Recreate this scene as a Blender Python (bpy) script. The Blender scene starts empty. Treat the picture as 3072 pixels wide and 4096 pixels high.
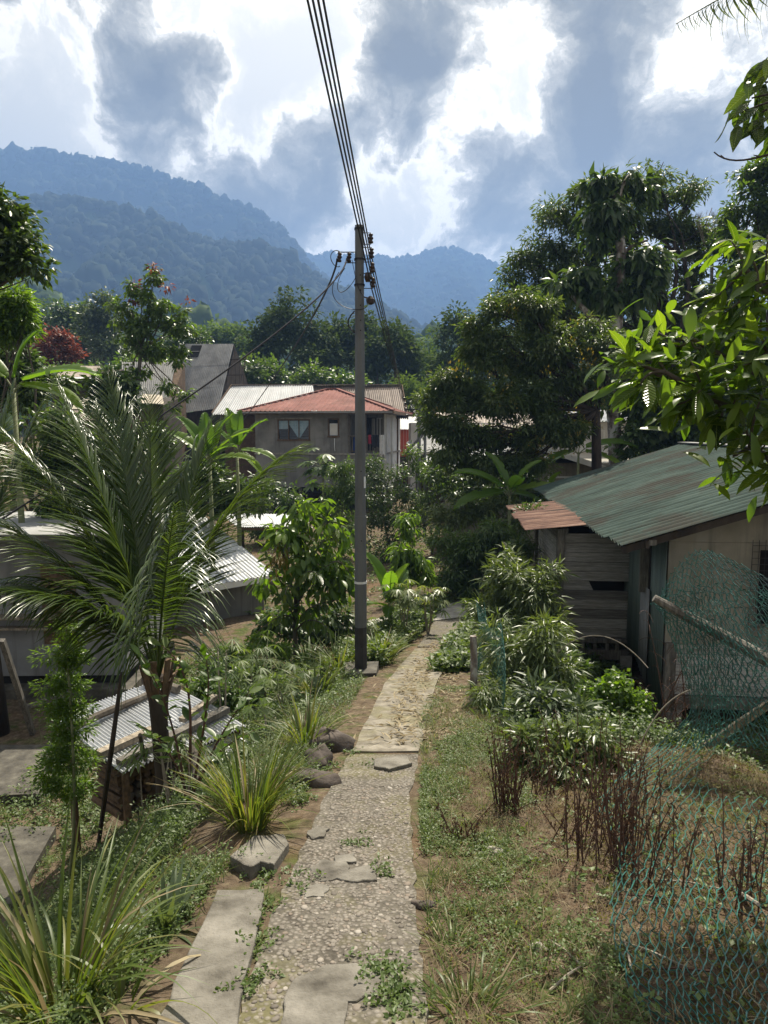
import bpy, math, random
import numpy as np
from mathutils import Vector, Matrix

random.seed(11)
rng = np.random.default_rng(11)
scene = bpy.context.scene
col = scene.collection
R = math.radians

# ------------------------------------------------------------------ camera
F = 710.0                       # focal length in pixels of the 768 x 1024 frame
EYE = 1.7
PITCH = math.atan(82.0 / F)
cp, sp = math.cos(PITCH), math.sin(PITCH)
cam_d = bpy.data.cameras.new('camera')
cam = bpy.data.objects.new('camera', cam_d)
col.objects.link(cam)
cam.location = (0, 0, EYE)
cam.rotation_euler = (math.pi / 2 - PITCH, 0, 0)
cam_d.sensor_fit = 'VERTICAL'
cam_d.sensor_height = 36.0
cam_d.lens = F / 1024 * 36.0
cam_d.clip_start = 0.05
cam_d.clip_end = 6000
scene.camera = cam
scene.view_settings.view_transform = 'Standard'
scene.view_settings.look = 'None'
scene.view_settings.exposure = 1.12
scene.view_settings.gamma = 1.0
scene.view_settings.use_curve_mapping = False
scene.cycles.max_bounces = 7
scene.cycles.diffuse_bounces = 3
scene.cycles.glossy_bounces = 2
scene.cycles.transmission_bounces = 4
scene.cycles.volume_bounces = 0
scene.cycles.transparent_max_bounces = 4
scene.cycles.caustics_reflective = False
scene.cycles.caustics_refractive = False
scene.cycles.sample_clamp_indirect = 6.0

def ray(px, py):
    xc = (px - 384) / F
    yc = -(py - 512) / F
    return (xc, cp + yc * sp, -sp + yc * cp)

def at(px, py, Y):
    d = ray(px, py)
    t = Y / d[1]
    return Vector((d[0] * t, Y, EYE + d[2] * t))

# ------------------------------------------------------------------ sun and sky
SUN_AZ, SUN_EL = R(18), R(57)        # azimuth to the right of straight ahead
sun_dir = Vector((math.sin(SUN_AZ) * math.cos(SUN_EL), math.cos(SUN_AZ) * math.cos(SUN_EL), math.sin(SUN_EL)))
sd = bpy.data.lights.new('sun', 'SUN')
sd.energy = 5.0
sd.angle = R(0.6)
sd.color = (1.0, 0.92, 0.77)
sun = bpy.data.objects.new('sun', sd)
col.objects.link(sun)
sun.rotation_euler = sun_dir.to_track_quat('Z', 'Y').to_euler()

world = bpy.data.worlds.new('World')
scene.world = world
world.use_nodes = True
wt = world.node_tree
wn, wl = wt.nodes, wt.links
wn.clear()
def W(kind, **kw):
    n = wn.new(kind)
    for k, v in kw.items():
        setattr(n, k, v)
    return n
def wmath(op, a, b=None, c=None, clamp=False):
    n = W('ShaderNodeMath', operation=op, use_clamp=clamp)
    for i, v in enumerate((a, b, c)):
        if v is None: continue
        if isinstance(v, (int, float)): n.inputs[i].default_value = v
        else: wl.new(v, n.inputs[i])
    return n.outputs[0]
SKY_STRENGTH = 0.07
wout = W('ShaderNodeOutputWorld')
wbg = W('ShaderNodeBackground')
wbg.inputs['Strength'].default_value = SKY_STRENGTH
wl.new(wbg.outputs[0], wout.inputs[0])
wtc = W('ShaderNodeTexCoord')
wsky = W('ShaderNodeTexSky', sky_type='NISHITA')
wsky.sun_disc = False
wsky.sun_elevation = SUN_EL
wsky.sun_rotation = SUN_AZ
wsky.air_density = 1.2
wsky.dust_density = 2.5
# turbulent warp of the direction so cloud edges billow
n1 = W('ShaderNodeTexNoise'); n1.inputs['Scale'].default_value = 6.0; n1.inputs['Detail'].default_value = 9.0; n1.inputs['Roughness'].default_value = 0.56
wl.new(wtc.outputs['Generated'], n1.inputs['Vector'])
sub = W('ShaderNodeVectorMath', operation='SUBTRACT'); wl.new(n1.outputs['Color'], sub.inputs[0]); sub.inputs[1].default_value = (0.5, 0.5, 0.5)
scl = W('ShaderNodeVectorMath', operation='SCALE'); wl.new(sub.outputs[0], scl.inputs[0]); scl.inputs['Scale'].default_value = 0.15
addw = W('ShaderNodeVectorMath', operation='ADD'); wl.new(wtc.outputs['Generated'], addw.inputs[0]); wl.new(scl.outputs[0], addw.inputs[1])
n2 = W('ShaderNodeTexNoise'); n2.inputs['Scale'].default_value = 5.0; n2.inputs['Detail'].default_value = 12.0; n2.inputs['Roughness'].default_value = 0.6
wl.new(addw.outputs[0], n2.inputs['Vector'])
dens = wmath('MULTIPLY_ADD', n2.outputs['Fac'], 2.05, -0.53)
n3 = W('ShaderNodeTexNoise'); n3.inputs['Scale'].default_value = 17.0; n3.inputs['Detail'].default_value = 8.0; n3.inputs['Roughness'].default_value = 0.66
wl.new(addw.outputs[0], n3.inputs['Vector'])
dens = wmath('ADD', dens, wmath('MULTIPLY_ADD', n3.outputs['Fac'], .66, -.33))
CLOUDS = [(175, 20, 62, .34), (150, 95, 45, .24), (210, 80, 48, .20), (195, 150, 55, .26), (262, 185, 48, .26), (160, 140, 40, .18), (285, 230, 40, .2),
          (398, 25, 38, .34), (410, 85, 26, .2), (352, 125, 42, .26), (330, 190, 46, .24), (365, 60, 26, .2),
          (622, 55, 46, .40), (600, 110, 52, .30), (660, 140, 70, .34), (555, 175, 58, .34), (500, 215, 60, .36), (468, 150, 28, .2),
          (640, 225, 95, .36), (715, 150, 50, .2), (440, 245, 40, .22),
          (300, 55, 46, -.42), (478, 60, 52, -.34), (545, 40, 50, -.20), (500, 110, 40, -.14), (530, 115, 34, -.12), (50, 40, 60, -.22), (35, 130, 50, -.24), (415, 205, 26, -.2),
          (268, 135, 22, -.2), (455, 110, 30, -.2), (745, 60, 30, -.16)]
for (bx, by, br, bw) in CLOUDS:
    d = Vector(ray(bx, by)).normalized()
    dist = W('ShaderNodeVectorMath', operation='DISTANCE')
    wl.new(addw.outputs[0], dist.inputs[0]); dist.inputs[1].default_value = d
    mr = W('ShaderNodeMapRange', interpolation_type='SMOOTHSTEP')
    wl.new(dist.outputs['Value'], mr.inputs['Value'])
    mr.inputs['From Min'].default_value = 0.0
    mr.inputs['From Max'].default_value = br / F * 1.5
    mr.inputs['To Min'].default_value = bw * .70
    mr.inputs['To Max'].default_value = 0.0
    dens = wmath('ADD', dens, mr.outputs[0])
ramp = W('ShaderNodeValToRGB')
wl.new(dens, ramp.inputs[0])
el = ramp.color_ramp.elements
el[0].position = 0.24; el[0].color = (1.0, .93, .78, 1)
el[1].position = 1.0; el[1].color = (.18, .155, .10, 1)
for p_, c_ in ((.38, (1.12, 1.04, .87, 1)), (.46, (1.46, 1.36, 1.17, 1)), (.52, (1.38, 1.28, 1.09, 1)), (.58, (.88, .81, .66, 1)), (.66, (.54, .49, .38, 1)), (.80, (.29, .26, .18, 1))):
    e = el.new(p_); e.color = c_
# glow of the veiled sun spread through the cloud
dt = W('ShaderNodeVectorMath', operation='DOT_PRODUCT'); wl.new(wtc.outputs['Generated'], dt.inputs[0]); dt.inputs[1].default_value = sun_dir
gl = W('ShaderNodeMapRange', interpolation_type='SMOOTHSTEP')
wl.new(dt.outputs['Value'], gl.inputs['Value'])
gl.inputs['From Min'].default_value = 0.45; gl.inputs['From Max'].default_value = 1.0
gl.inputs['To Min'].default_value = 0.80; gl.inputs['To Max'].default_value = 1.8
gm = W('ShaderNodeVectorMath', operation='SCALE'); wl.new(ramp.outputs[0], gm.inputs[0]); wl.new(wmath('MULTIPLY', gl.outputs[0], 0.385 / SKY_STRENGTH), gm.inputs['Scale'])
# clear gaps let the Nishita sky through
gap = W('ShaderNodeMapRange'); wl.new(dens, gap.inputs['Value'])
gap.inputs['From Min'].default_value = 0.30; gap.inputs['From Max'].default_value = 0.47
gap.inputs['To Min'].default_value = 0.9; gap.inputs['To Max'].default_value = 1.0
wmix = W('ShaderNodeMix', data_type='RGBA')
wl.new(gap.outputs[0], wmix.inputs['Factor'])
wl.new(wsky.outputs[0], wmix.inputs['A'])
wl.new(gm.outputs[0], wmix.inputs['B'])
wl.new(wmix.outputs['Result'], wbg.inputs['Color'])
world.cycles.sampling_method = 'MANUAL'
world.cycles.sample_map_resolution = 1024

# ------------------------------------------------------------------ helpers
def tag(o, label=None, cat=None, group=None, kind=None):
    if label: o['label'] = label
    if cat: o['category'] = cat
    if group: o['group'] = group
    if kind: o['kind'] = kind
    return o

def empty(name, loc, label=None, cat=None, group=None, rz=0.0):
    o = bpy.data.objects.new(name, None)
    col.objects.link(o)
    o.location = loc
    o.rotation_euler = (0, 0, rz)
    o.empty_display_size = 0.1
    return tag(o, label, cat, group)

def raw_mesh(name, V, faces, tone=None):
    """V (n,3) array; faces = list of (m,k) integer arrays."""
    V = np.asarray(V, dtype=np.float32)
    me = bpy.data.meshes.new(name)
    me.vertices.add(len(V))
    me.vertices.foreach_set('co', V.ravel())
    loops, starts, c = [], [], 0
    for f in faces:
        f = np.asarray(f, dtype=np.int32)
        if len(f) == 0: continue
        m, k = f.shape
        loops.append(f.ravel()); starts.append(c + np.arange(m, dtype=np.int32) * k); c += m * k
    L = np.concatenate(loops); S = np.concatenate(starts)
    me.loops.add(len(L)); me.loops.foreach_set('vertex_index', L)
    me.polygons.add(len(S)); me.polygons.foreach_set('loop_start', S)
    if tone is not None:
        a = me.attributes.new('tone', 'FLOAT', 'POINT')
        a.data.foreach_set('value', np.asarray(tone, dtype=np.float32))
    me.update(calc_edges=True)
    me.validate()
    return me

def link(name, me, mat, parent=None, smooth=False):
    if mat is not None:
        me.materials.clear(); me.materials.append(mat)
    me.polygons.foreach_set('use_smooth', np.full(len(me.polygons), bool(smooth)))
    o = bpy.data.objects.new(name, me)
    col.objects.link(o)
    if parent is not None:
        o.parent = parent
    return o

def share(name, src_mesh, parent, loc, rot=(0, 0, 0), scale=(1, 1, 1)):
    o = bpy.data.objects.new(name, src_mesh)
    col.objects.link(o)
    o.parent = parent
    o.location = loc; o.rotation_euler = rot; o.scale = scale
    return o

class MB:
    """collects pieces of ONE part"""
    def __init__(s):
        s.V = []; s.F = {}; s.n = 0; s.T = []; s.leafy = False
    def add(s, V, faces, tone=0.5):
        V = np.asarray(V, dtype=float).reshape(-1, 3)
        for f in faces:
            f = np.asarray(f, dtype=int)
            if f.ndim == 1: f = f[None]
            if len(f) == 0: continue
            s.F.setdefault(f.shape[1], []).append(f + s.n)
        s.V.append(V); s.n += len(V)
        s.T.append(np.full(len(V), tone) if np.isscalar(tone) else np.asarray(tone, float))
        return s
    def box(s, c, size, rz=0.0, M=None, tone=0.5, jit=0.0):
        x, y, z = [v / 2 for v in size]
        P = np.array([[-x,-y,-z],[x,-y,-z],[x,y,-z],[-x,y,-z],[-x,-y,z],[x,-y,z],[x,y,z],[-x,y,z]], float)
        if jit: P += rng.uniform(-jit, jit, P.shape)
        if M is not None: P = P @ np.array(M.to_3x3()).T
        elif rz:
            ca, sa = math.cos(rz), math.sin(rz)
            P = P @ np.array([[ca, sa, 0], [-sa, ca, 0], [0, 0, 1]])
        return s.add(P + np.asarray(c, float), [[[0,3,2,1],[4,5,6,7],[0,1,5,4],[1,2,6,5],[2,3,7,6],[3,0,4,7]]], tone)
    def hexa(s, a, b, tone=0.5):
        """prism between two quads a (4 pts) and b (4 pts)"""
        return s.add(np.array([list(p) for p in a] + [list(p) for p in b]), [[[0,3,2,1],[4,5,6,7],[0,1,5,4],[1,2,6,5],[2,3,7,6],[3,0,4,7]]], tone)
    def bar(s, p, q, w, h, up=(0, 0, 1), tone=0.5):
        p = Vector(p); q = Vector(q)
        d = (q - p).normalized(); u = Vector(up)
        sd_ = d.cross(u)
        if sd_.length < 1e-4: sd_ = d.cross(Vector((0, 1, 0)))
        sd_.normalize(); u = sd_.cross(d).normalized()
        def ring(c): return [c - sd_*w/2 - u*h/2, c + sd_*w/2 - u*h/2, c + sd_*w/2 + u*h/2, c - sd_*w/2 + u*h/2]
        return s.hexa(ring(p), ring(q), tone)
    def tube(s, pts, radii, n=6, cap=True, tone=0.5):
        pts = [Vector(p) for p in pts]
        m = len(pts)
        if np.isscalar(radii): radii = [radii] * m
        rings = []
        ref = None
        for i, p in enumerate(pts):
            t = (pts[min(i+1, m-1)] - pts[max(i-1, 0)])
            if t.length < 1e-9: t = Vector((0, 0, 1))
            t.normalize()
            if ref is None:
                ref = Vector((1, 0, 0)) if abs(t.x) < 0.8 else Vector((0, 1, 0))
            a = (ref - t * ref.dot(t))
            if a.length < 1e-5: a = t.orthogonal()
            a.normalize(); ref = a
            b = t.cross(a)
            for k in range(n):
                an = 2 * math.pi * k / n
                rings.append(p + (a * math.cos(an) + b * math.sin(an)) * radii[i])
        f = []
        for i in range(m - 1):
            for k in range(n):
                f.append([i*n+k, i*n+(k+1) % n, (i+1)*n+(k+1) % n, (i+1)*n+k])
        faces = [f]
        if cap:
            faces.append([list(range(n))[::-1]]); faces.append([[(m-1)*n + k for k in range(n)]])
        return s.add([list(v) for v in rings], faces, tone)
    def lathe(s, c, prof, n=12, axis=(0, 0, 1), tone=0.5):
        """prof: list of (radius, height) along axis"""
        ax = Vector(axis).normalized(); a = ax.orthogonal().normalized(); b = ax.cross(a)
        c = Vector(c); V = []
        for r, h in prof:
            for k in range(n):
                an = 2*math.pi*k/n
                V.append(c + ax*h + (a*math.cos(an) + b*math.sin(an))*r)
        f = [[i*n+k, i*n+(k+1) % n, (i+1)*n+(k+1) % n, (i+1)*n+k] for i in range(len(prof)-1) for k in range(n)]
        m = len(prof)
        return s.add([list(v) for v in V], [f, [list(range(n))[::-1]], [[(m-1)*n+k for k in range(n)]]], tone)
    def mesh(s, name='m'):
        V = np.concatenate(s.V)
        return raw_mesh(name, V, [np.concatenate(f) for f in s.F.values()], np.concatenate(s.T))
    def build(s, name, mat, parent=None, smooth=False):
        return link(name, s.mesh(name), mat, parent, smooth or s.leafy)

# ---- leaves: templates are (x across, y along, z up), unit length
def tmpl4(w=.18, fold=.06, droop=.1):
    return np.array([[0,0,0],[w,.42,fold],[0,1,-droop],[-w,.42,fold],[0,.45,-.02]], float), np.array([[0,1,4],[4,1,2],[4,2,3],[0,4,3]])
def tmpl2(w=.2, fold=.05, droop=.08):
    return np.array([[0,0,0],[w,.45,fold],[0,1,-droop],[-w,.45,fold]], float), np.array([[0,1,2],[0,2,3]])
def tmpl8(w=.2, fold=.05, droop=.2, fat=.9):
    V = [[0,0,0]]
    for t, ww in ((.2, .62), (.42, 1.0), (.66, fat), (.86, .5)):
        z = -droop*t*t*1.0
        V += [[-w*ww, t, z+fold], [0, t, z], [w*ww, t, z+fold]]
    V.append([0, 1, -droop])
    f3 = [[0,2,1],[0,3,2],[10,11,13],[11,12,13]]
    f4 = []
    for i in range(3):
        a = 1 + 3*i; b = a + 3
        f4 += [[a, a+1, b+1, b], [a+1, a+2, b+2, b+1]]
    return np.array(V, float), np.array(f3), np.array(f4)
def strap(w=.03, n=4, bend=.5, fold=.012):
    """long blade, n segments, bending down along its length"""
    V = []; 
    ang0 = 0.0
    y = z = 0.0
    for i in range(n + 1):
        t = i / n
        ww = w * (0.6 + 0.4*min(1, t*4)) * (1 - t**2.2)
        ww = max(ww, w * .05)
        V += [[-ww, y, z + fold], [0, y, z], [ww, y, z + fold]]
        a = -bend * (t + .5/n)
        y += math.cos(a)/n; z += math.sin(a)/n
    f = []
    for i in range(n):
        a = 3*i; b = a + 3
        f += [[a, a+1, b+1, b], [a+1, a+2, b+2, b+1]]
    return np.array(V, float), np.array(f)

def norm(a):
    return a / np.maximum(np.linalg.norm(a, axis=-1, keepdims=True), 1e-9)

def leaves(tm, P, D, N, S, T):
    """instances of a leaf template -> (V, faces, tone)"""
    tv = tm[0]; fs = tm[1:]
    P = np.asarray(P, float); D = norm(np.asarray(D, float)); N = np.asarray(N, float)
    X = norm(np.cross(D, N)); Zz = np.cross(X, D)
    S = np.asarray(S, float).reshape(-1, 1, 1)
    V = (X[:, None] * tv[None, :, 0:1] + D[:, None] * tv[None, :, 1:2] + Zz[:, None] * tv[None, :, 2:3]) * S + P[:, None]
    n, k = len(P), len(tv)
    off = (np.arange(n) * k)[:, None, None]
    F_ = [(f[None] + off).reshape(-1, f.shape[1]) for f in fs]
    return V.reshape(-1, 3), F_, np.repeat(np.asarray(T, float), k)

def add_leaves(mb, tm, P, D, N, S, T):
    V, F_, t = leaves(tm, P, D, N, S, T)
    for f in F_:
        mb.F.setdefault(f.shape[1], []).append(f + mb.n)
    mb.V.append(V); mb.n += len(V); mb.T.append(t); mb.leafy = True

def rand_dir(n):
    return norm(rng.normal(size=(n, 3)))

def crown(mb, blobs, n, tm, size, clump=.5, perclump=22, droop=.35, hollow=.55, tone=(0, 1), up=.9, frac=0):
    """leaf clumps spread through ellipsoids. blobs: (center, (rx,ry,rz))"""
    if frac:
        sub_ = []
        for c_, r_ in blobs:
            for _ in range(frac):
                d_ = rand_dir(1)[0]; q_ = rng.uniform(.35, .92); k_ = rng.uniform(.28, .54)
                sub_.append((Vector(c_) + Vector(d_ * np.array(r_) * q_), tuple(x * k_ * rng.uniform(.8, 1.25) * zz_ for x, zz_ in zip(r_, (1, 1, .72)))))
        blobs = sub_
    vol = np.array([b[1][0]*b[1][1]*b[1][2] for b in blobs]) ** .75
    vol /= vol.sum()
    nc = max(1, n // perclump)
    which = rng.choice(len(blobs), nc, p=vol)
    C = np.array([list(b[0]) for b in blobs]); RR = np.array([b[1] for b in blobs])
    d = rand_dir(nc)
    rad = hollow + (1 - hollow) * rng.random(nc) ** .6
    cc = C[which] + d * RR[which] * rad[:, None]
    ct = rng.random(nc)
    idx = np.repeat(np.arange(nc), perclump)
    m = len(idx)
    cs = clump * (0.6 + .8 * rng.random(nc))
    off = rng.normal(size=(m, 3)); off *= np.minimum(1, 1.7/np.maximum(np.linalg.norm(off, axis=1, keepdims=True), .01)); off = off * np.array([1, 1, .7]) * .5 * cs[idx, None]
    P = cc[idx] + off
    out = norm(P - C[which][idx])
    D = out * .55 + norm(off) * .5 + rng.normal(size=(m, 3)) * .35
    D[:, 2] -= droop
    N = rng.normal(size=(m, 3)) * .45 + out * .3; N[:, 2] += up
    S = size * (.65 + .7 * rng.random(m))
    T = tone[0] + (tone[1] - tone[0]) * np.clip(.62 * ct[idx] + .38 * rng.random(m), 0, 1)
    add_leaves(mb, tm, P, D, N, S, T)
    return cc

def limb(p, q, bow=.12, n=6):
    p = Vector(p); q = Vector(q)
    L = (q - p).length
    o = Vector(rng.normal(size=3)) * bow * L * .5
    o2 = Vector(rng.normal(size=3)) * bow * L * .15
    return [p.lerp(q, t) + o * math.sin(math.pi * t) + o2 * math.sin(2*math.pi*t) for t in [i/(n-1) for i in range(n)]]

# ------------------------------------------------------------------ materials
def new_mat(name):
    m = bpy.data.materials.new(name)
    m.use_nodes = True
    nt = m.node_tree
    b = nt.nodes['Principled BSDF']
    return m, nt, b

def nz(nt, scale, detail=4, rough=.55, vec=None, dim='3D'):
    n = nt.nodes.new('ShaderNodeTexNoise')
    n.inputs['Scale'].default_value = scale; n.inputs['Detail'].default_value = detail; n.inputs['Roughness'].default_value = rough
    if vec is not None: nt.links.new(vec, n.inputs['Vector'])
    return n.outputs['Fac']

def rampn(nt, fac, stops):
    r = nt.nodes.new('ShaderNodeValToRGB')
    nt.links.new(fac, r.inputs[0])
    e = r.color_ramp.elements
    e[0].position = stops[0][0]; e[0].color = (*stops[0][1], 1)
    e[1].position = stops[-1][0]; e[1].color = (*stops[-1][1], 1)
    for p, c in stops[1:-1]:
        x = e.new(p); x.color = (*c, 1)
    return r.outputs[0]

def mixc(nt, fac, a, b, blend='MIX'):
    m = nt.nodes.new('ShaderNodeMix'); m.data_type = 'RGBA'; m.blend_type = blend
    if isinstance(fac, (int, float)): m.inputs['Factor'].default_value = fac
    else: nt.links.new(fac, m.inputs['Factor'])
    for k, v in (('A', a), ('B', b)):
        if isinstance(v, tuple): m.inputs[k].default_value = (*v, 1)
        else: nt.links.new(v, m.inputs[k])
    return m.outputs['Result']

def fmath(nt, op, a, b=0.0, clamp=False):
    n = nt.nodes.new('ShaderNodeMath'); n.operation = op; n.use_clamp = clamp
    for i, v in enumerate((a, b)):
        if isinstance(v, (int, float)): n.inputs[i].default_value = v
        else: nt.links.new(v, n.inputs[i])
    return n.outputs[0]

def coords(nt, kind='Object', scale=(1, 1, 1)):
    t = nt.nodes.new('ShaderNodeTexCoord')
    if scale == (1, 1, 1): return t.outputs[kind]
    m = nt.nodes.new('ShaderNodeMapping'); m.inputs['Scale'].default_value = scale
    nt.links.new(t.outputs[kind], m.inputs['Vector'])
    return m.outputs[0]

def bump(nt, b, height, strength=.4, dist=.02):
    n = nt.nodes.new('ShaderNodeBump')
    n.inputs['Strength'].default_value = strength; n.inputs['Distance'].default_value = dist
    nt.links.new(height, n.inputs['Height'])
    nt.links.new(n.outputs[0], b.inputs['Normal'])

def toned(nt):
    a = nt.nodes.new('ShaderNodeAttribute'); a.attribute_name = 'tone'
    return a.outputs['Fac']

def leaf_mat(name, c0, c1, c2, rough=.42, trans=.42, tcol=(1.65, 1.65, .6), spec=.5):
    m, nt, b = new_mat(name)
    c = rampn(nt, toned(nt), [(0, c0), (.5, c1), (1, c2)])
    n = nz(nt, 9.0, 3, vec=coords(nt))
    c = mixc(nt, fmath(nt, 'MULTIPLY', n, .35), c, (c0[0]*.75, c0[1]*.75, c0[2]*.7))
    nt.links.new(c, b.inputs['Base Color'])
    b.inputs['Roughness'].default_value = rough
    b.inputs['Specular IOR Level'].default_value = spec
    tr = nt.nodes.new('ShaderNodeBsdfTranslucent')
    tc = mixc(nt, 1.0, c, tcol, 'MULTIPLY')
    nt.links.new(tc, tr.inputs['Color'])
    mx = nt.nodes.new('ShaderNodeMixShader'); mx.inputs[0].default_value = trans
    nt.links.new(b.outputs[0], mx.inputs[1]); nt.links.new(tr.outputs[0], mx.inputs[2])
    nt.links.new(mx.outputs[0], nt.nodes['Material Output'].inputs['Surface'])
    return m

def surf_mat(name, stops, scale=3.0, detail=6, rough=.8, bump_s=.3, bump_scale=30, bump_d=.01, stretch=(1, 1, 1), metal=0.0, spec=.3, tone_amt=0.0, extra=None):
    m, nt, b = new_mat(name)
    v = coords(nt, 'Object', stretch)
    f = nz(nt, scale, detail, .62, v)
    if tone_amt:
        f = fmath(nt, 'ADD', f, fmath(nt, 'MULTIPLY', fmath(nt, 'SUBTRACT', toned(nt), .5), tone_amt))
    c = rampn(nt, f, stops)
    if extra: c = extra(nt, v, c)
    nt.links.new(c, b.inputs['Base Color'])
    b.inputs['Roughness'].default_value = rough
    b.inputs['Metallic'].default_value = metal
    b.inputs['Specular IOR Level'].default_value = spec
    if bump_s:
        bump(nt, b, nz(nt, bump_scale, 5, .6, v), bump_s, bump_d)
    return m

M = {}
# foliage
M['leaf_dark'] = leaf_mat('leaf_dark', (.035, .069, .018), (.058, .100, .025), (.095, .138, .036), rough=.36, trans=.40)
M['leaf_mid'] = leaf_mat('leaf_mid', (.046, .088, .018), (.072, .124, .024), (.112, .165, .036), rough=.40, trans=.46)
M['leaf_bright'] = leaf_mat('leaf_bright', (.066, .130, .014), (.105, .180, .020), (.155, .225, .028), rough=.36, trans=.55)
M['leaf_guava'] = leaf_mat('leaf_guava', (.070, .130, .016), (.110, .185, .022), (.165, .24, .030), rough=.24, trans=.58)
def add_veins(m):
    nt = m.node_tree; b = nt.nodes['Principled BSDF']
    sep = nt.nodes.new('ShaderNodeSeparateXYZ'); nt.links.new(coords(nt), sep.inputs[0])
    ax = fmath(nt, 'ABSOLUTE', sep.outputs['X'])
    w = fmath(nt, 'SINE', fmath(nt, 'MULTIPLY', fmath(nt, 'SUBTRACT', sep.outputs['Y'], fmath(nt, 'MULTIPLY', ax, .9)), 75.0))
    bump(nt, b, w, .55, .012)
    rib = fmath(nt, 'LESS_THAN', ax, .010)
    old = b.inputs['Base Color'].links[0].from_socket
    info = nt.nodes.new('ShaderNodeObjectInfo')
    v = rampn(nt, info.outputs['Random'], [(0, (.62, .66, .7)), (.5, (1, 1, 1)), (.93, (1.1, 1.05, .9)), (1, (1.7, 1.2, .5))])
    c = mixc(nt, 1.0, old, v, 'MULTIPLY')
    spot = nz(nt, 7.0, 5, .7, coords(nt))
    c = mixc(nt, rampn(nt, spot, [(.66, (0, 0, 0)), (.70, (.8, .8, .8))]), c, (.09, .06, .02))
    c = mixc(nt, fmath(nt, 'MULTIPLY', rib, .6), c, (.20, .26, .08))
    nt.links.new(c, b.inputs['Base Color'])
    for n in nt.nodes:
        if n.type == 'BSDF_TRANSLUCENT':
            nt.links.new(mixc(nt, 1.0, c, (1.6, 1.6, .5), 'MULTIPLY'), n.inputs['Color'])
add_veins(M['leaf_guava'])
M['leaf_big'] = leaf_mat('leaf_big', (.040, .080, .016), (.066, .118, .022), (.10, .155, .032), rough=.27, trans=.48); add_veins(M['leaf_big'])
M['leaf_olive'] = leaf_mat('leaf_olive', (.044, .078, .020), (.075, .118, .030), (.128, .152, .045), rough=.42, trans=.45)
M['leaf_grey'] = leaf_mat('leaf_grey', (.046, .075, .036), (.075, .108, .050), (.115, .148, .075), rough=.42, trans=.34)
M['leaf_red'] = leaf_mat('leaf_red', (.13, .045, .024), (.20, .075, .042), (.28, .12, .07), rough=.6, trans=.4, tcol=(1.2, .7, .6))
M['leaf_yellow'] = leaf_mat('leaf_yellow', (.16, .12, .02), (.24, .17, .03), (.30, .22, .05), trans=.45)
M['leaf_bamboo'] = leaf_mat('leaf_bamboo', (.062, .095, .028), (.10, .14, .044), (.17, .20, .085), rough=.36, trans=.40)
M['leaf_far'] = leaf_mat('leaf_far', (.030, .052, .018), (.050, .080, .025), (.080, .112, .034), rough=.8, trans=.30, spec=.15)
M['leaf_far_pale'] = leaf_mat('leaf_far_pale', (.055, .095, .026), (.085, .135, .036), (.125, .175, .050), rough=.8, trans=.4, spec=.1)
M['leaf_ridge'] = leaf_mat('leaf_ridge', (.014, .024, .013), (.020, .034, .017), (.030, .046, .022), rough=.9, trans=.2, spec=.05)
M['grass'] = leaf_mat('grass', (.062, .100, .018), (.095, .136, .026), (.19, .185, .060), rough=.45, trans=.44)
M['grass_dry'] = leaf_mat('grass_dry', (.16, .125, .065), (.25, .20, .11), (.36, .30, .18), rough=.7, trans=.25, tcol=(1.1, 1, .8))
M['palm'] = leaf_mat('palm', (.034, .060, .014), (.052, .086, .019), (.085, .116, .030), rough=.26, trans=.40)
M['banana'] = leaf_mat('banana', (.070, .145, .018), (.105, .190, .024), (.15, .225, .032), rough=.36, trans=.58)
M['weed'] = leaf_mat('weed', (.050, .088, .018), (.088, .135, .028), (.145, .190, .055), rough=.5, trans=.40)
M['deadleaf'] = leaf_mat('deadleaf', (.060, .036, .024), (.105, .064, .040), (.19, .125, .075), rough=.85, trans=.15, tcol=(1.1, .8, .6), spec=.15)
M['dryweed'] = leaf_mat('dryweed', (.055, .036, .026), (.10, .066, .045), (.17, .115, .075), rough=.85, trans=.15, tcol=(1.1, .8, .6), spec=.15)
M['moss'] = leaf_mat('moss', (.070, .070, .012), (.115, .110, .018), (.18, .165, .03), rough=.85, trans=.25, spec=.1)
M['bark'] = surf_mat('bark', [(.3, (.045, .035, .027)), (.55, (.10, .085, .068)), (.75, (.19, .175, .15))], 5, 6, .9, .6, 22, .02, (1, 1, .35))
M['bark_pale'] = surf_mat('bark_pale', [(.36, (.06, .045, .036)), (.5, (.17, .14, .12)), (.6, (.40, .39, .36))], 4.5, 4, .85, .5, 18, .02, (1, 1, .6))
M['bark_dark'] = surf_mat('bark_dark', [(.3, (.018, .014, .011)), (.7, (.065, .05, .038))], 6, 6, .9, .6, 25, .02, (1, 1, .3))
M['stem'] = surf_mat('stem', [(.3, (.09, .11, .05)), (.7, (.20, .21, .11))], 8, 3, .7, .2, 40)
M['twig_brown'] = surf_mat('twig_brown', [(.3, (.050, .026, .018)), (.7, (.12, .065, .045))], 10, 3, .85, .2, 60)
M['twig_grey'] = surf_mat('twig_grey', [(.3, (.16, .13, .10)), (.7, (.34, .30, .24))], 9, 3, .85, .2, 60)

# ------------------------------------------------------------------ terrain
def sstep(t):
    t = np.clip(t, 0, 1)
    return t * t * (3 - 2 * t)

def _soft(a, lo, k=.3):
    return lo + np.logaddexp(0, (a - lo) / k) * k
def zpath(y):
    return _soft(-0.182 * np.asarray(y, float), -2.85)

def wob(x, y):
    return (np.sin(x*1.7 + y*.6) * np.cos(y*1.3 - x*.4) * .05 + np.sin(x*4.1 - y*2.7) * np.sin(y*3.6 + x) * .018)

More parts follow.
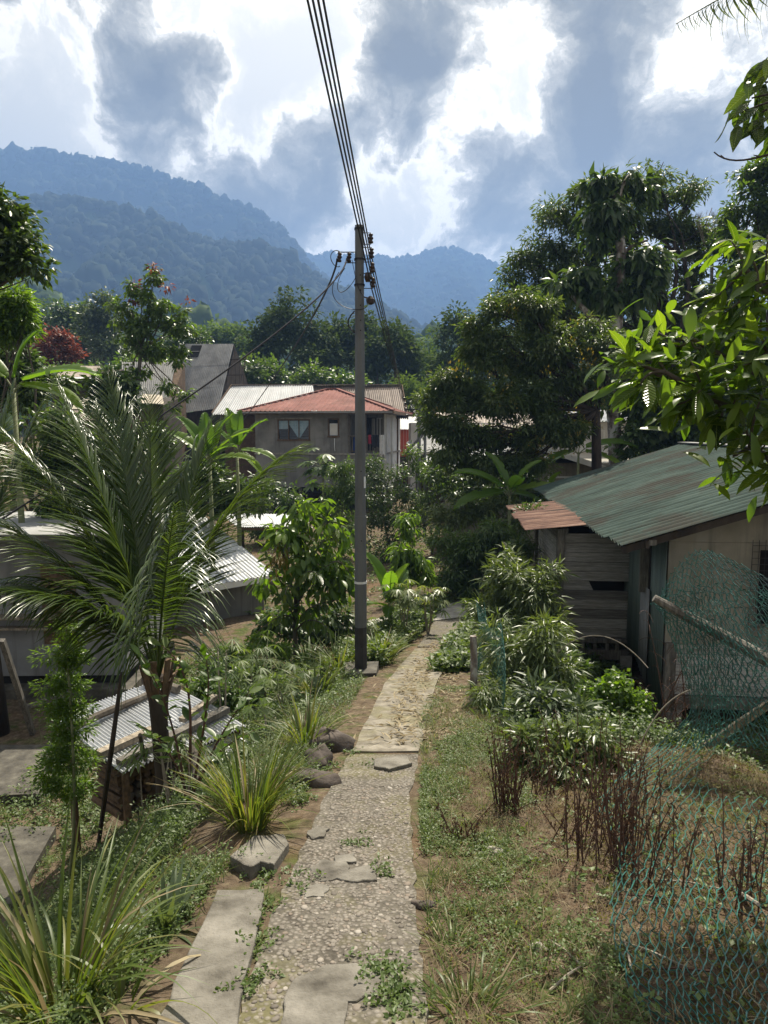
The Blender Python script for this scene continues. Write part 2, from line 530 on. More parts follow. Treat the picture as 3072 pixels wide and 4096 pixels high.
def ground_h(x, y):
    x = np.asarray(x, float); y = np.asarray(y, float)
    zp = zpath(y)
    xc = path_x(y)
    dl = xc - .42 - x                 # metres left of the path's left edge
    dr = x - (xc + .42)
    left = sstep((dl - .25) / 3.0)
    right = sstep((dr - .65 - 1.7*sstep((8.0 - y)/2.6)) / 2.6)
    zl = np.minimum(zp - .15, -2.95)
    zr = np.minimum(zp - .15, -2.55)
    h = zp + (zl - zp) * left + (zr - zp) * right
    h = h + wob(x, y) * np.clip(np.maximum(dl, dr) * 1.5, 0, 1) - .02 * (np.maximum(dl, dr) > 0)
    # far valley floor, then the ground climbs towards the forest
    h = h + sstep((y - 62) / 220) * 12 + sstep((y - 280) / 600) * 25
    h = h + sstep((np.abs(x) - 30) / 120) * 8 * sstep((y - 30) / 60)
    return h

PX = np.array([-6, 0, 2.0, 2.6, 3.7, 5.2, 6.6, 9.6, 12.0, 14, 17, 20, 60.])
PXV = np.array([-.15, -.22, -.24, -.22, -.19, -.10, -.03, .20, .62, 1.05, 1.75, 2.55, 2.6])
def path_x(y):
    return np.interp(y, PX, PXV)

def gnd(px, py, ymax=80):
    d = ray(px, py)
    for t in np.concatenate([np.arange(.8, 12, .02), np.arange(12, ymax, .08)]):
        x, y, z = d[0]*t, d[1]*t, EYE + d[2]*t
        if z <= float(ground_h(x, y)):
            return Vector((x, y, z))
    return Vector((d[0]*t, d[1]*t, z))

def gz(x, y): return float(ground_h(x, y))
def on(x, y, dz=0.0): return Vector((x, y, gz(x, y) + dz))

def ground_mat():
    m, nt, b = new_mat('ground_soil')
    v = coords(nt)
    big = nz(nt, .9, 5, .6, v); fine = nz(nt, 14, 6, .65, v); mid = nz(nt, 3.2, 5, .6, v)
    soil = rampn(nt, fine, [(.3, (.060, .044, .030)), (.55, (.125, .095, .066)), (.8, (.24, .195, .14))])
    green = rampn(nt, fine, [(.3, (.030, .050, .014)), (.6, (.070, .095, .024)), (.85, (.13, .14, .045))])
    c = mixc(nt, rampn(nt, mid, [(.50, (0, 0, 0)), (.66, (.85, .85, .85))]), soil, green)
    c = mixc(nt, rampn(nt, big, [(.55, (0, 0, 0)), (.7, (.7, .7, .7))]), c, (.14, .085, .05))
    nt.links.new(c, b.inputs['Base Color'])
    b.inputs['Roughness'].default_value = .95
    b.inputs['Specular IOR Level'].default_value = .05
    bump(nt, b, nz(nt, 38, 6, .7, v), .7, .03)
    return m
M['ground'] = ground_mat()

def axis(*segs):
    out = []
    for a, b, s in segs:
        out.append(np.arange(a, b, s))
    return np.concatenate(out + [np.array([segs[-1][1]])])
gx = axis((-1400, -200, 80), (-200, -40, 16), (-40, -9, 1.5), (-9, 7, .16), (7, 40, 1.5), (40, 200, 16), (200, 1400, 80))
gy = axis((-60, -8, 4), (-8, 0, .6), (0, 20, .16), (20, 60, 1.0), (60, 300, 8), (300, 2400, 100))
GX, GY = np.meshgrid(gx, gy)
GZ = ground_h(GX, GY)
nx, ny = len(gx), len(gy)
I = np.arange(nx * ny).reshape(ny, nx)
gf = np.stack([I[:-1, :-1], I[:-1, 1:], I[1:, 1:], I[1:, :-1]], -1).reshape(-1, 4)
g = link('ground', raw_mesh('ground', np.stack([GX, GY, GZ], -1).reshape(-1, 3), [gf]), M['ground'], smooth=True)
tag(g, kind='structure')

# ------------------------------------------------------------------ the path
def concrete_path_mat(name, pebbly, mossy):
    m, nt, b = new_mat(name)
    v = coords(nt)
    kb = 1.0 if pebbly else 1.95
    base = rampn(nt, nz(nt, 7, 7, .65, v), [(.28, tuple(kb*x for x in (.042, .036, .028))), (.5, tuple(kb*x for x in (.090, .080, .063))), (.75, tuple(kb*x for x in (.160, .145, .120)))])
    moss = nz(nt, 1.6, 6, .65, v)
    base = mixc(nt, rampn(nt, moss, [(.46, (0, 0, 0)), (.62, (mossy,) * 3)]), base, (.135, .125, .045))
    damp = nz(nt, .9, 4, .6, v)
    base = mixc(nt, rampn(nt, damp, [(.5, (0, 0, 0)), (.72, (.55, .55, .55))]), base, (.085, .070, .045))
    h = nz(nt, 60, 5, .7, v)
    if pebbly:
        vo = nt.nodes.new('ShaderNodeTexVoronoi'); vo.inputs['Scale'].default_value = 42
        nt.links.new(v, vo.inputs['Vector'])
        peb = rampn(nt, vo.outputs['Distance'], [(.25, (1, 1, 1)), (.55, (0, 0, 0))])
        bw = nt.nodes.new('ShaderNodeRGBToBW'); nt.links.new(vo.outputs['Color'], bw.inputs[0])
        stone = rampn(nt, bw.outputs[0], [(.2, (.06, .05, .04)), (.8, (.25, .225, .195))])
        stone = mixc(nt, .5, stone, (.28, .25, .215))
        base = mixc(nt, fmath(nt, 'MULTIPLY', peb, .7), base, stone)
        h = fmath(nt, 'ADD', fmath(nt, 'MULTIPLY', h, .35), fmath(nt, 'SUBTRACT', 1.0, vo.outputs['Distance']))
    nt.links.new(base, b.inputs['Base Color'])
    b.inputs['Roughness'].default_value = .88
    b.inputs['Specular IOR Level'].default_value = .25
    bump(nt, b, h, .8 if pebbly else .6, .012)
    return m
M['path_pebble'] = concrete_path_mat('path_pebble', True, .55)
M['path_smooth'] = concrete_path_mat('path_smooth', False, .5)
M['slab'] = surf_mat('slab_concrete', [(.25, (.040, .035, .027)), (.42, (.105, .095, .078)), (.55, (.165, .152, .128)), (.8, (.27, .25, .215))], 5, 10, .9, .9, 70, .010)
M['concrete'] = surf_mat('concrete', [(.25, (.14, .13, .115)), (.5, (.27, .255, .23)), (.8, (.40, .385, .35))], 4, 8, .88, .4, 45, .006)
M['concrete_dark'] = surf_mat('concrete_dark', [(.3, (.035, .032, .027)), (.55, (.085, .078, .064)), (.8, (.17, .16, .13))], 6, 7, .9, .6, 45, .01)

def strip(name, rows, mat, thick=.05, nu=9, parent=None, rough_edge=.012, lift=.012):
    """rows: list of (left point xy, right point xy) along the path; a slab with side faces"""
    V = []; nr = len(rows)
    for (l, r) in rows:
        l = Vector(l); r = Vector(r)
        jl, jr = rng.uniform(-rough_edge, rough_edge, 2)
        for k in range(nu):
            t = k / (nu - 1)
            p = l.lerp(r, t)
            if k == 0: p = p + (l - r).normalized() * jl
            if k == nu-1: p = p + (r - l).normalized() * jr
            V.append((p.x, p.y, float(zpath(p.y)) + lift + .006 * math.sin(p.x*5 + p.y*3)))
    top = len(V)
    V = V + [(x, y, z - thick) for x, y, z in V]
    f = []
    for i in range(nr - 1):
        for k in range(nu - 1):
            a = i*nu + k
            f.append([a, a+1, a+nu+1, a+nu])
        for k in (0, nu - 1):
            a = i*nu + k; b = a + nu
            q = [a, b, b + top, a + top]
            f.append(q if k == 0 else q[::-1])
    for i in (0, nr - 1):
        for k in range(nu - 1):
            a = i*nu + k
            q = [a, a + top, a + 1 + top, a + 1]
            f.append(q if i == 0 else q[::-1])
    o = link(name, raw_mesh(name, V, [np.array(f)]), mat, parent)
    return o

def edge_rows(pts, sub=6):
    """pts: (pyL, pxL, pxR) in overview pixels -> ground rows, subdivided"""
    rows = []
    k = 768 / 1659
    for (yy, xl, xr) in pts:
        out = []
        for xx in (xl, xr):
            d = ray(xx*k, yy*k)
            t = .5
            while EYE + d[2]*t > float(zpath(d[1]*t)): t += .01
            out.append(Vector((d[0]*t, d[1]*t)))
        rows.append(out)
    full = []
    for a, b in zip(rows[:-1], rows[1:]):
        for i in range(sub):
            t = i / sub
            full.append((a[0].lerp(b[0], t), a[1].lerp(b[1], t)))
    full.append(tuple(rows[-1]))
    return full

near_rows = edge_rows([(2212, 512, 925), (2100, 545, 912), (2000, 583, 903), (1900, 625, 896), (1800, 668, 890), (1715, 706, 887), (1632, 756, 905)])
a0, b0 = near_rows[0]
back = [(Vector((a0.x + .02, y)), Vector((b0.x - .02, y))) for y in (-5, -3, -1, 0, 1, 1.8)]
path_near = strip('path', back + near_rows, M['path_pebble'])
tag(path_near, kind='structure')
mid_rows = edge_rows([(1626, 760, 907), (1560, 792, 920), (1470, 837, 946), (1402, 897, 982)])
path_mid = strip('path', mid_rows, M['path_smooth'], lift=.017)
tag(path_mid, kind='structure')
far_rows = edge_rows([(1399, 901, 984), (1350, 935, 993), (1320, 955, 1003), (1300, 975, 1020), (1290, 1000, 1050)])
path_far = strip('path', far_rows, M['path_pebble'], lift=.02)
tag(path_far, kind='structure')
# a lower walkway branching off to the left behind the pole
wk = MB()
wa = [(-2.2, 16.6), (-.9, 16.3), (.4, 16.5), (1.3, 17.2), (2.0, 18.2)]
wb = [(-2.2, 15.6), (-.9, 15.35), (.5, 15.5), (1.5, 16.0), (2.3, 16.6)]
Vw = [(x, y, float(ground_h(x, y)) + .05) for x, y in wb] + [(x, y, float(ground_h(x, y)) + .07) for x, y in wa]
Vw += [(x, y, z - .25) for x, y, z in Vw]
wf = []
for i in range(4):
    wf += [[i, i+1, i+6, i+5], [i, i+10, i+11, i+1], [i+5, i+6, i+16, i+15]]
wk.add(Vw, [wf])
o = wk.build('walkway', M['concrete']); tag(o, kind='structure')

# things lying in the path: concrete patches, pebbles
k_ = 768 / 1659
def zpt(px, py, lift):
    d = ray(px, py); t = .5
    while EYE + d[2]*t > float(zpath(d[1]*t)) + lift: t += .004
    return Vector((d[0]*t, d[1]*t, EYE + d[2]*t))
def patch(name, poly, mat, lift, thick, parent=None, sub=3, wobble=.012, zf=None):
    """irregular flat slab from a polygon in overview pixels, on the path plane"""
    base = [zpt(x*k_, y*k_, lift) for x, y in poly]
    pts = []
    n = len(base)
    for i in range(n):
        a, b_ = base[i], base[(i+1) % n]
        for j in range(sub):
            p = a.lerp(b_, j / sub)
            if j: p = p + Vector((*rng.uniform(-wobble, wobble, 2), 0))
            pts.append(p)
    m = len(pts)
    c = sum(pts, Vector()) / m
    inner = [c + (p - c) * .97 + Vector((0, 0, .004)) for p in pts]
    V = [list(p) for p in inner] + [list(p) for p in pts] + [[p.x, p.y, p.z - thick] for p in pts] + [[c.x, c.y, c.z + .006]]
    f3 = [[i, (i+1) % m, 3*m] for i in range(m)]
    f4 = [[i+m, (i+1) % m + m, (i+1) % m, i] for i in range(m)] + [[i+2*m, (i+1) % m + 2*m, (i+1) % m + m, i+m] for i in range(m)]
    # keep outward orientation
    ar = sum(pts[i].x*pts[(i+1) % m].y - pts[(i+1) % m].x*pts[i].y for i in range(m))
    if ar < 0:
        f3 = [f[::-1] for f in f3]; f4 = [f[::-1] for f in f4]
    return link(name, raw_mesh(name, V, [np.array(f3), np.array(f4)]), mat, parent)

for poly, lft in (([(600, 2230), (612, 2160), (640, 2110), (700, 2085), (770, 2080), (830, 2110), (815, 2150), (752, 2165), (742, 2230)], .022),
             ([(668, 1875), (700, 1855), (748, 1862), (752, 1880), (812, 1868), (815, 1900), (770, 1905), (728, 1898), (690, 1905)], .020),
             ([(655, 1920), (690, 1910), (712, 1916), (700, 1938), (660, 1940)], .020),
             ([(722, 1850), (765, 1843), (770, 1862), (730, 1866)], .019),
             ([(812, 1638), (880, 1632), (890, 1648), (840, 1662), (808, 1655)], .036),
             ([(664, 1795), (690, 1785), (712, 1790), (700, 1808), (672, 1812)], .018)):
    patch('mortar_patch', poly, M['slab'] if lft < .03 else M['slab'], lft, .03, path_near)

def pebble_template(n=8):
    V = []; 
    for i, (r, z) in enumerate(((.95, -.15), (.85, .30), (.45, .48))):
        for k in range(n):
            a = 2*math.pi*(k + .5*i)/n
            V.append([math.cos(a)*r, math.sin(a)*r, z])
    V.append([0, 0, .52])
    f4 = []; f3 = []
    for i in range(2):
        for k in range(n):
            f4.append([i*n+k, i*n+(k+1) % n, (i+1)*n+(k+1) % n, (i+1)*n+k])
    for k in range(n):
        f3.append([2*n+k, 2*n+(k+1) % n, 3*n])
    return np.array(V, float), np.array(f3), np.array(f4)

def stones_mesh(P, S, tm):
    n = len(P); tv = tm[0]; k = len(tv)
    a = rng.uniform(0, 6.28, n)
    sx = S * rng.uniform(.75, 1.35, n); sy = S * rng.uniform(.65, 1.0, n); sz = S * rng.uniform(.45, .8, n)
    ca, sa = np.cos(a)[:, None], np.sin(a)[:, None]
    X = tv[None, :, 0] * sx[:, None]; Y = tv[None, :, 1] * sy[:, None]; Z = tv[None, :, 2] * sz[:, None]
    V = np.stack([X*ca - Y*sa, X*sa + Y*ca, Z], -1) + P[:, None]
    off = (np.arange(n)*k)[:, None, None]
    return V.reshape(-1, 3), [(f[None] + off).reshape(-1, f.shape[1]) for f in tm[1:]], np.repeat(rng.random(n), k)

def pebble_mat():
    m, nt, b = new_mat('pebbles')
    c = rampn(nt, toned(nt), [(0, (.065, .053, .041)), (.35, (.125, .107, .087)), (.6, (.17, .15, .125)), (.85, (.15, .112, .082)), (1, (.33, .30, .26))])
    c = mixc(nt, fmath(nt, 'MULTIPLY', nz(nt, 40, 4, .6, coords(nt)), .5), c, (.14, .12, .09))
    nt.links.new(c, b.inputs['Base Color']); b.inputs['Roughness'].default_value = .75
    return m
M['pebble'] = pebble_mat()
pts = []
rows_w = [(a, b_) for a, b_ in near_rows]
for (l, r), (l2, r2) in zip(rows_w[:-1], rows_w[1:]):
    area = (r - l).length * ((l2 - l).length)
    dens_ = 1500 if l.y < 4.4 else 1000
    if l.y > 5.15: dens_ = 0
    for _ in range(int(area * dens_)):
        u, v_ = rng.random(2)
        p = l.lerp(l2, v_).lerp(r.lerp(r2, v_), .03 + u*.94)
        pts.append((p.x, p.y))
pts = np.array(pts)
# bare worn areas have fewer stones
keep = (np.sin(pts[:, 0]*6.1 + pts[:, 1]*1.7) * np.sin(pts[:, 1]*3.3 - pts[:, 0]*2) + rng.random(len(pts))*1.3) > -.1
pts = pts[keep]
Pz = zpath(pts[:, 1]) + .012 + .006*np.sin(pts[:, 0]*5 + pts[:, 1]*3)
Vp, Fp, Tp = stones_mesh(np.column_stack([pts, Pz]), np.minimum(rng.gamma(2.2, .0028, len(pts)) + .003, .022), pebble_template(7))
pe = link('pebbles', raw_mesh('pebbles', Vp, Fp, Tp), M['pebble'], path_near, smooth=True)
pe['kind'] = 'stuff'

# concrete slabs and rocks beside the path
def thing_slab(poly, label, lift, thick):
    o = patch('concrete_slab', poly, M['slab'], lift, thick, sub=4, wobble=.008)
    return tag(o, label, 'slab')
thing_slab([(330, 2240), (392, 2090), (470, 1922), (570, 1920), (560, 1990), (532, 2100), (520, 2150), (505, 2240)], 'long pale concrete slab lying along the pebbled path beside the mossy gap', .03, .12)
thing_slab([(497, 1850), (548, 1806), (612, 1802), (624, 1822), (592, 1868), (562, 1862), (540, 1872)], 'short tilted concrete slab at the foot of the lemongrass clump', .05, .12)

def rock(c, r, seed, mat, name, label, cat, squash=(1, 1, .7), group=None, log=None):
    rg = np.random.default_rng(seed)
    V = []; n = 18; m = 11; ph1, ph2 = rg.uniform(0, 6, 2)
    for i in range(m + 1):
        ph = math.pi * i / m
        for k in range(n):
            th = 2*math.pi*k/n
            rr = r * (1 + .18*math.sin(2*th + seed) * math.sin(ph) + .14*math.sin(3*th + 2*ph + seed*2) + .10*math.sin(5*th - 4*ph + ph1)*math.sin(ph) + .07*math.sin(4*ph + th*2 + ph2) + rg.uniform(-.035, .035))
            V.append([c[0] + rr*math.sin(ph)*math.cos(th)*squash[0], c[1] + rr*math.sin(ph)*math.sin(th)*squash[1], c[2] + rr*math.cos(ph)*squash[2]])
    f = [[i*n+k, (i+1)*n+k, (i+1)*n+(k+1) % n, i*n+(k+1) % n] for i in range(m) for k in range(n)]
    o = link(name, raw_mesh(name, V, [np.array(f)]), mat, None, True)
    return tag(o, label, cat, group)
M['rock'] = surf_mat('rock_dark', [(.3, (.035, .028, .024)), (.55, (.085, .068, .058)), (.8, (.17, .145, .12))], 6, 7, .85, .5, 30, .015)
M['rock_pale'] = surf_mat('rock_pale', [(.3, (.20, .18, .15)), (.7, (.42, .39, .34))], 9, 6, .85, .4, 40, .01)
for (px, py, r, sd_, lb, sq) in ((331, 742, .15, 3, 'dark brown boulder lowest down the slope in the row left of the path', (1.2, .9, .7)),
                             (318, 762, .14, 5, 'rounded dark boulder between two others edging the path bank', (.9, 1.1, .8)),
                             (301, 780, .16, 9, 'long dark stone block half sunk in weeds above the boulders', (1.5, .7, .5))):
    p = gnd(px, py + 6)
    rock((p.x, p.y, p.z + .05), r, sd_, M['rock'], 'boulder', lb, 'rock', sq, None)
for (px, py, r, sd_, lb) in ((424, 907, .035, 21, 'small dark stone at the right edge of the pebbled path'),
                        (496, 855, .05, 22, 'pale oblong stone lying in the dry moss right of the path'),
                        (538, 950, .03, 23, 'tiny pale stone in the brown moss near the fallen netting')):
    p = gnd(px, py)
    rock((p.x, p.y, p.z + .01), r, sd_, M['rock_pale'] if sd_ > 21 else M['rock'], 'stone', lb, 'stone', (1.5, .8, .6))

# ------------------------------------------------------------------ mountains and far forest
M['forest_floor'] = surf_mat('forest_floor', [(.3, (.006, .012, .006)), (.6, (.012, .022, .010)), (.8, (.02, .034, .014))], .02, 6, 1.0, 0, spec=0.0)  # floor colour darkened to stand for the shade beneath the crowns

def ridge(name, D, sil, depth, z0, crowns, crown_r, mat, label, front=1.0, seed=1, seg=90, rows=16, rough=.06):
    rg = np.random.default_rng(seed)
    k = 768 / 1659
    pts = [at(x*k, y*k, D) for x, y in sil]
    xs = np.array([p.x for p in pts]); zs = np.array([p.z for p in pts]) - crown_r * .9
    X = np.linspace(xs[0], xs[-1], seg)
    Hh = np.interp(X, xs, zs)
    S = np.linspace(-.35, 1, rows)
    V = np.zeros((rows, seg, 3))
    ph = rg.uniform(0, 6.28, 6)
    def surf(X, s):
        Hx = np.interp(X, xs, zs)
        prof = np.where(s >= 0, np.clip(1 - s, 0, 1) ** 1.25, 1 + s * 1.2)
        spur = (np.sin(X / D * 26 + ph[0]) * .5 + np.sin(X / D * 61 + s*3 + ph[1]) * .3 + np.sin(X/D*113 + ph[2] - s*5)*.2)
        amp = (Hx - z0) * rough * 2.2 * np.sin(np.pi * np.clip(s, 0, 1))
        return z0 + (Hx - z0) * prof + spur * amp
    XX, SS = np.meshgrid(X, S)
    V[..., 0] = XX; V[..., 1] = D - SS * depth; V[..., 2] = surf(XX, SS)
    I = np.arange(rows * seg).reshape(rows, seg)
    f = np.stack([I[:-1, :-1], I[1:, :-1], I[1:, 1:], I[:-1, 1:]], -1).reshape(-1, 4)
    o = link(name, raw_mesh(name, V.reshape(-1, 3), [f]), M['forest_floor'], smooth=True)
    tag(o, kind='structure')
    # crowns: lumpy domes, all the far wood of this ridge as one mass
    n = crowns
    cx = rg.uniform(xs[0], xs[-1], n)
    cs = np.concatenate([rg.uniform(-.02, .02, n // 8), rg.uniform(0, .95, n - n // 8)])
    cz = surf(cx, cs)
    P = np.column_stack([cx, D - cs * depth, cz])
    S_ = crown_r * rg.uniform(.55, 1.25, n) * np.where(rg.random(n) < .06, 1.45, 1.0)
    m_, kk = 3, 7
    tv = []
    for i in range(m_ + 1):
        a = math.pi * .62 * i / m_
        for j in range(kk):
            tv.append([math.sin(a)*math.cos(2*math.pi*(j + .5*(i % 2))/kk), math.sin(a)*math.sin(2*math.pi*(j + .5*(i % 2))/kk), math.cos(a)])
    tv = np.array(tv)
    Vc = tv[None] * (1 + rg.uniform(-.28, .22, (n, len(tv), 1)))
    Vc = Vc * np.stack([S_, S_, S_ * rg.uniform(.7, 1.35, n)], -1)[:, None] + P[:, None]
    q = np.array([[i*kk+j, (i+1)*kk+j, (i+1)*kk+(j+1) % kk, i*kk+(j+1) % kk] for i in range(m_) for j in range(kk)])
    Fq = (q[None] + (np.arange(n)*len(tv))[:, None, None]).reshape(-1, 4)
    # ragged leaf sprays on every dome break its outline
    mb = MB(); mb.add(Vc.reshape(-1, 3), [Fq], np.repeat(rg.random(n), len(tv)))
    per = 4
    idx = np.repeat(np.arange(n), per)
    d = rg.normal(size=(n*per, 3)); d[:, 2] = np.abs(d[:, 2]) * .9 - .1; d = norm(d)
    Pl = P[idx] + d * S_[idx, None] * rg.uniform(.82, 1.12, (n*per, 1))
    add_leaves(mb, tmpl2(.42, .1, .1), Pl, d + rg.normal(size=(n*per, 3))*.8, d + rg.normal(size=(n*per, 3))*.5, S_[idx] * rg.uniform(.22, .5, n*per), np.clip(np.repeat(rg.random(n), per)*.7 + rg.random(n*per)*.3, 0, 1))
    c = mb.build('distant_forest', mat)
    tag(c, label, 'forest', kind='stuff')

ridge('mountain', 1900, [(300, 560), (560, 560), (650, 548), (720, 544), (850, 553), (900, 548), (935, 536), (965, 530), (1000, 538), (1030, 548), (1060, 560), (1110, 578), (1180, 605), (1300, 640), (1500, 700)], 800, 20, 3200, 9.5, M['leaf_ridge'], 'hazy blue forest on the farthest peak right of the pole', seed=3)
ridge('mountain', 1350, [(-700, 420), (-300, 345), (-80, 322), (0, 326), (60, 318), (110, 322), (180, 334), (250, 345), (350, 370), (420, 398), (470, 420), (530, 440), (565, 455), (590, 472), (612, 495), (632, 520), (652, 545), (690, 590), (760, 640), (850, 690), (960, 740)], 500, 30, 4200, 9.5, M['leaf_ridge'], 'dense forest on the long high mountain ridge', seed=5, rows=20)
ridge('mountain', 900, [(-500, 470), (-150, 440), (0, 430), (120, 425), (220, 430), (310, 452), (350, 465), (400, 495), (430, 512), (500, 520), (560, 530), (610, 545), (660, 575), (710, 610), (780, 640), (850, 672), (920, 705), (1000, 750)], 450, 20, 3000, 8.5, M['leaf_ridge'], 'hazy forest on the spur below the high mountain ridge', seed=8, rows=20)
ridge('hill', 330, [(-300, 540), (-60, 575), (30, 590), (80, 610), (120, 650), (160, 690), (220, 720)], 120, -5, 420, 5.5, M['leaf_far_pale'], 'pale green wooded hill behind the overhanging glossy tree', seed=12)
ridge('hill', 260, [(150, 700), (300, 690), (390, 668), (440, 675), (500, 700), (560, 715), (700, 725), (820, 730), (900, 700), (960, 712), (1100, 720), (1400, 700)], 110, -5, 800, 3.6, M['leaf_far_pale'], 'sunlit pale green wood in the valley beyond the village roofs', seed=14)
ridge('hill', 125, [(1050, 800), (1200, 760), (1400, 690), (1659, 640), (2100, 600), (2900, 560)], 70, -4, 420, 3.0, M['leaf_far'], 'dark wooded slope behind the big trees on the right', seed=21, seg=60)
ridge('hill', 150, [(-1600, 640), (-900, 690), (-300, 730), (0, 760), (200, 790)], 70, -4, 420, 3.2, M['leaf_far'], 'dark wooded slope behind the left-hand houses', seed=22, seg=60)

# ------------------------------------------------------------------ building materials
def metal_roof_mat(name, stops, scale=1.2, rough=.42, metal=.55, streak=(1, 1, 1), spec=.5, rust=None, rust_amt=.5):
    m, nt, b = new_mat(name)
    v = coords(nt, 'Object', streak)
    c = rampn(nt, nz(nt, scale, 7, .65, v), stops)
    c = mixc(nt, fmath(nt, 'MULTIPLY', nz(nt, scale*9, 4, .6, coords(nt)), .25), c, tuple(x*.5 for x in stops[0][1]))
    if rust:
        f = nz(nt, .8, 8, .7, coords(nt))
        c = mixc(nt, rampn(nt, f, [(.48, (0, 0, 0)), (.60, (rust_amt,)*3)]), c, rust)
    nt.links.new(c, b.inputs['Base Color'])
    b.inputs['Roughness'].default_value = rough
    b.inputs['Metallic'].default_value = metal
    b.inputs['Specular IOR Level'].default_value = spec
    bump(nt, b, nz(nt, 12, 4, .6, coords(nt)), .15, .01)
    return m
M['zinc'] = metal_roof_mat('zinc', [(.3, (.42, .43, .44)), (.6, (.58, .59, .60)), (.8, (.68, .68, .68))], rough=.42, metal=.15)
M['zinc_old'] = metal_roof_mat('zinc_old', [(.3, (.19, .19, .19)), (.55, (.32, .32, .315)), (.8, (.46, .455, .44))], rough=.8, metal=.0, spec=.2)
M['zinc_bright'] = metal_roof_mat('zinc_bright', [(.3, (.40, .41, .42)), (.55, (.50, .51, .515)), (.8, (.60, .605, .61))], rough=.6, metal=.0)
M['roof_red'] = metal_roof_mat('roof_red', [(.3, (.18, .078, .066)), (.55, (.25, .118, .100)), (.8, (.33, .18, .155))], rough=.85, metal=.0, spec=.1, rust=(.10, .06, .05), rust_amt=.5)
M['roof_brown'] = metal_roof_mat('roof_brown', [(.3, (.14, .105, .085)), (.55, (.24, .19, .155)), (.8, (.34, .29, .24))], scale=.8, rough=.7, metal=.05)
M['roof_tan'] = metal_roof_mat('roof_tan', [(.3, (.36, .31, .24)), (.7, (.50, .45, .37))], rough=.7, metal=.05)
M['roof_green'] = metal_roof_mat('roof_green', [(.28, (.028, .038, .034)), (.5, (.052, .076, .066)), (.75, (.095, .128, .112))], scale=2.0, rough=.9, metal=.0, streak=(.35, 2.2, 1), spec=.06, rust=(.045, .034, .028), rust_amt=.6)
M['roof_rust'] = metal_roof_mat('roof_rust', [(.32, (.030, .018, .014)), (.48, (.11, .055, .040)), (.62, (.20, .115, .082)), (.8, (.32, .22, .17))], scale=3.2, rough=.85, metal=.0, spec=.2, streak=(.35, 1.5, 1))
M['siding_green'] = metal_roof_mat('siding_green', [(.3, (.095, .125, .110)), (.55, (.16, .20, .175)), (.8, (.26, .29, .25))], scale=2.5, rough=.6, metal=.15, streak=(3, 3, .25))
M['siding_grey'] = metal_roof_mat('siding_grey', [(.3, (.17, .17, .165)), (.7, (.32, .32, .31))], scale=2.5, rough=.7, metal=.2, streak=(3, 3, .25))

def plank_mat(name, stops, stretch, amt=.5):
    def ex(nt, v, c):
        g_ = nz(nt, 26, 5, .7, v)
        return mixc(nt, fmath(nt, 'MULTIPLY', rampn(nt, g_, [(.42, (1, 1, 1)), (.6, (0, 0, 0))]), .55), c, (.030, .026, .022))
    return surf_mat(name, stops, 4.5, 6, .9, .6, 40, .008, stretch, tone_amt=amt, extra=ex)
M['plank_grey'] = plank_mat('plank_grey', [(.2, (.17, .158, .142)), (.5, (.37, .352, .325)), (.85, (.56, .54, .51))], (.16, .5, 6.0))
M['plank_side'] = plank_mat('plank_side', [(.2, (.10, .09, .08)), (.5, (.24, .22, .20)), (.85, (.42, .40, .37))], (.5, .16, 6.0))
M['post_wood'] = plank_mat('post_wood', [(.2, (.06, .052, .044)), (.5, (.16, .145, .125)), (.85, (.30, .28, .245))], (1.6, 1.6, .2))
M['wood_brown'] = plank_mat('wood_brown', [(.2, (.075, .045, .026)), (.5, (.15, .095, .055)), (.85, (.24, .165, .10))], (.8, .8, .6))
M['wood_pale'] = plank_mat('wood_pale', [(.2, (.19, .15, .11)), (.5, (.33, .28, .215)), (.85, (.46, .41, .33))], (.7, .7, .7))

def streaked(nt, v, c):
    t = nz(nt, 2.2, 6, .65, coords(nt, 'Object', (2.2, 2.2, .16)))
    c = mixc(nt, rampn(nt, t, [(.50, (0, 0, 0)), (.70, (.75, .75, .75))]), c, (.075, .072, .064))
    d = nz(nt, .55, 5, .6, coords(nt))
    return mixc(nt, rampn(nt, d, [(.52, (0, 0, 0)), (.62, (.35, .35, .35))]), c, (.36, .355, .34))
M['grey_wall'] = surf_mat('grey_wall', [(.25, (.11, .11, .106)), (.5, (.175, .175, .168)), (.8, (.235, .235, .225))], .9, 7, .9, .25, 25, .006, extra=streaked)
M['beige_wall'] = surf_mat('beige_wall', [(.25, (.16, .146, .115)), (.55, (.25, .23, .188)), (.85, (.32, .30, .25))], 1.6, 7, .85, .2, 30, .004, extra=streaked)
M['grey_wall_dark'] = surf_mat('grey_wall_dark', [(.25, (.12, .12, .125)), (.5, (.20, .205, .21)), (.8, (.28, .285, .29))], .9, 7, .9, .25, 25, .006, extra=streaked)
M['white_wall'] = surf_mat('white_wall', [(.3, (.50, .49, .47)), (.7, (.68, .67, .65))], 1.4, 6, .85, .1, 25, .004)
M['white_paint'] = surf_mat('white_paint', [(.3, (.58, .58, .56)), (.7, (.74, .74, .72))], 3, 6, .6, .1, 25, .003)
M['red_wall'] = surf_mat('red_wall', [(.3, (.26, .045, .03)), (.7, (.36, .07, .045))], 2, 5, .7, .1, 20, .004)
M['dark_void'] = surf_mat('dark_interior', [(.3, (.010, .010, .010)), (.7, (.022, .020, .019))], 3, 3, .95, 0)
M['cloth_blue'] = surf_mat('cloth_blue', [(.3, (.22, .34, .44)), (.7, (.36, .48, .56))], 3, 4, .9, .1, 20)
M['cloth_white'] = surf_mat('cloth_white', [(.3, (.55, .55, .55)), (.7, (.72, .72, .71))], 3, 4, .9, .1, 20)
M['cloth_dark'] = surf_mat('cloth_dark', [(.3, (.012, .014, .02)), (.7, (.03, .034, .045))], 3, 4, .9, .1, 20)
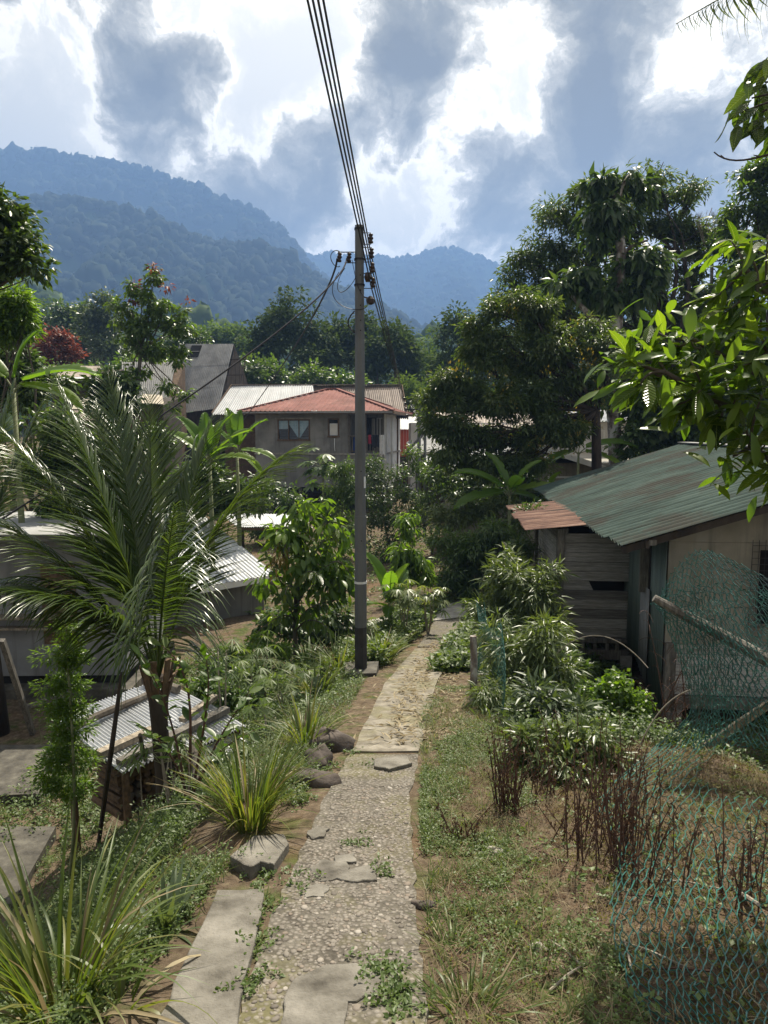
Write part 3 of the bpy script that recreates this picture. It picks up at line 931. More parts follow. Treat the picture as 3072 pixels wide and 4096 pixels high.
M['cloth_red'] = surf_mat('cloth_red', [(.3, (.35, .03, .06)), (.7, (.48, .06, .10))], 3, 4, .9, .1, 20)
M['plastic_blue'] = surf_mat('plastic_blue', [(.3, (.02, .06, .28)), (.7, (.04, .09, .36))], 3, 4, .4, 0)
M['metal_dark'] = surf_mat('metal_dark', [(.3, (.02, .02, .022)), (.7, (.05, .05, .055))], 5, 4, .5, .1, 30, .003, metal=.6)
def glass_mat():
    m, nt, b = new_mat('window_glass')
    b.inputs['Base Color'].default_value = (.015, .018, .022, 1)
    b.inputs['Roughness'].default_value = .06
    b.inputs['Specular IOR Level'].default_value = .8
    return m
M['glass'] = glass_mat()

# ------------------------------------------------------------------ building helpers
def V3(*a): return Vector(a)

def sheet_mesh(A, B, C, D, corr=9, amp=.018, prof='sine', sub=6, thick=.0):
    """corrugated sheet, ribs run from edge AB (low) to edge DC (high); A,B,C,D world points"""
    A, B, C, D = Vector(A), Vector(B), Vector(C), Vector(D)
    n = ((B - A).cross(D - A)).normalized()
    if n.z < 0 and abs(n.z) > .05: n = -n
    m = corr * sub
    V = []
    for j, (p, q) in enumerate(((A, B), (A.lerp(D, .5), B.lerp(C, .5)), (D, C))):
        for i in range(m + 1):
            t = i / m
            if prof == 'sine': h = amp * math.sin(2*math.pi*corr*t)
            else:
                ph = (t * corr) % 1.0
                h = amp * (1 if ph < .22 else (-1))
            V.append(p.lerp(q, t) + n * h)
    f = []
    for j in range(2):
        for i in range(m):
            a = j*(m+1) + i
            f.append([a, a+1, a+m+2, a+m+1])
    # turned-down skin a few millimetres below so the sheet has an underside
    base = len(V)
    V2 = V + [v - n * .004 for v in V]
    f2 = f + [[q + base for q in x][::-1] for x in f]
    return [list(v) for v in V2], np.array(f2)

def sheet_roof(parent, A, B, C, D, n, mat, corr=9, amp=.018, prof='sine', sub=6, name='roof_sheet', uneven=.02, rows=1):
    """split a roof plane into n overlapping sheets (x rows), each its own part"""
    A, B, C, D = Vector(A), Vector(B), Vector(C), Vector(D)
    nrm = ((B - A).cross(D - A)).normalized()
    if nrm.z < 0: nrm = -nrm
    Ls = (D - A).length
    for r in range(rows):
        s0, s1 = r / rows, (r + 1) / rows
        a, b_, c, d = A.lerp(D, s0), B.lerp(C, s0), B.lerp(C, s1), A.lerp(D, s1)
        for i in range(n):
            t0, t1 = i / n, min(1.0, (i + 1.04) / n)
            lift = nrm * (.006 * (i % 2) + .014 * r + (rng.uniform(0, .006)))
            e = rng.uniform(-uneven, uneven) / max(Ls, .1)
            pa = a.lerp(b_, t0); pb = a.lerp(b_, t1); pc = d.lerp(c, t1); pd = d.lerp(c, t0)
            pa2 = pa + (pa - pd) * (e + .01); pb2 = pb + (pb - pc) * (e + .01)
            V, f = sheet_mesh(pa2 + lift, pb2 + lift, pc + lift, pd + lift, corr, amp, prof, sub)
            link(name, raw_mesh(name, V, [f]), mat, parent, smooth=(prof == 'sine'))

def local(o):
    """children built in world coordinates: shift them back under a root that stands elsewhere"""
    bpy.context.view_layer.update()

def rootw(name, label, cat, base=None, group=None):
    """an Empty whose children are built in world coordinates (children get the inverse)"""
    o = bpy.data.objects.new(name, None); col.objects.link(o)
    o.location = base if base is not None else (0, 0, 0)
    o.empty_display_size = .1
    return tag(o, label, cat, group)
def settle():
    """give every world-built child of a moved Empty the matching inverse offset"""
    for o in col.objects:
        p = o.parent
        if p is not None and p.type == 'EMPTY' and p.location.length > 0 and not o.get('_local'):
            o.matrix_parent_inverse = Matrix.Translation(-p.location)

class Frame:
    """local axes of a building: u (right along the front), v (back, away from the viewer), z up"""
    def __init__(s, o, ang):
        s.o = Vector(o); s.u = Vector((math.cos(ang), math.sin(ang), 0)); s.v = Vector((-math.sin(ang), math.cos(ang), 0)); s.a = ang
    def p(s, u, v, z): return s.o + s.u*u + s.v*v + Vector((0, 0, z))
    def box(s, mb, u0, u1, v0, v1, z0, z1, tone=.5):
        c = s.p((u0+u1)/2, (v0+v1)/2, (z0+z1)/2)
        return mb.box(c, (abs(u1-u0), abs(v1-v0), abs(z1-z0)), s.a, tone=tone)
    def part(s, name, mat, parent, *b):
        mb = MB()
        for x in b: s.box(mb, *x)
        return mb.build(name, mat, parent)

def framed_window(fr, parent, u0, u1, z0, z1, v=0.0, panes=1, fmat='wood_brown', fw=.07, louvre=0, curtain=None, depth=.08):
    """window on the front face (v = wall face, v grows backwards): frame standing 3 cm proud, panes recessed"""
    mb = MB(); d0, d1 = v - .03, v + depth
    fr.box(mb, u0, u1, d0, d1, z1 - fw, z1); fr.box(mb, u0 - .03, u1 + .03, d0 - .03, d1, z0 - .02, z0 + fw)
    fr.box(mb, u0, u0 + fw, d0, d1, z0 + fw, z1 - fw); fr.box(mb, u1 - fw, u1, d0, d1, z0 + fw, z1 - fw)
    w = (u1 - u0 - fw) / panes
    for i in range(1, panes):
        x = u0 + fw/2 + i*w
        fr.box(mb, x - fw*.4, x + fw*.4, d0 + .005, d1, z0 + fw, z1 - fw)
    win = mb.build('window', M[fmat], parent)
    for i in range(panes):
        a = u0 + fw/2 + i*w + fw*.4; b_ = a + w - fw*.8
        if louvre:
            n = louvre; hh = (z1 - z0 - 2*fw) / n
            for j in range(n):
                m2 = MB()
                zc = z0 + fw + (j + .5)*hh
                p0 = [fr.p(a, v + .02, zc - hh*.42), fr.p(b_, v + .02, zc - hh*.42), fr.p(b_, v + .026, zc - hh*.42), fr.p(a, v + .026, zc - hh*.42)]
                p1 = [fr.p(a, v + .06, zc + hh*.5), fr.p(b_, v + .06, zc + hh*.5), fr.p(b_, v + .066, zc + hh*.5), fr.p(a, v + .066, zc + hh*.5)]
                m2.hexa(p0, p1); m2.build('pane', M['glass'], win)
        else:
            fr.part('pane', M['glass'], win, (a, b_, v + .03, v + .04, z0 + fw, z1 - fw))
    if curtain:
        for i in range(panes):
            a = u0 + fw/2 + i*w + fw*.4; b_ = a + w - fw*.8
            m2 = MB(); side = curtain[i % len(curtain)]
            n = 8; Vv = []
            for j in range(n + 1):
                t = j/n
                x = a + (b_-a)*t
                drop = (z1 - z0 - 2*fw) * (.95 - .75*(t if side > 0 else 1-t)) if abs(side) == 1 else (z1 - z0 - 2*fw) * .45
                vv = v + .018 + .008*math.sin(j*2.2)
                Vv += [fr.p(x, vv, z1 - fw), fr.p(x, vv, z1 - fw - drop)]
            m2.add([list(q) for q in Vv], [[[2*j, 2*j+1, 2*j+3, 2*j+2] for j in range(n)]])
            m2.build('curtain', M['cloth_blue'], win)
    return win

# ------------------------------------------------------------------ red-roofed house in the middle
fr = Frame(at(382, 484, 40.0), R(-9))            # origin: front right corner of the upper storey, at the wall's lower edge
fr = Frame(Vector((at(382, 450, 40).x, 40.0, -1.55)), R(-9))
Hh = rootw('house', 'grey cement house with faded red hip roof and laundry balcony', 'house', Vector((fr.o.x, fr.o.y, gz(fr.o.x, fr.o.y))))
ZE = 2.72 - fr.o.z + 0.0                          # eave height above fr.o
ZE = 4.30
WL, WD = 7.4, 7.5                                # width, depth
ZF = 1.95                                        # upper floor level
t_ = .16; OV_G = .75
# openings on the front wall: (u0,u1,z0,z1)
op = [(-6.05, -4.15, 2.65, 3.85), (-3.10, -2.45, 2.85, 3.90), (-1.95, -.0, ZF + .02, 4.18)]
fr.part('wall', M['grey_wall'], Hh,
        (-WL, -6.05, 0, t_, 0, ZE), (-6.05, -4.15, 0, t_, 0, 2.65), (-6.05, -4.15, 0, t_, 3.85, ZE),
        (-4.15, -3.10, 0, t_, 0, ZE), (-3.10, -2.45, 0, t_, 0, 2.85), (-3.10, -2.45, 0, t_, 3.90, ZE),
        (-2.45, -1.95, 0, t_, 0, ZE), (-1.95, 0, 0, t_, 0, ZF - .1), (-1.95, 0, 0, t_, 4.18, ZE))
fr.part('wall', M['grey_wall'], Hh, (-WL, -WL + t_, t_ + .003, WD, 0, ZE))
fr.part('wall', M['white_wall'], Hh, (-t_, 0, 1.9, WD, ZF, ZE), (-t_, 0, t_ + .003, WD, 0, ZF - .1))
fr.part('wall', M['grey_wall'], Hh, (-1.95, -1.80, t_ + .003, 1.8, ZF, ZE), (-1.80, -t_ - .003, 1.7, 1.83, ZF, ZE))
fr.part('floor_slab', M['concrete'], Hh, (-WL - .05, .08, -.04, WD, ZF - .1, ZF))
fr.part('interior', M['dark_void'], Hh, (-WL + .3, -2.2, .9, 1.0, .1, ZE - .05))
fr.part('interior', M['dark_void'], Hh, (-WL + .2, -.3, .3, WD - .3, -.35, .06))  # near-black slab: the shade under the raised floor, put into colour
framed_window(fr, Hh, -6.05, -4.15, 2.65, 3.85, 0, 3, louvre=7, curtain=(2, -1, 1))
w_ = framed_window(fr, Hh, -3.10, -2.45, 2.85, 3.90, 0, 1)
fr.part('curtain', M['cloth_white'], w_, (-3.00, -2.55, .015, .025, 2.95, 3.62))
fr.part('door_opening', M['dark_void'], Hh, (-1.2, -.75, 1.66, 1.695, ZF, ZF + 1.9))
for a in (-.58, -.38):
    framed_window(Frame(fr.p(a + .1, 0, 0), fr.a), Hh, -.09, .09, ZF + .75, ZF + 2.0, 1.69, 1, fmat='white_paint', fw=.03, louvre=6)
mb = MB(); mb.tube([fr.p(-2.72, -.03, 2.78), fr.p(-2.72, -.04, 2.3), fr.p(-2.70, -.03, 2.05)], .022, 8); mb.build('drain_pipe', M['white_paint'], Hh, True)
fr.part('gutter', M['siding_grey'], Hh, (-WL - .7, .7, -OV_G - .10, -OV_G - .02, 4.18, 4.27))
fr.part('lintel', M['concrete'], Hh, (-6.2, -4.0, -.035, -.003, 3.86, 3.95))
# balcony railing: rails and balusters
rl = MB(); fr.box(rl, -1.95, .02, -.03, .05, ZF + .92, ZF + 1.0); fr.box(rl, -1.95, .02, -.03, .05, ZF + .08, ZF + .14)
rl.build('railing', M['post_wood'], Hh)
for i in range(12):
    u = -1.88 + i * .168
    fr.part('baluster', M['post_wood'], Hh, (u, u + .045, -.005, .03, ZF + .14, ZF + .92))
for u in (-1.93, -.98, .02):
    fr.part('post', M['post_wood'], Hh, (u, u + .09, -.02, .07, ZF, 4.28))
fr.part('post', M['white_paint'], Hh, (.10, .22, 2.6, 2.72, -2.0, ZE + .1))
fr.part('post', M['white_paint'], Hh, (.04, .14, .55, .65, -2.0, ZE))
for u in (-WL + .25, -4.9, -2.4, -.2):
    fr.part('stilt', M['concrete_dark'], Hh, (u, u + .2, .1, .3, -2.2, 0))
# hip roof
OV = .75
e = [fr.p(-WL - OV, -OV, ZE), fr.p(OV, -OV, ZE), fr.p(OV, WD + OV, ZE), fr.p(-WL - OV, WD + OV, ZE)]
pk1 = fr.p(-WL/2 + .3, WD/2, ZE + 1.42); pk0 = fr.p(-WL/2 - .3, WD/2, ZE + 1.42)
def hip_face(a, b_, c, d, n, parent, mat, name='roof_sheet'):
    """triangular or trapezoid face in vertical sheets, each cut to the hip lines"""
    a, b_, c, d = map(Vector, (a, b_, c, d))
    nr = ((b_-a).cross(d-a)).normalized()
    if nr.z < 0: nr = -nr
    ax = (b_-a).normalized(); L = (b_-a).length
    tD = (d-a).dot(ax)/L; tC = (c-a).dot(ax)/L
    up = (d-a) - ax*((d-a).dot(ax))
    def h(t):
        if t < tD: return t/tD
        if t > tC: return (1-t)/(1-tC)
        return 1.0
    for i in range(n):
        t0, t1 = i/n, (i+1)/n
        V = []; m = 12
        for j in range(m+1):
            t = t0 + (t1-t0)*j/m
            hh = .035 if j % 4 == 0 else -.0
            p = a + ax*(L*t)
            V.append(p + nr*hh + nr*.004*(i % 2)); V.append(p + up*max(0, h(t)) + nr*hh + nr*.004*(i % 2))
        f = [[2*j, 2*j+2, 2*j+3, 2*j+1] for j in range(m)]
        link(name, raw_mesh(name, [list(v) for v in V], [np.array(f)]), mat, parent)
hip_face(e[0], e[1], pk1, pk0, 11, Hh, M['roof_red'])
hip_face(e[1], e[2], pk1 + Vector((.01, 0, 0)), pk1, 10, Hh, M['roof_red'])
hip_face(e[3], e[0], pk0 + Vector((.01, 0, 0)), pk0, 10, Hh, M['roof_red'])
for a, b_ in ((e[0], pk0), (e[1], pk1), (e[2], pk1), (e[3], pk0), (pk0, pk1)):
    mb = MB(); mb.bar(a + V3(0, 0, .05), b_ + V3(0, 0, .06), .22, .05); mb.build('ridge_cap', M['roof_red'], Hh)
mb = MB()
for a, b_ in ((e[0], e[1]), (e[1], e[2]), (e[3], e[0])): mb.bar(a - V3(0, 0, .09), b_ - V3(0, 0, .09), .04, .16)
mb.build('fascia', M['wood_brown'], Hh)
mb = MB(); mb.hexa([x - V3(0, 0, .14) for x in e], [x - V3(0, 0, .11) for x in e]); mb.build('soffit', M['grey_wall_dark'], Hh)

def cloth(parts, name, label, mat, fr, u0, u1, v, ztop, drop, group='laundry hung on the balcony'):
    mb = MB(); n = 8; Vv = []
    for j in range(n+1):
        t = j/n; u = u0 + (u1-u0)*t; w = v + .03*math.sin(j*1.9)
        for zz in (0, .5, 1): Vv.append(fr.p(u + .02*zz*math.sin(j), w - .02*zz, ztop - drop*zz*(1 - .08*math.sin(j*1.3))))
    f = [[3*j+i, 3*j+i+1, 3*j+4+i, 3*j+3+i] for j in range(n) for i in range(2)]
    mb.add([list(q) for q in Vv], [f]); Vb = [fr.p(0, .012, 0) - fr.p(0, 0, 0)]
    o = mb.build(name, mat)
    o.modifiers.new('thick', 'SOLIDIFY').thickness = .012
    return tag(o, label, 'laundry', group)
cloth(None, 'garment', 'dark shirts hanging under the balcony roof of the red-roofed house', M['cloth_dark'], fr, -.95, -.45, .5, ZF + 2.0, .9)
cloth(None, 'garment', 'pale striped trousers hanging under the balcony roof of the red-roofed house', M['grey_wall'], fr, -.62, -.45, .25, ZF + 1.95, 1.25)
cloth(None, 'garment', 'white towel draped over the end of the balcony rail', M['cloth_white'], fr, -.12, .16, -.09, ZF + 1.03, 1.15)
cloth(None, 'garment', 'black garment draped over the balcony rail', M['cloth_dark'], fr, -.55, -.16, -.09, ZF + 1.03, .7)
cloth(None, 'garment', 'pink-red cloth hanging on the balcony rail', M['cloth_red'], fr, -.75, -.62, -.08, ZF + 1.03, .5)
mb = MB(); b_ = fr.p(-1.55, .45, ZF)
mb.lathe(b_, [(.20, 0), (.23, .2), (.23, .7), (.20, .88), (.21, .9)], 14)
o = mb.build('barrel', M['plastic_blue'], smooth=True); tag(o, 'blue plastic barrel standing on the balcony behind the rails', 'barrel')
fr_red = fr

# ------------------------------------------------------------------ long house behind: white roof and rust-brown roof
hb = rootw('house', 'long house behind the red roof, half white and half rust-brown roofing', 'house', Vector((-6, 46, gz(-6, 46))))
def roofpt(px, py, Y): return at(px, py, Y)
A, B = at(212, 414, 45.0), at(318, 414, 45.0); C, D = at(313, 385.5, 48.5), at(232, 385.5, 48.5)
zE = (A.z + B.z)/2; A.z = B.z = zE; zR = (C.z + D.z)/2; C.z = D.z = zR
sheet_roof(hb, A, B, C, D, 8, M['zinc_bright'], 6, .03, 'rib', 6, uneven=.03)
A2, B2 = at(314, 420, 45.6), at(408, 420, 45.6); C2, D2 = at(402, 385, 49), at(312, 385, 49)
A2.z = B2.z = zE - .25; C2.z = D2.z = zR + .03
sheet_roof(hb, A2, B2, C2, D2, 8, M['roof_brown'], 6, .03, 'rib', 6, uneven=.03)
mb = MB(); mb.bar(D + V3(0, 0, .05), C2 + V3(0, 0, .05), .3, .05); mb.build('ridge_cap', M['roof_brown'], hb)
mb = MB()
mb.hexa([V3(A.x + .6, 45.7, -2.9), V3(B2.x - .6, 45.9, -2.9), V3(B2.x - .6, 52.5, -2.9), V3(A.x + .6, 52.5, -2.9)],
        [V3(A.x + .6, 45.7, zE + .02), V3(B2.x - .6, 45.9, zE + .02), V3(B2.x - .6, 52.5, zE + .02), V3(A.x + .6, 52.5, zE + .02)])
mb.build('wall', M['wood_brown'], hb)
mb = MB()
mb.bar(B2, C2, .05, .2); mb.bar(A, D, .05, .2); mb.build('fascia', M['wood_brown'], hb)
Bk, Ck = Vector((B2.x, 52.8, zE)), C2
sheet_roof(hb, Vector((A.x, 53, zE)), Vector((B2.x, 53, zE)), C2, D, 16, M['roof_brown'], 6, .03, 'rib', 6)

# steep grey barn roof
bn = rootw('barn', 'tall barn with steep weathered grey iron roof and a dark roof hatch', 'barn', Vector((-11.5, 50, gz(-11.5, 50))))
A, B = at(150, 417, 49.0), at(219, 408, 49.0); C, D = at(234, 344, 52.4), at(180, 344.5, 52.4)
D.z = C.z = (C.z + D.z)/2
sheet_roof(bn, A, B, C, D, 7, M['zinc_old'], 5, .035, 'sine', 6, uneven=.06, rows=3)
hatch = [A.lerp(D, s).lerp(B.lerp(C, s), t) for s, t in ((.80, .24), (.80, .42), (.97, .42), (.97, .24))]
nr = ((B-A).cross(D-A)).normalized(); nr = nr if nr.z > 0 else -nr
mb = MB(); mb.hexa([p + nr*.02 for p in hatch], [p + nr*.10 for p in hatch]); mb.build('roof_hatch', M['dark_void'], bn)
mb = MB(); pa, pb = hatch[0].lerp(hatch[3], .45), hatch[1].lerp(hatch[2], .45); mb.bar(pa + nr*.12, pb + nr*.12, .05, .05); mb.build('hatch_bar', M['zinc_old'], bn)
gback = [V3(B.x + .5, 57, B.z), V3(B.x - 6, 57, B.z)]
# right gable, dark boards
g0, g1, g2 = B + V3(-.05, .1, 0), V3(C.x - .05, C.y, C.z - .1), V3(B.x + 1.2, 56.2, B.z + .4)
n_ = 9
for i in range(n_):
    t0, t1 = i/n_, (i + .93)/n_
    def lo(t): return Vector((g0.x + (g2.x-g0.x)*t, g0.y + (g2.y-g0.y)*t, -2.9))
    def hi(t):
        p = lo(t)
        tt = (C.y - g0.y)/(g2.y - g0.y)
        z = g0.z + (g1.z-g0.z)*(t/tt) if t < tt else g1.z + (g2.z-g1.z)*((t-tt)/(1-tt))
        return Vector((p.x, p.y, z - .05))
    mb = MB(); mb.hexa([lo(t0), lo(t1), lo(t1) + V3(-.04, 0, 0), lo(t0) + V3(-.04, 0, 0)], [hi(t0), hi(t1), hi(t1) + V3(-.04, 0, 0), hi(t0) + V3(-.04, 0, 0)])
    mb.build('board', M['bark_dark'], bn)
sheet_roof(bn, Vector((D.x - .3, 57, A.z)), Vector((C.x + .9, 57, A.z)), C, D, 7, M['zinc_old'], 8, .022, 'sine', 4)
mb = MB()
for s in (.25, .5, .75):
    p = B.lerp(C, s); mb.bar(p, p + V3(1.1, .4, .05), .06, .06)
mb.bar(B.lerp(C, .2) + V3(1.0, .35, 0), B.lerp(C, .85) + V3(1.0, .35, 0), .06, .06)
mb.build('gable_frame', M['bark_dark'], bn)
mb = MB(); mb.hexa([V3(A.x, 49.2, -2.9), V3(B.x, 49.2, -2.9), V3(B.x, 56, -2.9), V3(A.x, 56, -2.9)], [V3(A.x, 49.2, A.z-.02), V3(B.x, 49.2, B.z-.02), V3(B.x, 56, B.z-.02), V3(A.x, 56, A.z-.02)]); mb.build('wall', M['bark_dark'], bn)

# pale iron roof left of the barn
hs = rootw('house', 'low house with clean silver iron roof left of the barn', 'house', Vector((-15, 45, gz(-15, 45))))
A, B = at(122, 402, 44), at(168, 404, 44); C, D = at(176, 362, 48), at(122, 362, 48)
A.z = B.z; C.z = D.z
sheet_roof(hs, A, B, C, D, 5, M['siding_grey'], 5, .035, 'rib', 6)
mb = MB(); mb.hexa([V3(A.x, 44.4, -2.9), V3(B.x, 44.4, -2.9), V3(B.x, 48, -2.9), V3(A.x, 48, -2.9)], [V3(A.x, 44.4, A.z), V3(B.x, 44.4, A.z), V3(B.x, 48, C.z-.1), V3(A.x, 48, C.z-.1)]); mb.build('wall', M['wood_brown'], hs)
# brown-roofed house far left with a white eave
hl = rootw('house', 'dark wooden house with brown roof edged by a bright iron strip', 'house', Vector((-16, 38, gz(-16, 38))))
A, B = at(38, 377, 38), at(104, 377, 38); C, D = at(100, 366, 42), at(54, 366, 42)
A.z = B.z; C.z = D.z
sheet_roof(hl, A, B, C, D, 5, M['roof_brown'], 8, .02, 'sine', 4)
sheet_roof(hl, A + V3(.1, -.5, -.12), B + V3(0, -.5, -.12), B + V3(0, .25, .02), A + V3(.1, .25, .02), 5, M['zinc_bright'], 8, .02, 'sine', 4)
mb = MB(); mb.hexa([V3(A.x+.5, 38.4, -2.9), V3(B.x-.3, 38.4, -2.9), V3(B.x-.3, 41.8, -2.9), V3(A.x+.5, 41.8, -2.9)], [V3(A.x+.5, 38.4, A.z-.08), V3(B.x-.3, 38.4, A.z-.08), V3(B.x-.3, 41.8, C.z-.2), V3(A.x+.5, 41.8, C.z-.2)]); mb.build('wall', M['bark_dark'], hl)
# small tan roof in front of it
ht = rootw('lean_to', 'small shed with bent tan iron roof behind the palm', 'shed', Vector((-13, 30, gz(-13, 30))))
A, B = at(70, 420, 29), at(100, 420, 29); C, D = at(102, 396, 31), at(74, 400, 31)
sheet_roof(ht, A, A.lerp(B, 1), B.lerp(C, .5), A.lerp(D, .5), 3, M['roof_brown'], 8, .02, 'sine', 4)
sheet_roof(ht, A.lerp(D, .47) + V3(0, 0, .05), B.lerp(C, .47) + V3(0, 0, .05), C + V3(0, 0, .05), D + V3(0, 0, -.1), 3, M['roof_tan'], 8, .02, 'sine', 4)
mb = MB(); mb.hexa([V3(A.x+.2, 29.2, -2.95), V3(B.x, 29.2, -2.95), V3(B.x, 31, -2.95), V3(A.x+.2, 31, -2.95)], [V3(A.x+.2, 29.2, A.z), V3(B.x, 29.2, A.z), V3(B.x, 31, C.z-.1), V3(A.x+.2, 31, C.z-.1)]); mb.build('wall', M['wood_brown'], ht)
# second tan sheet roof, between palm and barn
ht = rootw('lean_to', 'low tan iron roof at the foot of the barn', 'shed', Vector((-9, 33, gz(-9, 33))))
A, B = at(140, 403, 32), at(164, 404, 32); C, D = at(162, 395, 35), at(143, 394, 35)
sheet_roof(ht, A, B, C, D, 3, M['roof_tan'], 8, .02, 'sine', 4)
mb = MB(); mb.hexa([V3(A.x+.2, 32.2, -2.95), V3(B.x-.1, 32.2, -2.95), V3(B.x-.1, 35, -2.95), V3(A.x+.2, 35, -2.95)], [V3(A.x+.2, 32.2, A.z-.1), V3(B.x-.1, 32.2, A.z-.1), V3(B.x-.1, 35, C.z-.12), V3(A.x+.2, 35, C.z-.12)]); mb.build('wall', M['bark_dark'], ht)

# ------------------------------------------------------------------ cluster right of the red-roofed house
h1 = rootw('shed', 'small shed with red panelled wall and pale iron roof', 'shed', Vector((1.3, 56, gz(1.3, 56))))
A, B = at(396, 429, 55), at(418, 429, 55); C, D = at(418, 415, 59), at(396, 415, 59)
sheet_roof(h1, A, B, C, D, 4, M['zinc_bright'], 4, .03, 'rib', 6)
for i in range(6):
    x0 = at(397.5, 435, 55.5).x + i*.24
    mb = MB(); mb.box((x0 + .115, 55.5, (A.z + at(0, 441, 55.5).z)/2 - .6), (.225, .05, A.z - at(0, 441, 55.5).z + 1.2)); mb.build('wall_panel', M['red_wall'], h1)
mb = MB(); mb.box((at(416, 435, 55.7).x, 57, .2), (.8, 2.6, 2.2)); mb.build('wall', M['white_wall'], h1)
mb = MB(); mb.box((at(406, 435, 55.7).x, 57, -1.6), (2.4, 2.6, 2.6)); mb.build('base', M['bark_dark'], h1)
h2 = rootw('house', 'far house with grey iron roof beyond the second pole', 'house', Vector((2.6, 64, gz(2.6, 64))))
A, B = at(400, 413.5, 63), at(440, 413.5, 63); C, D = at(440, 398, 67), at(402, 398, 67)
sheet_roof(h2, A, B, C, D, 5, M['zinc_old'], 5, .035, 'rib', 6)
mb = MB(); mb.hexa([V3(A.x + .3, 63.5, -2.5), V3(B.x, 63.5, -2.5), V3(B.x, 67, -2.5), V3(A.x+.3, 67, -2.5)], [V3(A.x + .3, 63.5, A.z), V3(B.x, 63.5, A.z), V3(B.x, 67, C.z-.1), V3(A.x+.3, 67, C.z-.1)]); mb.build('wall', M['white_wall'], h2)
h3 = rootw('house', 'white-walled house with dark window behind the longan tree', 'house', Vector((4.5, 50, gz(4.5, 50))))
f3_ = Frame(V3(at(432, 440, 50).x - 1.5, 50, -2.8), 0)
f3_.part('wall', M['white_wall'], h3, (0, 7.5, 0, 4, 0, 5.0))
framed_window(f3_, h3, .9, 2.2, 3.7, 4.7, -.02, 2, fmat='white_paint')
A, B = at(436, 427, 49.3), at(560, 427, 49.3); C, D = at(560, 412, 53), at(436, 412, 53)
sheet_roof(h3, A, B, C, D, 8, M['roof_brown'], 5, .03, 'rib', 6)
h4 = rootw('lean_to', 'dark iron lean-to roof beside the twin poles', 'shed', Vector((3.0, 38, gz(3, 38))))
A, B = at(409, 452, 37.5), at(446, 452, 37.5); C, D = at(452, 434, 42), at(424, 436, 42)
A.z = B.z
sheet_roof(h4, A, B, C, D, 4, M['zinc_old'], 8, .022, 'sine', 5)
mb = MB(); mb.bar(A + V3(-.1, -.03, .02), D + V3(-.1, 0, .02), .06, .3); mb.build('barge_board', M['dark_void'], h4)
sheet_roof(h4, A + V3(.8, -1.2, -.45), B + V3(0, -1.2, -.45), B + V3(0, .1, -.15), A + V3(.8, .1, -.15), 3, M['zinc'], 8, .022, 'sine', 5)
mb = MB(); mb.box((3.2, 40.5, -1.3), (2.6, 4.4, 3.2)); mb.build('wall', M['bark_dark'], h4)
# satellite dish
mb = MB(); c = at(410, 444, 39); mb.lathe(c, [(.01, 0), (.09, .012), (.15, .04), (.18, .07), (.185, .075), (.15, .05), (.02, .013)], 16, (-.2, -.6, .75))
dish = mb.build('satellite_dish', M['siding_grey'], smooth=True)
tag(dish, 'grey satellite dish on the dark roof beside the red panelled shed', 'dish')
mb = MB(); mb.bar(c + V3(0, .05, -.4), c, .05, .05); mb.build('mount', M['metal_dark'], dish)

# ------------------------------------------------------------------ house behind the big trees on the right
h5 = rootw('house', 'beige wooden house with pale barge board among the trees on the right', 'house', Vector((6.6, 27, gz(6.6, 27))))
f5 = Frame(V3(at(538, 480, 27).x, 27, -2.8), R(3))
f5.part('wall', M['beige_wall'], h5, (0, 5.4, 0, 4, 0, 3.25))
framed_window(f5, h5, .35, 1.75, 1.75, 2.75, -.02, 2, fmat='white_paint', louvre=7)
A, B = f5.p(-3.3, -.7, 3.9), f5.p(2.3, -.7, 3.75)
sheet_roof(h5, f5.p(2.9, -.8, 2.95), f5.p(2.9, 4.5, 2.95), f5.p(-.4, 4.5, 4.0), f5.p(-.4, -.8, 4.0), 5, M['zinc'], 8, .022, 'sine', 4)
sheet_roof(h5, f5.p(-3.4, -.8, 3.0), f5.p(-3.4, 4.5, 3.0), f5.p(-.4, 4.5, 4.0), f5.p(-.4, -.8, 4.0), 5, M['zinc'], 8, .022, 'sine', 4)
mb = MB(); mb.bar(f5.p(-.4, -.82, 3.93), f5.p(2.95, -.82, 2.87), .04, .2); mb.bar(f5.p(-.4, -.82, 3.93), f5.p(-3.4, -.82, 2.93), .04, .2); mb.build('barge_board', M['white_paint'], h5)
mb = MB(); mb.hexa([f5.p(-3, 0, 0), f5.p(-.02, 0, 0), f5.p(-.02, 4, 0), f5.p(-3, 4, 0)], [f5.p(-3, 0, 3.0), f5.p(-.02, 0, 3.85), f5.p(-.02, 4, 3.85), f5.p(-3, 4, 3.0)]); mb.build('wall', M['beige_wall'], h5)
h6 = rootw('house', 'white upper storey of a house behind the banana leaves', 'house', Vector((10, 36, gz(10, 36))))
f6 = Frame(V3(at(560, 470, 36).x, 36, -2.8), 0)
f6.part('wall', M['white_wall'], h6, (0, 3.6, 0, 4, 0, 4.9))
framed_window(f6, h6, .9, 2.2, 3.4, 4.5, -.02, 1, fmat='white_paint', louvre=6)
sheet_roof(h6, f6.p(-.5, -.6, 4.95), f6.p(4.2, -.6, 4.95), f6.p(4.2, 4.5, 5.6), f6.p(-.5, 4.5, 5.6), 5, M['zinc_bright'], 6, .03, 'rib', 6)

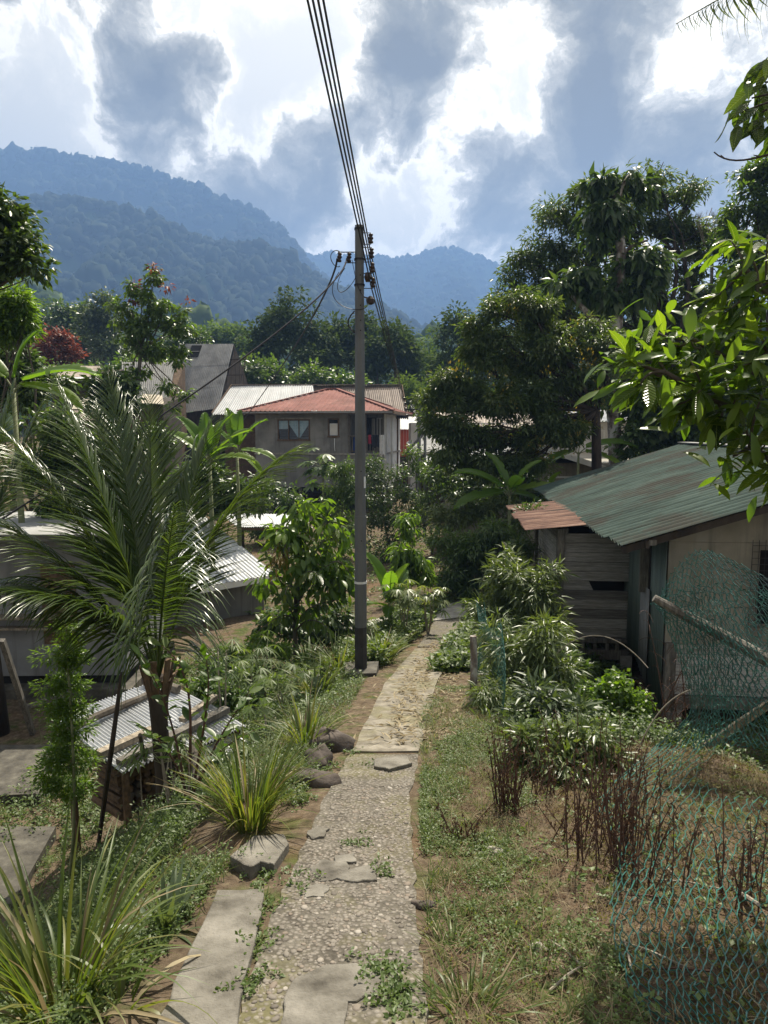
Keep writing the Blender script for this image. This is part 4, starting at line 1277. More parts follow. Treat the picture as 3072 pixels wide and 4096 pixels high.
# ------------------------------------------------------------------ green-roofed house on the right
E1 = V3(3.21, 9.5, .14)
dA = Vector((4.05 - 3.21, 9.5, 0)).normalized()          # along the eave, away from the viewer
dB = Vector((dA.y, -dA.x, 0))                            # to the right, up the roof
def HL(a, b_, z): return E1 + dA*a + dB*b_ + Vector((0, 0, z - E1.z))
class HFrame(Frame):
    """front faces the viewer: u = dB, v = dA"""
    def __init__(s, o):
        s.o = Vector(o); s.u = dB.copy(); s.v = dA.copy(); s.a = math.atan2(dB.y, dB.x)
SL = .315
RB = 3.85                                                # eave to ridge, horizontal
GR = rootw('house', 'weathered house with corrugated green roof and grey plank annex', 'house', Vector((5.5, 13, -2.55)))
LEN = 9.6
zr = E1.z + SL*RB
sheet_roof(GR, HL(0, 0, E1.z), HL(LEN, 0, E1.z), HL(LEN, RB, zr), HL(0, RB, zr), 12, M['roof_green'], 4, .024, 'sine', 10, uneven=.04)
sheet_roof(GR, HL(LEN, 2*RB, E1.z), HL(0, 2*RB, E1.z), HL(0, RB, zr), HL(LEN, RB, zr), 12, M['roof_green'], 9, .011, 'sine', 4, uneven=.03)
mb = MB(); mb.bar(HL(-.05, RB, zr + .02), HL(LEN + .05, RB, zr + .02), .34, .03); mb.build('ridge_cap', M['siding_grey'], GR)
# rafters under the rake and purlin ends
mb = MB(); mb.bar(HL(.06, .02, E1.z - .07), HL(.06, RB, zr - .07), .05, .10); mb.build('rafter', M['bark_dark'], GR)
for b_ in (.42, 2.05, 3.4):
    mb = MB(); mb.bar(HL(.0, b_, E1.z + SL*b_ - .085), HL(.9, b_, E1.z + SL*b_ - .085), .09, .07); mb.build('purlin', M['post_wood'], GR)
mb = MB(); mb.bar(HL(.0, .35, E1.z + .02), HL(LEN, .35, E1.z + .02), .05, .10); mb.build('purlin', M['bark_dark'], GR)
# gable wall facing the viewer, set back half a metre under the rake
ga, WB = .55, .80                                        # gable plane, left wall line
zf_, zs_ = -2.12, -1.36                                  # floor line; top of the planks
def gquad(b0, b1, z0, z1f, th=.04, av=None):
    av = ga if av is None else av
    z1a = z1f(b0) if callable(z1f) else z1f; z1b = z1f(b1) if callable(z1f) else z1f
    return ([HL(av, b0, z0), HL(av, b1, z0), HL(av + th, b1, z0), HL(av + th, b0, z0)], [HL(av, b0, z1a), HL(av, b1, z1b), HL(av + th, b1, z1b), HL(av + th, b0, z1a)])
under = lambda b_: E1.z + SL*b_ - .13
WB2 = 2*RB - WB
zt = .12
W0, W1, Wz0, Wz1 = 2.05, 3.05, -1.05, .02                # window opening
mb = MB(); mb.hexa(*gquad(WB, RB, zt + .006, under)); mb.hexa(*gquad(RB, WB2, zt + .006, lambda b_: E1.z + SL*(2*RB - b_) - .13)); mb.build('gable_panel', M['beige_wall'], GR)
for b0, b1, z0, z1 in ((WB, W0, zs_, zt), (W0, W1, zs_, Wz0), (W0, W1, Wz1, zt), (W1, 4.2, zs_, zt), (4.206, WB2, zs_, zt)):
    mb = MB(); mb.hexa(*gquad(b0, b1, z0, z1, .035)); mb.build('wall_panel', M['beige_wall'], GR)
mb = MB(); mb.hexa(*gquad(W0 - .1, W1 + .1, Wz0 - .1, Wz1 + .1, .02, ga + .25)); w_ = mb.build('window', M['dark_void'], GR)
mb = MB()
for i in range(15):
    b_ = W0 - .12 + i*.088; mb.bar(HL(ga - .03, b_, Wz0 - .05), HL(ga - .03, b_, Wz1 + .15), .006, .006)
for i in range(14):
    z = Wz0 - .03 + i*.09; mb.bar(HL(ga - .035, W0 - .12, z), HL(ga - .035, W1 + .12, z), .006, .006)
mb.build('window_mesh', M['metal_dark'], w_)
n_ = 5; hp = (zs_ - zf_)/n_
for i in range(n_):
    for b0, b1 in ((WB + .16, 4.0), (4.005, WB2 - .1)):
        z0 = zf_ + i*hp; j = rng.uniform(-.006, .006)
        mb = MB(); q = gquad(b0, b1, z0 + .004, z0 + hp - .004, .03, ga - .01 + j)
        mb.hexa(*q, tone=float(rng.random())); mb.build('plank', M['plank_grey'], GR)
mb = MB(); mb.bar(HL(ga - .04, WB + .07, -2.6), HL(ga - .04, WB + .07, zs_ + .02), .15, .09, (0, 1, 0)); mb.build('post', M['post_wood'], GR)
mb = MB(); mb.bar(HL(ga - .01, WB, zf_ - .10), HL(ga - .01, WB2, zf_ - .10), .12, .16); mb.build('beam', M['post_wood'], GR)
for b_ in (WB + .15, WB + 1.9, WB + 3.8):
    mb = MB(); mb.box(HL(ga + .1, b_, -2.5), (.26, .26, .62), math.atan2(dB.y, dB.x)); mb.build('pier', M['concrete'], GR)
mb = MB(); mb.box(HL(ga - .12, WB + .19, -2.2), (.11, .06, .2), math.atan2(dB.y, dB.x)); mb.build('joist_end', M['post_wood'], GR)
# left wall: corrugated siding sheets, grey patch and post
def siding(a0, a1, z0a, z0b, z1, mat, b_=WB, out=0.0, corr=7, nm='siding_sheet'):
    A, B = HL(a0, b_ - out, z0a), HL(a1, b_ - out, z0b); C, D = HL(a1, b_ - out, z1), HL(a0, b_ - out, z1)
    n = -dB; m = corr*6; V = []
    for p, q in ((A, B), (D, C)):
        for i in range(m+1):
            t = i/m; V.append(list(p.lerp(q, t) + n*.009*math.sin(2*math.pi*corr*t)))
    f = [[i, i+1, i+m+2, i+m+1] for i in range(m)]
    o = link(nm, raw_mesh(nm, V, [np.array(f)]), mat, GR, True)
    so = o.modifiers.new('thick', 'SOLIDIFY'); so.thickness = .003; so.offset = 1
    return o
siding(ga - .02, ga + .72, -2.42, -2.28, .30, M['siding_green'], out=.03, corr=9)
siding(ga + .62, ga + 1.12, -2.25, -2.05, -.72, M['siding_grey'], out=.065, corr=6)
siding(ga + 1.0, ga + 1.6, -2.12, -2.0, .30, M['siding_green'], out=.03, corr=7)
siding(ga + 1.55, ga + 2.5, -2.05, -1.95, .30, M['siding_green'], out=.035, corr=10)
mb = MB(); mb.bar(HL(ga + .85, WB - .10, -.80), HL(ga + .85, WB - .10, E1.z + SL*WB - .10), .13, .06, tuple(dA)); mb.build('post', M['post_wood'], GR)
mb = MB(); mb.hexa([HL(ga + .1, WB + .01, -2.1), HL(LEN - .4, WB + .01, -2.1), HL(LEN - .4, WB + .06, -2.1), HL(ga + .1, WB + .06, -2.1)], [HL(ga + .1, WB + .01, .30), HL(LEN - .4, WB + .01, .30), HL(LEN - .4, WB + .06, .30), HL(ga + .1, WB + .06, .30)]); mb.build('wall', M['bark_dark'], GR)
mb = MB(); mb.bar(HL(ga + .2, WB + 3.05, zf_ - .02), HL(LEN - .4, WB + 3.05, zf_ - .02), 5.9, .04); mb.build('floor', M['bark_dark'], GR)
# plank annex standing out from the left wall
xa0, xa1 = 2.55, 5.6
bl, br = -.42, WB - .02
zb0, zb1 = -1.88, -.06
np_ = 11; hp = (zb1 - zb0)/np_
for i in range(np_):
    z0 = zb0 + i*hp; j = float(rng.uniform(-.005, .007))
    if i == 5:                                             # one board broken short, dark gap beyond it
        mb = MB(); mb.hexa([HL(xa0 + j, bl + .06, z0 + .003), HL(xa0 + j, bl + .60, z0 + .003), HL(xa0 + j + .025, bl + .60, z0 + .003), HL(xa0 + j + .025, bl + .06, z0 + .003)],
                           [HL(xa0 + j, bl + .06, z0 + hp - .004), HL(xa0 + j, bl + .52, z0 + hp - .004), HL(xa0 + j + .025, bl + .52, z0 + hp - .004), HL(xa0 + j + .025, bl + .06, z0 + hp - .004)], tone=.6)
    else:
        mb = MB(); mb.hexa([HL(xa0 + j, bl + .06, z0 + .003), HL(xa0 + j, br, z0 + .003), HL(xa0 + j + .025, br, z0 + .003), HL(xa0 + j + .025, bl + .06, z0 + .003)],
                           [HL(xa0 + j, bl + .06, z0 + hp - .004), HL(xa0 + j, br, z0 + hp - .004), HL(xa0 + j + .025, br, z0 + hp - .004), HL(xa0 + j + .025, bl + .06, z0 + hp - .004)], tone=float(rng.random()))
    mb.build('plank', M['plank_grey'], GR)
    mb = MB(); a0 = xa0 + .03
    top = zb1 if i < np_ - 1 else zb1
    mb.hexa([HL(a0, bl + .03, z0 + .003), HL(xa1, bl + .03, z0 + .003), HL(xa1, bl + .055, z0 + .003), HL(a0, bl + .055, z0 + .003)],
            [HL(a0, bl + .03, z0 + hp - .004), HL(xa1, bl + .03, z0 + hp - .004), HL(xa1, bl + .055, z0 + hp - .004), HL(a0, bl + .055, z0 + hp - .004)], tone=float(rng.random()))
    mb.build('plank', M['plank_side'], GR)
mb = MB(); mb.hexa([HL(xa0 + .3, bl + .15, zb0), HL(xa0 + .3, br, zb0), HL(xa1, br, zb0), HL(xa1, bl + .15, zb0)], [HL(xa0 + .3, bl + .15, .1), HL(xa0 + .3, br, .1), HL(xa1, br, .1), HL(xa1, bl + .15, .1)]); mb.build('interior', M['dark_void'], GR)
mb = MB(); mb.bar(HL(xa0 - .01, bl + .02, -2.75), HL(xa0 - .01, bl + .02, .02), .12, .10, (0, 1, 0)); mb.build('corner_post', M['post_wood'], GR)
mb = MB(); mb.bar(HL(xa1, bl + .02, -2.75), HL(xa1, bl + .02, .02), .12, .10, (0, 1, 0)); mb.build('corner_post', M['post_wood'], GR)
mb = MB(); mb.bar(HL(xa0 - .05, bl - .02, zb0 - .04), HL(xa0 - .05, br, zb0 - .04), .05, .075); mb.build('sill_beam', M['post_wood'], GR)
for u in (.03, .27, .44, .64, .85, 1.02):
    mb = MB(); hh = float(rng.uniform(.10, .14)); mb.bar(HL(xa0 - .09, bl + u, zb0 - .145), HL(xa1, bl + u, zb0 - .145), .055, hh); mb.build('joist', M['post_wood'], GR)
mb = MB(); mb.bar(HL(xa0 - .02, bl - .06, zb0 - .29), HL(xa0 - .02, br + .02, zb0 - .29), .10, .17); mb.build('beam', M['post_wood'], GR)
mb = MB(); mb.box(HL(xa0 + .02, br - .02, -2.55), (.2, .2, .75), math.atan2(dB.y, dB.x)); mb.build('pier', M['concrete'], GR)
mb = MB(); mb.bar(HL(xa0 - .06, bl + .10, -.02), HL(xa0 + .3, bl + .10, .0), .08, .1); mb.build('bracket', M['post_wood'], GR)
# its rusty lean-to roof
ra, rb, rc, rd = HL(xa0 - .32, -1.02, .03), HL(xa1 + .5, -1.0, .03), HL(xa1 + .5, .32, .17), HL(xa0 - .32, .20, .155)
sheet_roof(GR, ra, rb, rc, rd, 5, M['roof_rust'], 4, .022, 'sine', 10, uneven=.07)
mb = MB(); mb.bar(HL(xa0 - .2, -.05, .10), HL(xa0 - .05, .42, .20), .16, .012); mb.build('loose_board', M['wood_pale'], GR)

# ------------------------------------------------------------------ wooden stair rail behind the annex
rt = rootw('stair_railing', 'pale wooden stair railing climbing behind the rusty annex roof', 'railing', Vector((3.2, 17.5, -2.9)))
p0, p1 = at(528, 556, 17.0), at(556, 590, 15.8)
for dz in (0, .22, .44):
    mb = MB(); mb.bar(p0 + V3(-.5, .6, .22 - dz), p1 + V3(.3, -.3, -.06 - dz), .05, .06); mb.build('rail', M['wood_pale'], rt)
for t in (.1, .5, .9):
    p = p0.lerp(p1, t); mb = MB(); mb.bar(p + V3(0, 0, .3), V3(p.x, p.y, -2.95), .07, .07); mb.build('post', M['post_wood'], rt)
for i in range(5):
    t = .15 + i*.18; p = p0.lerp(p1, t)
    mb = MB(); mb.box((p.x + .45, p.y + .1, p.z - .75), (.8, .22, .04)); mb.build('tread', M['wood_pale'], rt)

# ------------------------------------------------------------------ grey house on the left, behind the palm
HA = rootw('house', 'grey cement house with boarded brown window at the left edge', 'house', Vector((-7, 12, -2.95)))
fa = Frame(V3(-9.5, 12, -2.95), R(1.5))
fa.part('wall', M['grey_wall_dark'], HA, (0, 3.55, 0, .15, .35, 2.75), (3.55, 4.15, 0, .15, .35, .95), (3.55, 4.15, 0, .15, 2.35, 2.75), (4.15, 4.95, 0, .15, .35, 2.75))
fa.part('wall', M['grey_wall_dark'], HA, (4.80, 4.95, .153, 2.4, .35, 2.75))
fa.part('plinth', M['concrete_dark'], HA, (-.2, 5.1, -.25, 2.6, -.1, .18))
fa.part('plinth', M['dark_void'], HA, (.1, 4.9, .1, 2.4, .18, .36))  # near-black strip standing for the shaded gap between plinth and wall
for i in range(4):
    fa.part('window_board', M['wood_brown'], HA, (3.56 + i*.148, 3.56 + i*.148 + .14, -.02, .03, .93, 2.36))
fa.part('ledge', M['wood_pale'], HA, (2.5, 3.8, -.25, -.003, 1.42, 1.47))
fa.part('ledge', M['wood_pale'], HA, (2.6, 3.7, -.18, -.003, 1.22, 1.26))
fa.part('roof_slab', M['grey_wall_dark'], HA, (-.3, 5.3, -.5, 2.7, 2.82, 2.90))
for i in range(5):
    fa.part('roof_panel', M['zinc_old'], HA, (-.4 + i*1.16, -.4 + i*1.16 + 1.14, -.62, 2.8, 2.92 + .004*(i % 2), 2.95 + .004*(i % 2)))
fa.part('post', M['post_wood'], HA, (2.05, 2.2, -1.5, -1.35, -.05, 2.85))
fa.part('post', M['post_wood'], HA, (2.32, 2.42, -1.45, -1.35, -.05, 1.2))
def loose_board(p, q, w, h, mat, label, cat='board', name='board'):
    mb = MB(); mb.bar(p, q, w, h); o = mb.build(name, M[mat]); return tag(o, label, cat)
loose_board(at(23, 708, 10.6) , at(78, 690, 10.9), .10, .05, 'post_wood', 'weathered timber lying along the yard edge before the grey house')
loose_board(at(2, 640, 9.6), gnd(33, 735) + V3(0, 0, .02), .07, .07, 'post_wood', 'slanting pole leaning in the yard at the left edge', 'pole', 'leaning_pole')
# yard paving and drain in front of it
yd = MB()
for (x0, x1, y0, y1) in ((-7.5, -4.35, 8.2, 9.9), (-7.5, -3.6, 6.1, 7.75)):
    Vq = [(x0, y0), (x1, y0 + .3), (x1 - .2, y1), (x0, y1)]
    z = max(gz(x, y) for x, y in Vq) * 0 - 2.86
    yd.hexa([V3(x, y, z - .5) for x, y in Vq], [V3(x, y, z) for x, y in Vq])
o = yd.build('yard_paving', M['concrete_dark']); tag(o, kind='structure')

# ------------------------------------------------------------------ house with the silver roof behind the palm
HB = rootw('house', 'grey cement house with striped silver iron roof behind the palm', 'house', Vector((-5, 18, -3.0)))
er = V3(-2.81, 18.0, -1.98); el_ = V3(-5.35, 15.6, -1.98)
eu = (er - el_).normalized(); ev = Vector((-eu.y, eu.x, 0))
fb = Frame(el_ + ev*.35 + V3(0, 0, -1.05), math.atan2(eu.y, eu.x))
LB = (er - el_).length
fb.part('wall', M['grey_wall'], HB, (.1, LB - .12, 0, .15, 0, 1.0))
fb.part('wall', M['grey_wall'], HB, (LB - .27, LB - .12, .153, 4.0, 0, 1.15))
fb.part('wall', M['grey_wall'], HB, (.1, .25, .153, 4.0, 0, 1.15))
fb.part('plinth', M['concrete_dark'], HB, (-.1, LB + .1, -.1, 4.2, -.3, .0))
rise = 1.55
sheet_roof(HB, el_, er, er + ev*4.6 + V3(0, 0, rise), el_ + ev*4.6 + V3(0, 0, rise), 5, M['zinc'], 6, .02, 'sine', 9, uneven=.01)
mb = MB(); mb.bar(el_ + V3(0, 0, -.09) - ev*.03, er + V3(0, 0, -.09) - ev*.03, .025, .15); mb.bar(er + V3(0, 0, -.09), er + ev*4.6 + V3(0, 0, rise - .09), .025, .13); mb.build('fascia', M['white_paint'], HB)
# open shelter beyond it
sh = rootw('shelter', 'open shelter with flat bright iron roof and dark posts', 'shelter', Vector((-4, 23, -3)))
A, B = at(238, 528, 21.5), at(291, 527, 21.5); C, D = at(291, 519.5, 24), at(220, 518, 24)
A.z = B.z; D.z = C.z = A.z + .1
sheet_roof(sh, A, B, C, D, 3, M['zinc_bright'], 8, .012, 'sine', 6)
mb = MB(); mb.bar(A + V3(0, 0, -.06), B + V3(0, 0, -.06), .05, .08); mb.build('beam', M['wood_brown'], sh)
for p in (B + V3(-.15, .1, 0), C + V3(-.2, -.1, 0), A + V3(.1, .1, 0)):
    mb = MB(); mb.bar(p, V3(p.x, p.y, gz(p.x, p.y) - .1), .12, .12); mb.build('post', M['bark_dark'], sh)

# ------------------------------------------------------------------ firewood rack with scrap iron roof
FA, FB_, FC, FD = V3(-3.5, 7.3, -1.40), V3(-2.50, 6.45, -1.56), V3(-1.58, 7.55, -1.52), V3(-2.75, 8.4, -1.34)
rk = rootw('firewood_rack', 'low firewood rack roofed with scrap iron sheets below the palm', 'rack', V3(-2.6, 7.3, gz(-2.6, 7.3)))
def q(s, t): return FA.lerp(FB_, s).lerp(FD.lerp(FC, s), t)     # s along the ribs (left-back to right-front), t along the eave
sheet_roof(rk, q(.0, 0), q(.0, .5), q(.62, .5), q(.62, 0), 2, M['zinc_old' if 0 else 'zinc'], 9, .016, 'sine', 7, uneven=.06)
sheet_roof(rk, q(.02, .48) + V3(0, 0, .012), q(.02, 1) + V3(0, 0, .012), q(.66, 1) + V3(0, 0, .012), q(.66, .48) + V3(0, 0, .012), 2, M['zinc'], 9, .016, 'sine', 7, uneven=.05)
sheet_roof(rk, q(.58, -.02) + V3(0, 0, .03), q(.58, .5) + V3(0, 0, .03), q(1.0, .5), q(1.0, 0), 2, M['zinc'], 9, .016, 'sine', 7, uneven=.06)
sheet_roof(rk, q(.6, .5) + V3(0, 0, .03), q(.6, 1) + V3(0, 0, .03), q(1.05, 1) + V3(0, 0, -.02), q(1.05, .5) + V3(0, 0, -.02), 2, M['zinc'], 9, .016, 'sine', 7, uneven=.06)
sheet_roof(rk, q(.95, .55) + V3(.05, -.05, -.12), q(.95, .98) + V3(.05, -.05, -.12), q(1.28, .98) + V3(0, 0, -.22), q(1.28, .55) + V3(0, 0, -.22), 1, M['zinc'], 7, .016, 'sine', 7)
def weight(p0, p1, r, name, label, mat, square=False, rg=.0):
    mb = MB()
    if square: mb.bar(p0, p1, r*2, r*1.2)
    else: mb.tube([p0.lerp(p1, t) + V3(0, 0, .01*math.sin(5*t)) for t in (0, .2, .4, .6, .8, 1)], [r, r*1.05, r*.95, r, r*.9, r*.92], 8)
    return tag(mb.build(name, M[mat]), label, 'log' if not square else 'board', 'weights laid on the firewood rack roof')
weight(q(.28, -.12) + V3(0, 0, .07), q(.22, .78) + V3(0, 0, .075), .045, 'log', 'rough log lying across the upper half of the rack roof', 'bark')
weight(q(.74, -.04) + V3(0, 0, .07), q(.70, .48) + V3(0, 0, .06), .05, 'board', 'pale split board laid across the lower half of the rack roof', 'wood_pale', True)
weight(q(.92, .02) + V3(0, 0, .05), q(.84, 1.0) + V3(0, 0, .07), .05, 'board', 'grey beam weighing down the front edge of the rack roof', 'post_wood', True)
weight(q(.02, .82) + V3(0, 0, .10), q(.34, .93) + V3(0, 0, .09), .06, 'log', 'short thick log at the back of the rack roof', 'bark')
weight(q(.78, .62) + V3(0, 0, .10), q(.66, 1.04) + V3(0, 0, .11), .04, 'board', 'short pale plank at the right edge of the rack roof', 'wood_pale', True)
for s, t in ((.08, .06), (.96, .04), (.98, .52), (.98, .97), (.06, .95)):
    p = q(s, t); mb = MB(); mb.tube([p + V3(0, 0, -.03), V3(p.x + .02, p.y, gz(p.x, p.y) - .1)], [.035, .045], 7); mb.build('post', M['wood_brown'], rk)
mb = MB(); mb.bar(q(.9, .0) + V3(0, 0, -.12), q(.9, 1) + V3(0, 0, -.14), .05, .07); mb.bar(q(.15, .0) + V3(0, 0, -.09), q(.15, 1) + V3(0, 0, -.09), .05, .07); mb.build('beam', M['wood_brown'], rk)
for i in range(46):
    r_ = i // 8
    s = .70 + .20*rng.random(); t0 = .06 + .5*((i % 8)/8) 
    zb = -2.12 + r_*.085 + rng.uniform(0, .02)
    base = q(.86 - .02*rng.random(), t0 + .03*rng.random())
    d = (q(0, .3) - q(1, .3)).normalized(); d.z = 0
    p0 = Vector((base.x, base.y, zb)); L = rng.uniform(.4, .6)
    mb = MB(); rr = float(rng.uniform(.028, .045)); mb.tube([p0, p0 + d*L + V3(0, 0, rng.uniform(-.02, .02))], [rr, rr*.9], 7)
    tag(mb.build('firewood_log', M['wood_brown' if rng.random() < .6 else 'bark']), 'split firewood log stacked inside the low rack', 'firewood', 'firewood stacked inside the rack')

# ------------------------------------------------------------------ utility poles and wires
M['galv'] = surf_mat('galvanised', [(.25, (.070, .074, .076)), (.5, (.115, .12, .122)), (.8, (.17, .175, .178))], 3.0, 7, .55, .15, 30, .003, (1, 1, .35), metal=.25)
M['pole_black'] = surf_mat('bitumen', [(.3, (.020, .020, .021)), (.7, (.048, .047, .045))], 5, 5, .7, .2, 30)
M['insul'] = surf_mat('insulator_brown', [(.3, (.020, .012, .010)), (.7, (.045, .026, .018))], 5, 3, .3, 0)
M['cable'] = surf_mat('cable', [(.3, (.010, .010, .013)), (.7, (.022, .020, .026))], 5, 3, .55, 0)
pb_ = V3(-.335, 10.0, -1.93)
PT = 4.45
UP = rootw('utility_pole', 'tall galvanised utility pole on a concrete block beside the path', 'pole', pb_)
def octa(mb, segs, n=8, rot=.39):
    V = []
    for z, r in segs:
        for k in range(n):
            a = rot + 2*math.pi*k/n; V.append((pb_.x + math.cos(a)*r, pb_.y + math.sin(a)*r, z))
    m = len(segs)
    f = [[i*n+k, i*n+(k+1) % n, (i+1)*n+(k+1) % n, (i+1)*n+k] for i in range(m-1) for k in range(n)]
    mb.add(V, [f, [[(m-1)*n+k for k in range(n)]], [list(range(n))[::-1]]])
zj = at(361, 516, 10).z
mb = MB(); octa(mb, [(-2.1, .096), (-1.12, .093)]); mb.build('pole_foot', M['pole_black'], UP)
mb = MB(); octa(mb, [(-1.119, .0935), (zj, .0875)]); mb.build('pole_shaft', M['galv'], UP)
mb = MB(); octa(mb, [(zj - .18, .0905), (zj + .002, .0900), (zj + .003, .083), (PT, .062), (PT + .004, .058)]); mb.build('pole_shaft', M['galv'], UP)
for z, r in ((at(361, 582, 10).z, .0925), (at(361, 672, 10).z, .0965)):
    mb = MB(); octa(mb, [(z - .016, r + .003), (z + .016, r + .003)]); mb.build('reflective_band', M['white_paint'], UP)
def pr(z): return .083 + (.062 - .083)*(z - zj)/(PT - zj) if z > zj else .09
for py in (276, 291, 306, 321, 331, 515 - 44, 540, 645):
    z = at(361, py, 10).z; r = pr(z)*.925
    mb = MB(); mb.lathe(V3(pb_.x + .015, pb_.y - r - .001, z), [(.009, 0), (.009, .003)], 10, (0, -1, 0)); mb.build('bolt_hole', M['dark_void'], UP)
mb = MB(); z = at(361, 482, 10).z; mb.box((pb_.x + .066, pb_.y - .066, z), (.034, .002, .16), R(45)); mb.build('number_plate', M['white_paint'], UP)
blk = MB(); bz = gz(-.3, 10.0)
blk.hexa([V3(-.60, 9.72, bz - .35), V3(-.10, 9.72, bz - .35), V3(-.06, 10.28, bz - .35), V3(-.62, 10.28, bz - .35)], [V3(-.55, 9.74, bz + .10), V3(-.11, 9.75, bz + .11), V3(-.08, 10.24, bz + .12), V3(-.58, 10.25, bz + .10)])
blk.build('footing', M['concrete_dark'], UP)
# insulators on the right side
def insul(c, ax, s=1.0):
    mb = MB(); prof = [(.016, -.065), (.034, -.058), (.036, -.040), (.024, -.030), (.024, -.012), (.036, -.004), (.036, .012), (.024, .022), (.024, .036), (.034, .046), (.030, .058), (.012, .066)]
    mb.lathe(c, [(r*s, h*s) for r, h in prof], 14, ax); return mb.build('insulator', M['insul'], UP, True)
WY = [at(368, y, 10) for y in (239, 253.5, 268, 283)]
ins = []
for i, w in enumerate(WY):
    c = V3(pb_.x + .155 + .01*i, pb_.y - .02, w.z); ins.append(c)
    insul(c, (0, 0, 1))
    mb = MB(); mb.tube([V3(pb_.x + .05, c.y, c.z + .075), c + V3(0, 0, .075), c + V3(0, 0, -.075), V3(pb_.x + .05, c.y, c.z - .075)], .007, 6); mb.build('bracket', M['metal_dark'], UP)
lz = at(355, 258, 10).z
lin = []
for dx in (.14, .27):
    c = V3(pb_.x - dx, pb_.y - .03, lz - .0 * dx); lin.append(c); insul(c, (0.1, 0, 1), .95)
mb = MB(); mb.tube([V3(pb_.x - .05, pb_.y - .03, lz + .07), V3(pb_.x - .29, pb_.y - .03, lz + .07)], .007, 6); mb.tube([V3(pb_.x - .05, pb_.y - .03, lz - .07), V3(pb_.x - .20, pb_.y - .03, lz - .07)], .007, 6); mb.build('bracket', M['metal_dark'], UP)
for dz, rr in ((-.36, .072), (.38, .066), (-.02, .07)):
    mb = MB(); octa(mb, [(lz + dz - .012, rr + .006), (lz + dz + .012, rr + .006)]); mb.build('strap', M['metal_dark'], UP)
mb = MB(); c = at(370.5, 301, 10); mb.lathe(c, [(.02, -.05), (.055, -.03), (.06, .02), (.03, .06)], 8, (0, 0, 1)); mb.tube([V3(pb_.x + .06, 9.98, c.z + .05), c + V3(0, 0, .03)], .010, 6); mb.build('cable_clamp', M['insul'], UP)
mb = MB(); mb.lathe(V3(ins[3].x - .07, 9.97, ins[3].z + .07), [(.03, -.06), (.05, 0), (.035, .06)], 8); mb.build('cable_joint', M['insul'], UP)

def wire(pts_, r, label, group=None, n=24, sag=.0, name='power_line'):
    pts_ = [Vector(p) for p in pts_]; out = []
    for a, b_ in zip(pts_[:-1], pts_[1:]):
        for i in range(n):
            t = i/n; p = a.lerp(b_, t); p.z -= sag*(b_-a).length*4*t*(1-t)*.25; out.append(p)
    out.append(pts_[-1])
    mb = MB(); mb.tube(out, r, 5); return tag(mb.build(name, M['cable']), label, 'wire', group)
def bezier(ps, n=18):
    ps = [Vector(p) for p in ps]; out = []
    for i in range(n+1):
        t = i/n; w = [p.copy() for p in ps]
        while len(w) > 1: w = [w[j].lerp(w[j+1], t) for j in range(len(w)-1)]
        out.append(w[0])
    return out

# second pole further down the valley
P2 = rootw('utility_pole', 'distant grey twin-post utility pole before the longan tree', 'pole', V3(at(419, 450, 30).x, 30, gz(1.6, 30)))
x2 = at(419, 450, 30).x
for dx, r, top in ((0, .085, at(0, 402, 30).z), (.26, .07, at(0, 432, 30).z)):
    mb = MB(); mb.tube([V3(x2 + dx, 30 + dx*.4, -3.1), V3(x2 + dx, 30 + dx*.4, top)], [r*1.1, r*.85], 8); mb.build('post', M['galv'], P2)
e2 = []
for i, py in enumerate((391, 396, 401.5, 408)):
    c = at(404 + i*.9, py + 8, 30); e2.append(c)
    mb = MB(); mb.lathe(c, [(.02, -.08), (.05, -.06), (.035, 0), (.05, .06), (.02, .08)], 10); mb.build('insulator', M['insul'], P2)
    mb = MB(); mb.bar(c, V3(x2, 30, c.z), .035, .05); mb.build('bracket', M['metal_dark'], P2)
# conductors: over the viewer's head to the first pole, then down to the second
tops = [at(307.5, 0, 5.6), at(312.7, 0, 5.6), at(318.0, 0, 5.6), at(323.2, 0, 5.6)]
order = ('lowest', 'second lowest', 'second highest', 'highest')
for i in range(4):
    j = 3 - i                                             # leftmost line in the sky runs to the lowest insulator
    a = tops[i]; b_ = ins[j] + V3(-.036, -.02, 0)
    far = a + (a - b_)*.6; far.z += .25
    b2 = b_ + V3(.0, .06, -.01)
    wire([far, a, b_, b2, e2[j] + V3(0, -.02, 0)], (.0095), f'black power line clamped to the {order[i]} right-hand insulator of the near pole', 'power lines over the path', sag=.006)
# service drops to the left
s0 = at(348, 283, 9.2)
wire(bezier([lin[0] + V3(-.03, -.03, -.02), at(345, 275, 9.6), at(325, 300, 9), at(225, 385, 8.2), at(60, 478, 7.4), at(-60, 560, 6.5)], 40), .0105, 'thick service cable dropping from the pole across the coconut palm', n=1, name='service_cable')
wire(bezier([lin[1] + V3(-.03, -.03, -.02), at(336, 285, 10), at(300, 345, 14), at(262, 395, 22), at(240, 425, 38)], 40), .014, 'thin service cable running from the pole to the red-roofed house', n=1, name='service_cable')
L = lambda px, py, dy=0: at(px, py, 9.93 + dy)
for ps, lb, r in (([lin[1] + V3(.0, 0, .05), L(343, 248), L(318, 246), L(334, 272), L(340, 266)], 'upper wire loop springing left from the pole head', .006),
                  ([L(345, 268), L(331, 285), L(335, 312), L(356, 280), L(356, 276)], 'short slack wire loop hanging left of the pole', .005),
                  ([L(339, 272), L(322, 296), L(336, 312), L(356, 311), L(369, 312), L(367, 303)], 'long slack wire loop wrapping round the pole', .005),
                  ([L(354.5, 311), L(346, 320), L(346, 326), L(355, 333)], 'stiff black cable hook on the left of the pole', .009),
                  ([L(352, 260), L(357, 285), L(358, 293), L(368, 300)], 'thin jumper wire crossing the pole face', .0045)):
    wire(bezier(ps, 24), r, lb, n=1, name='wire_loop')

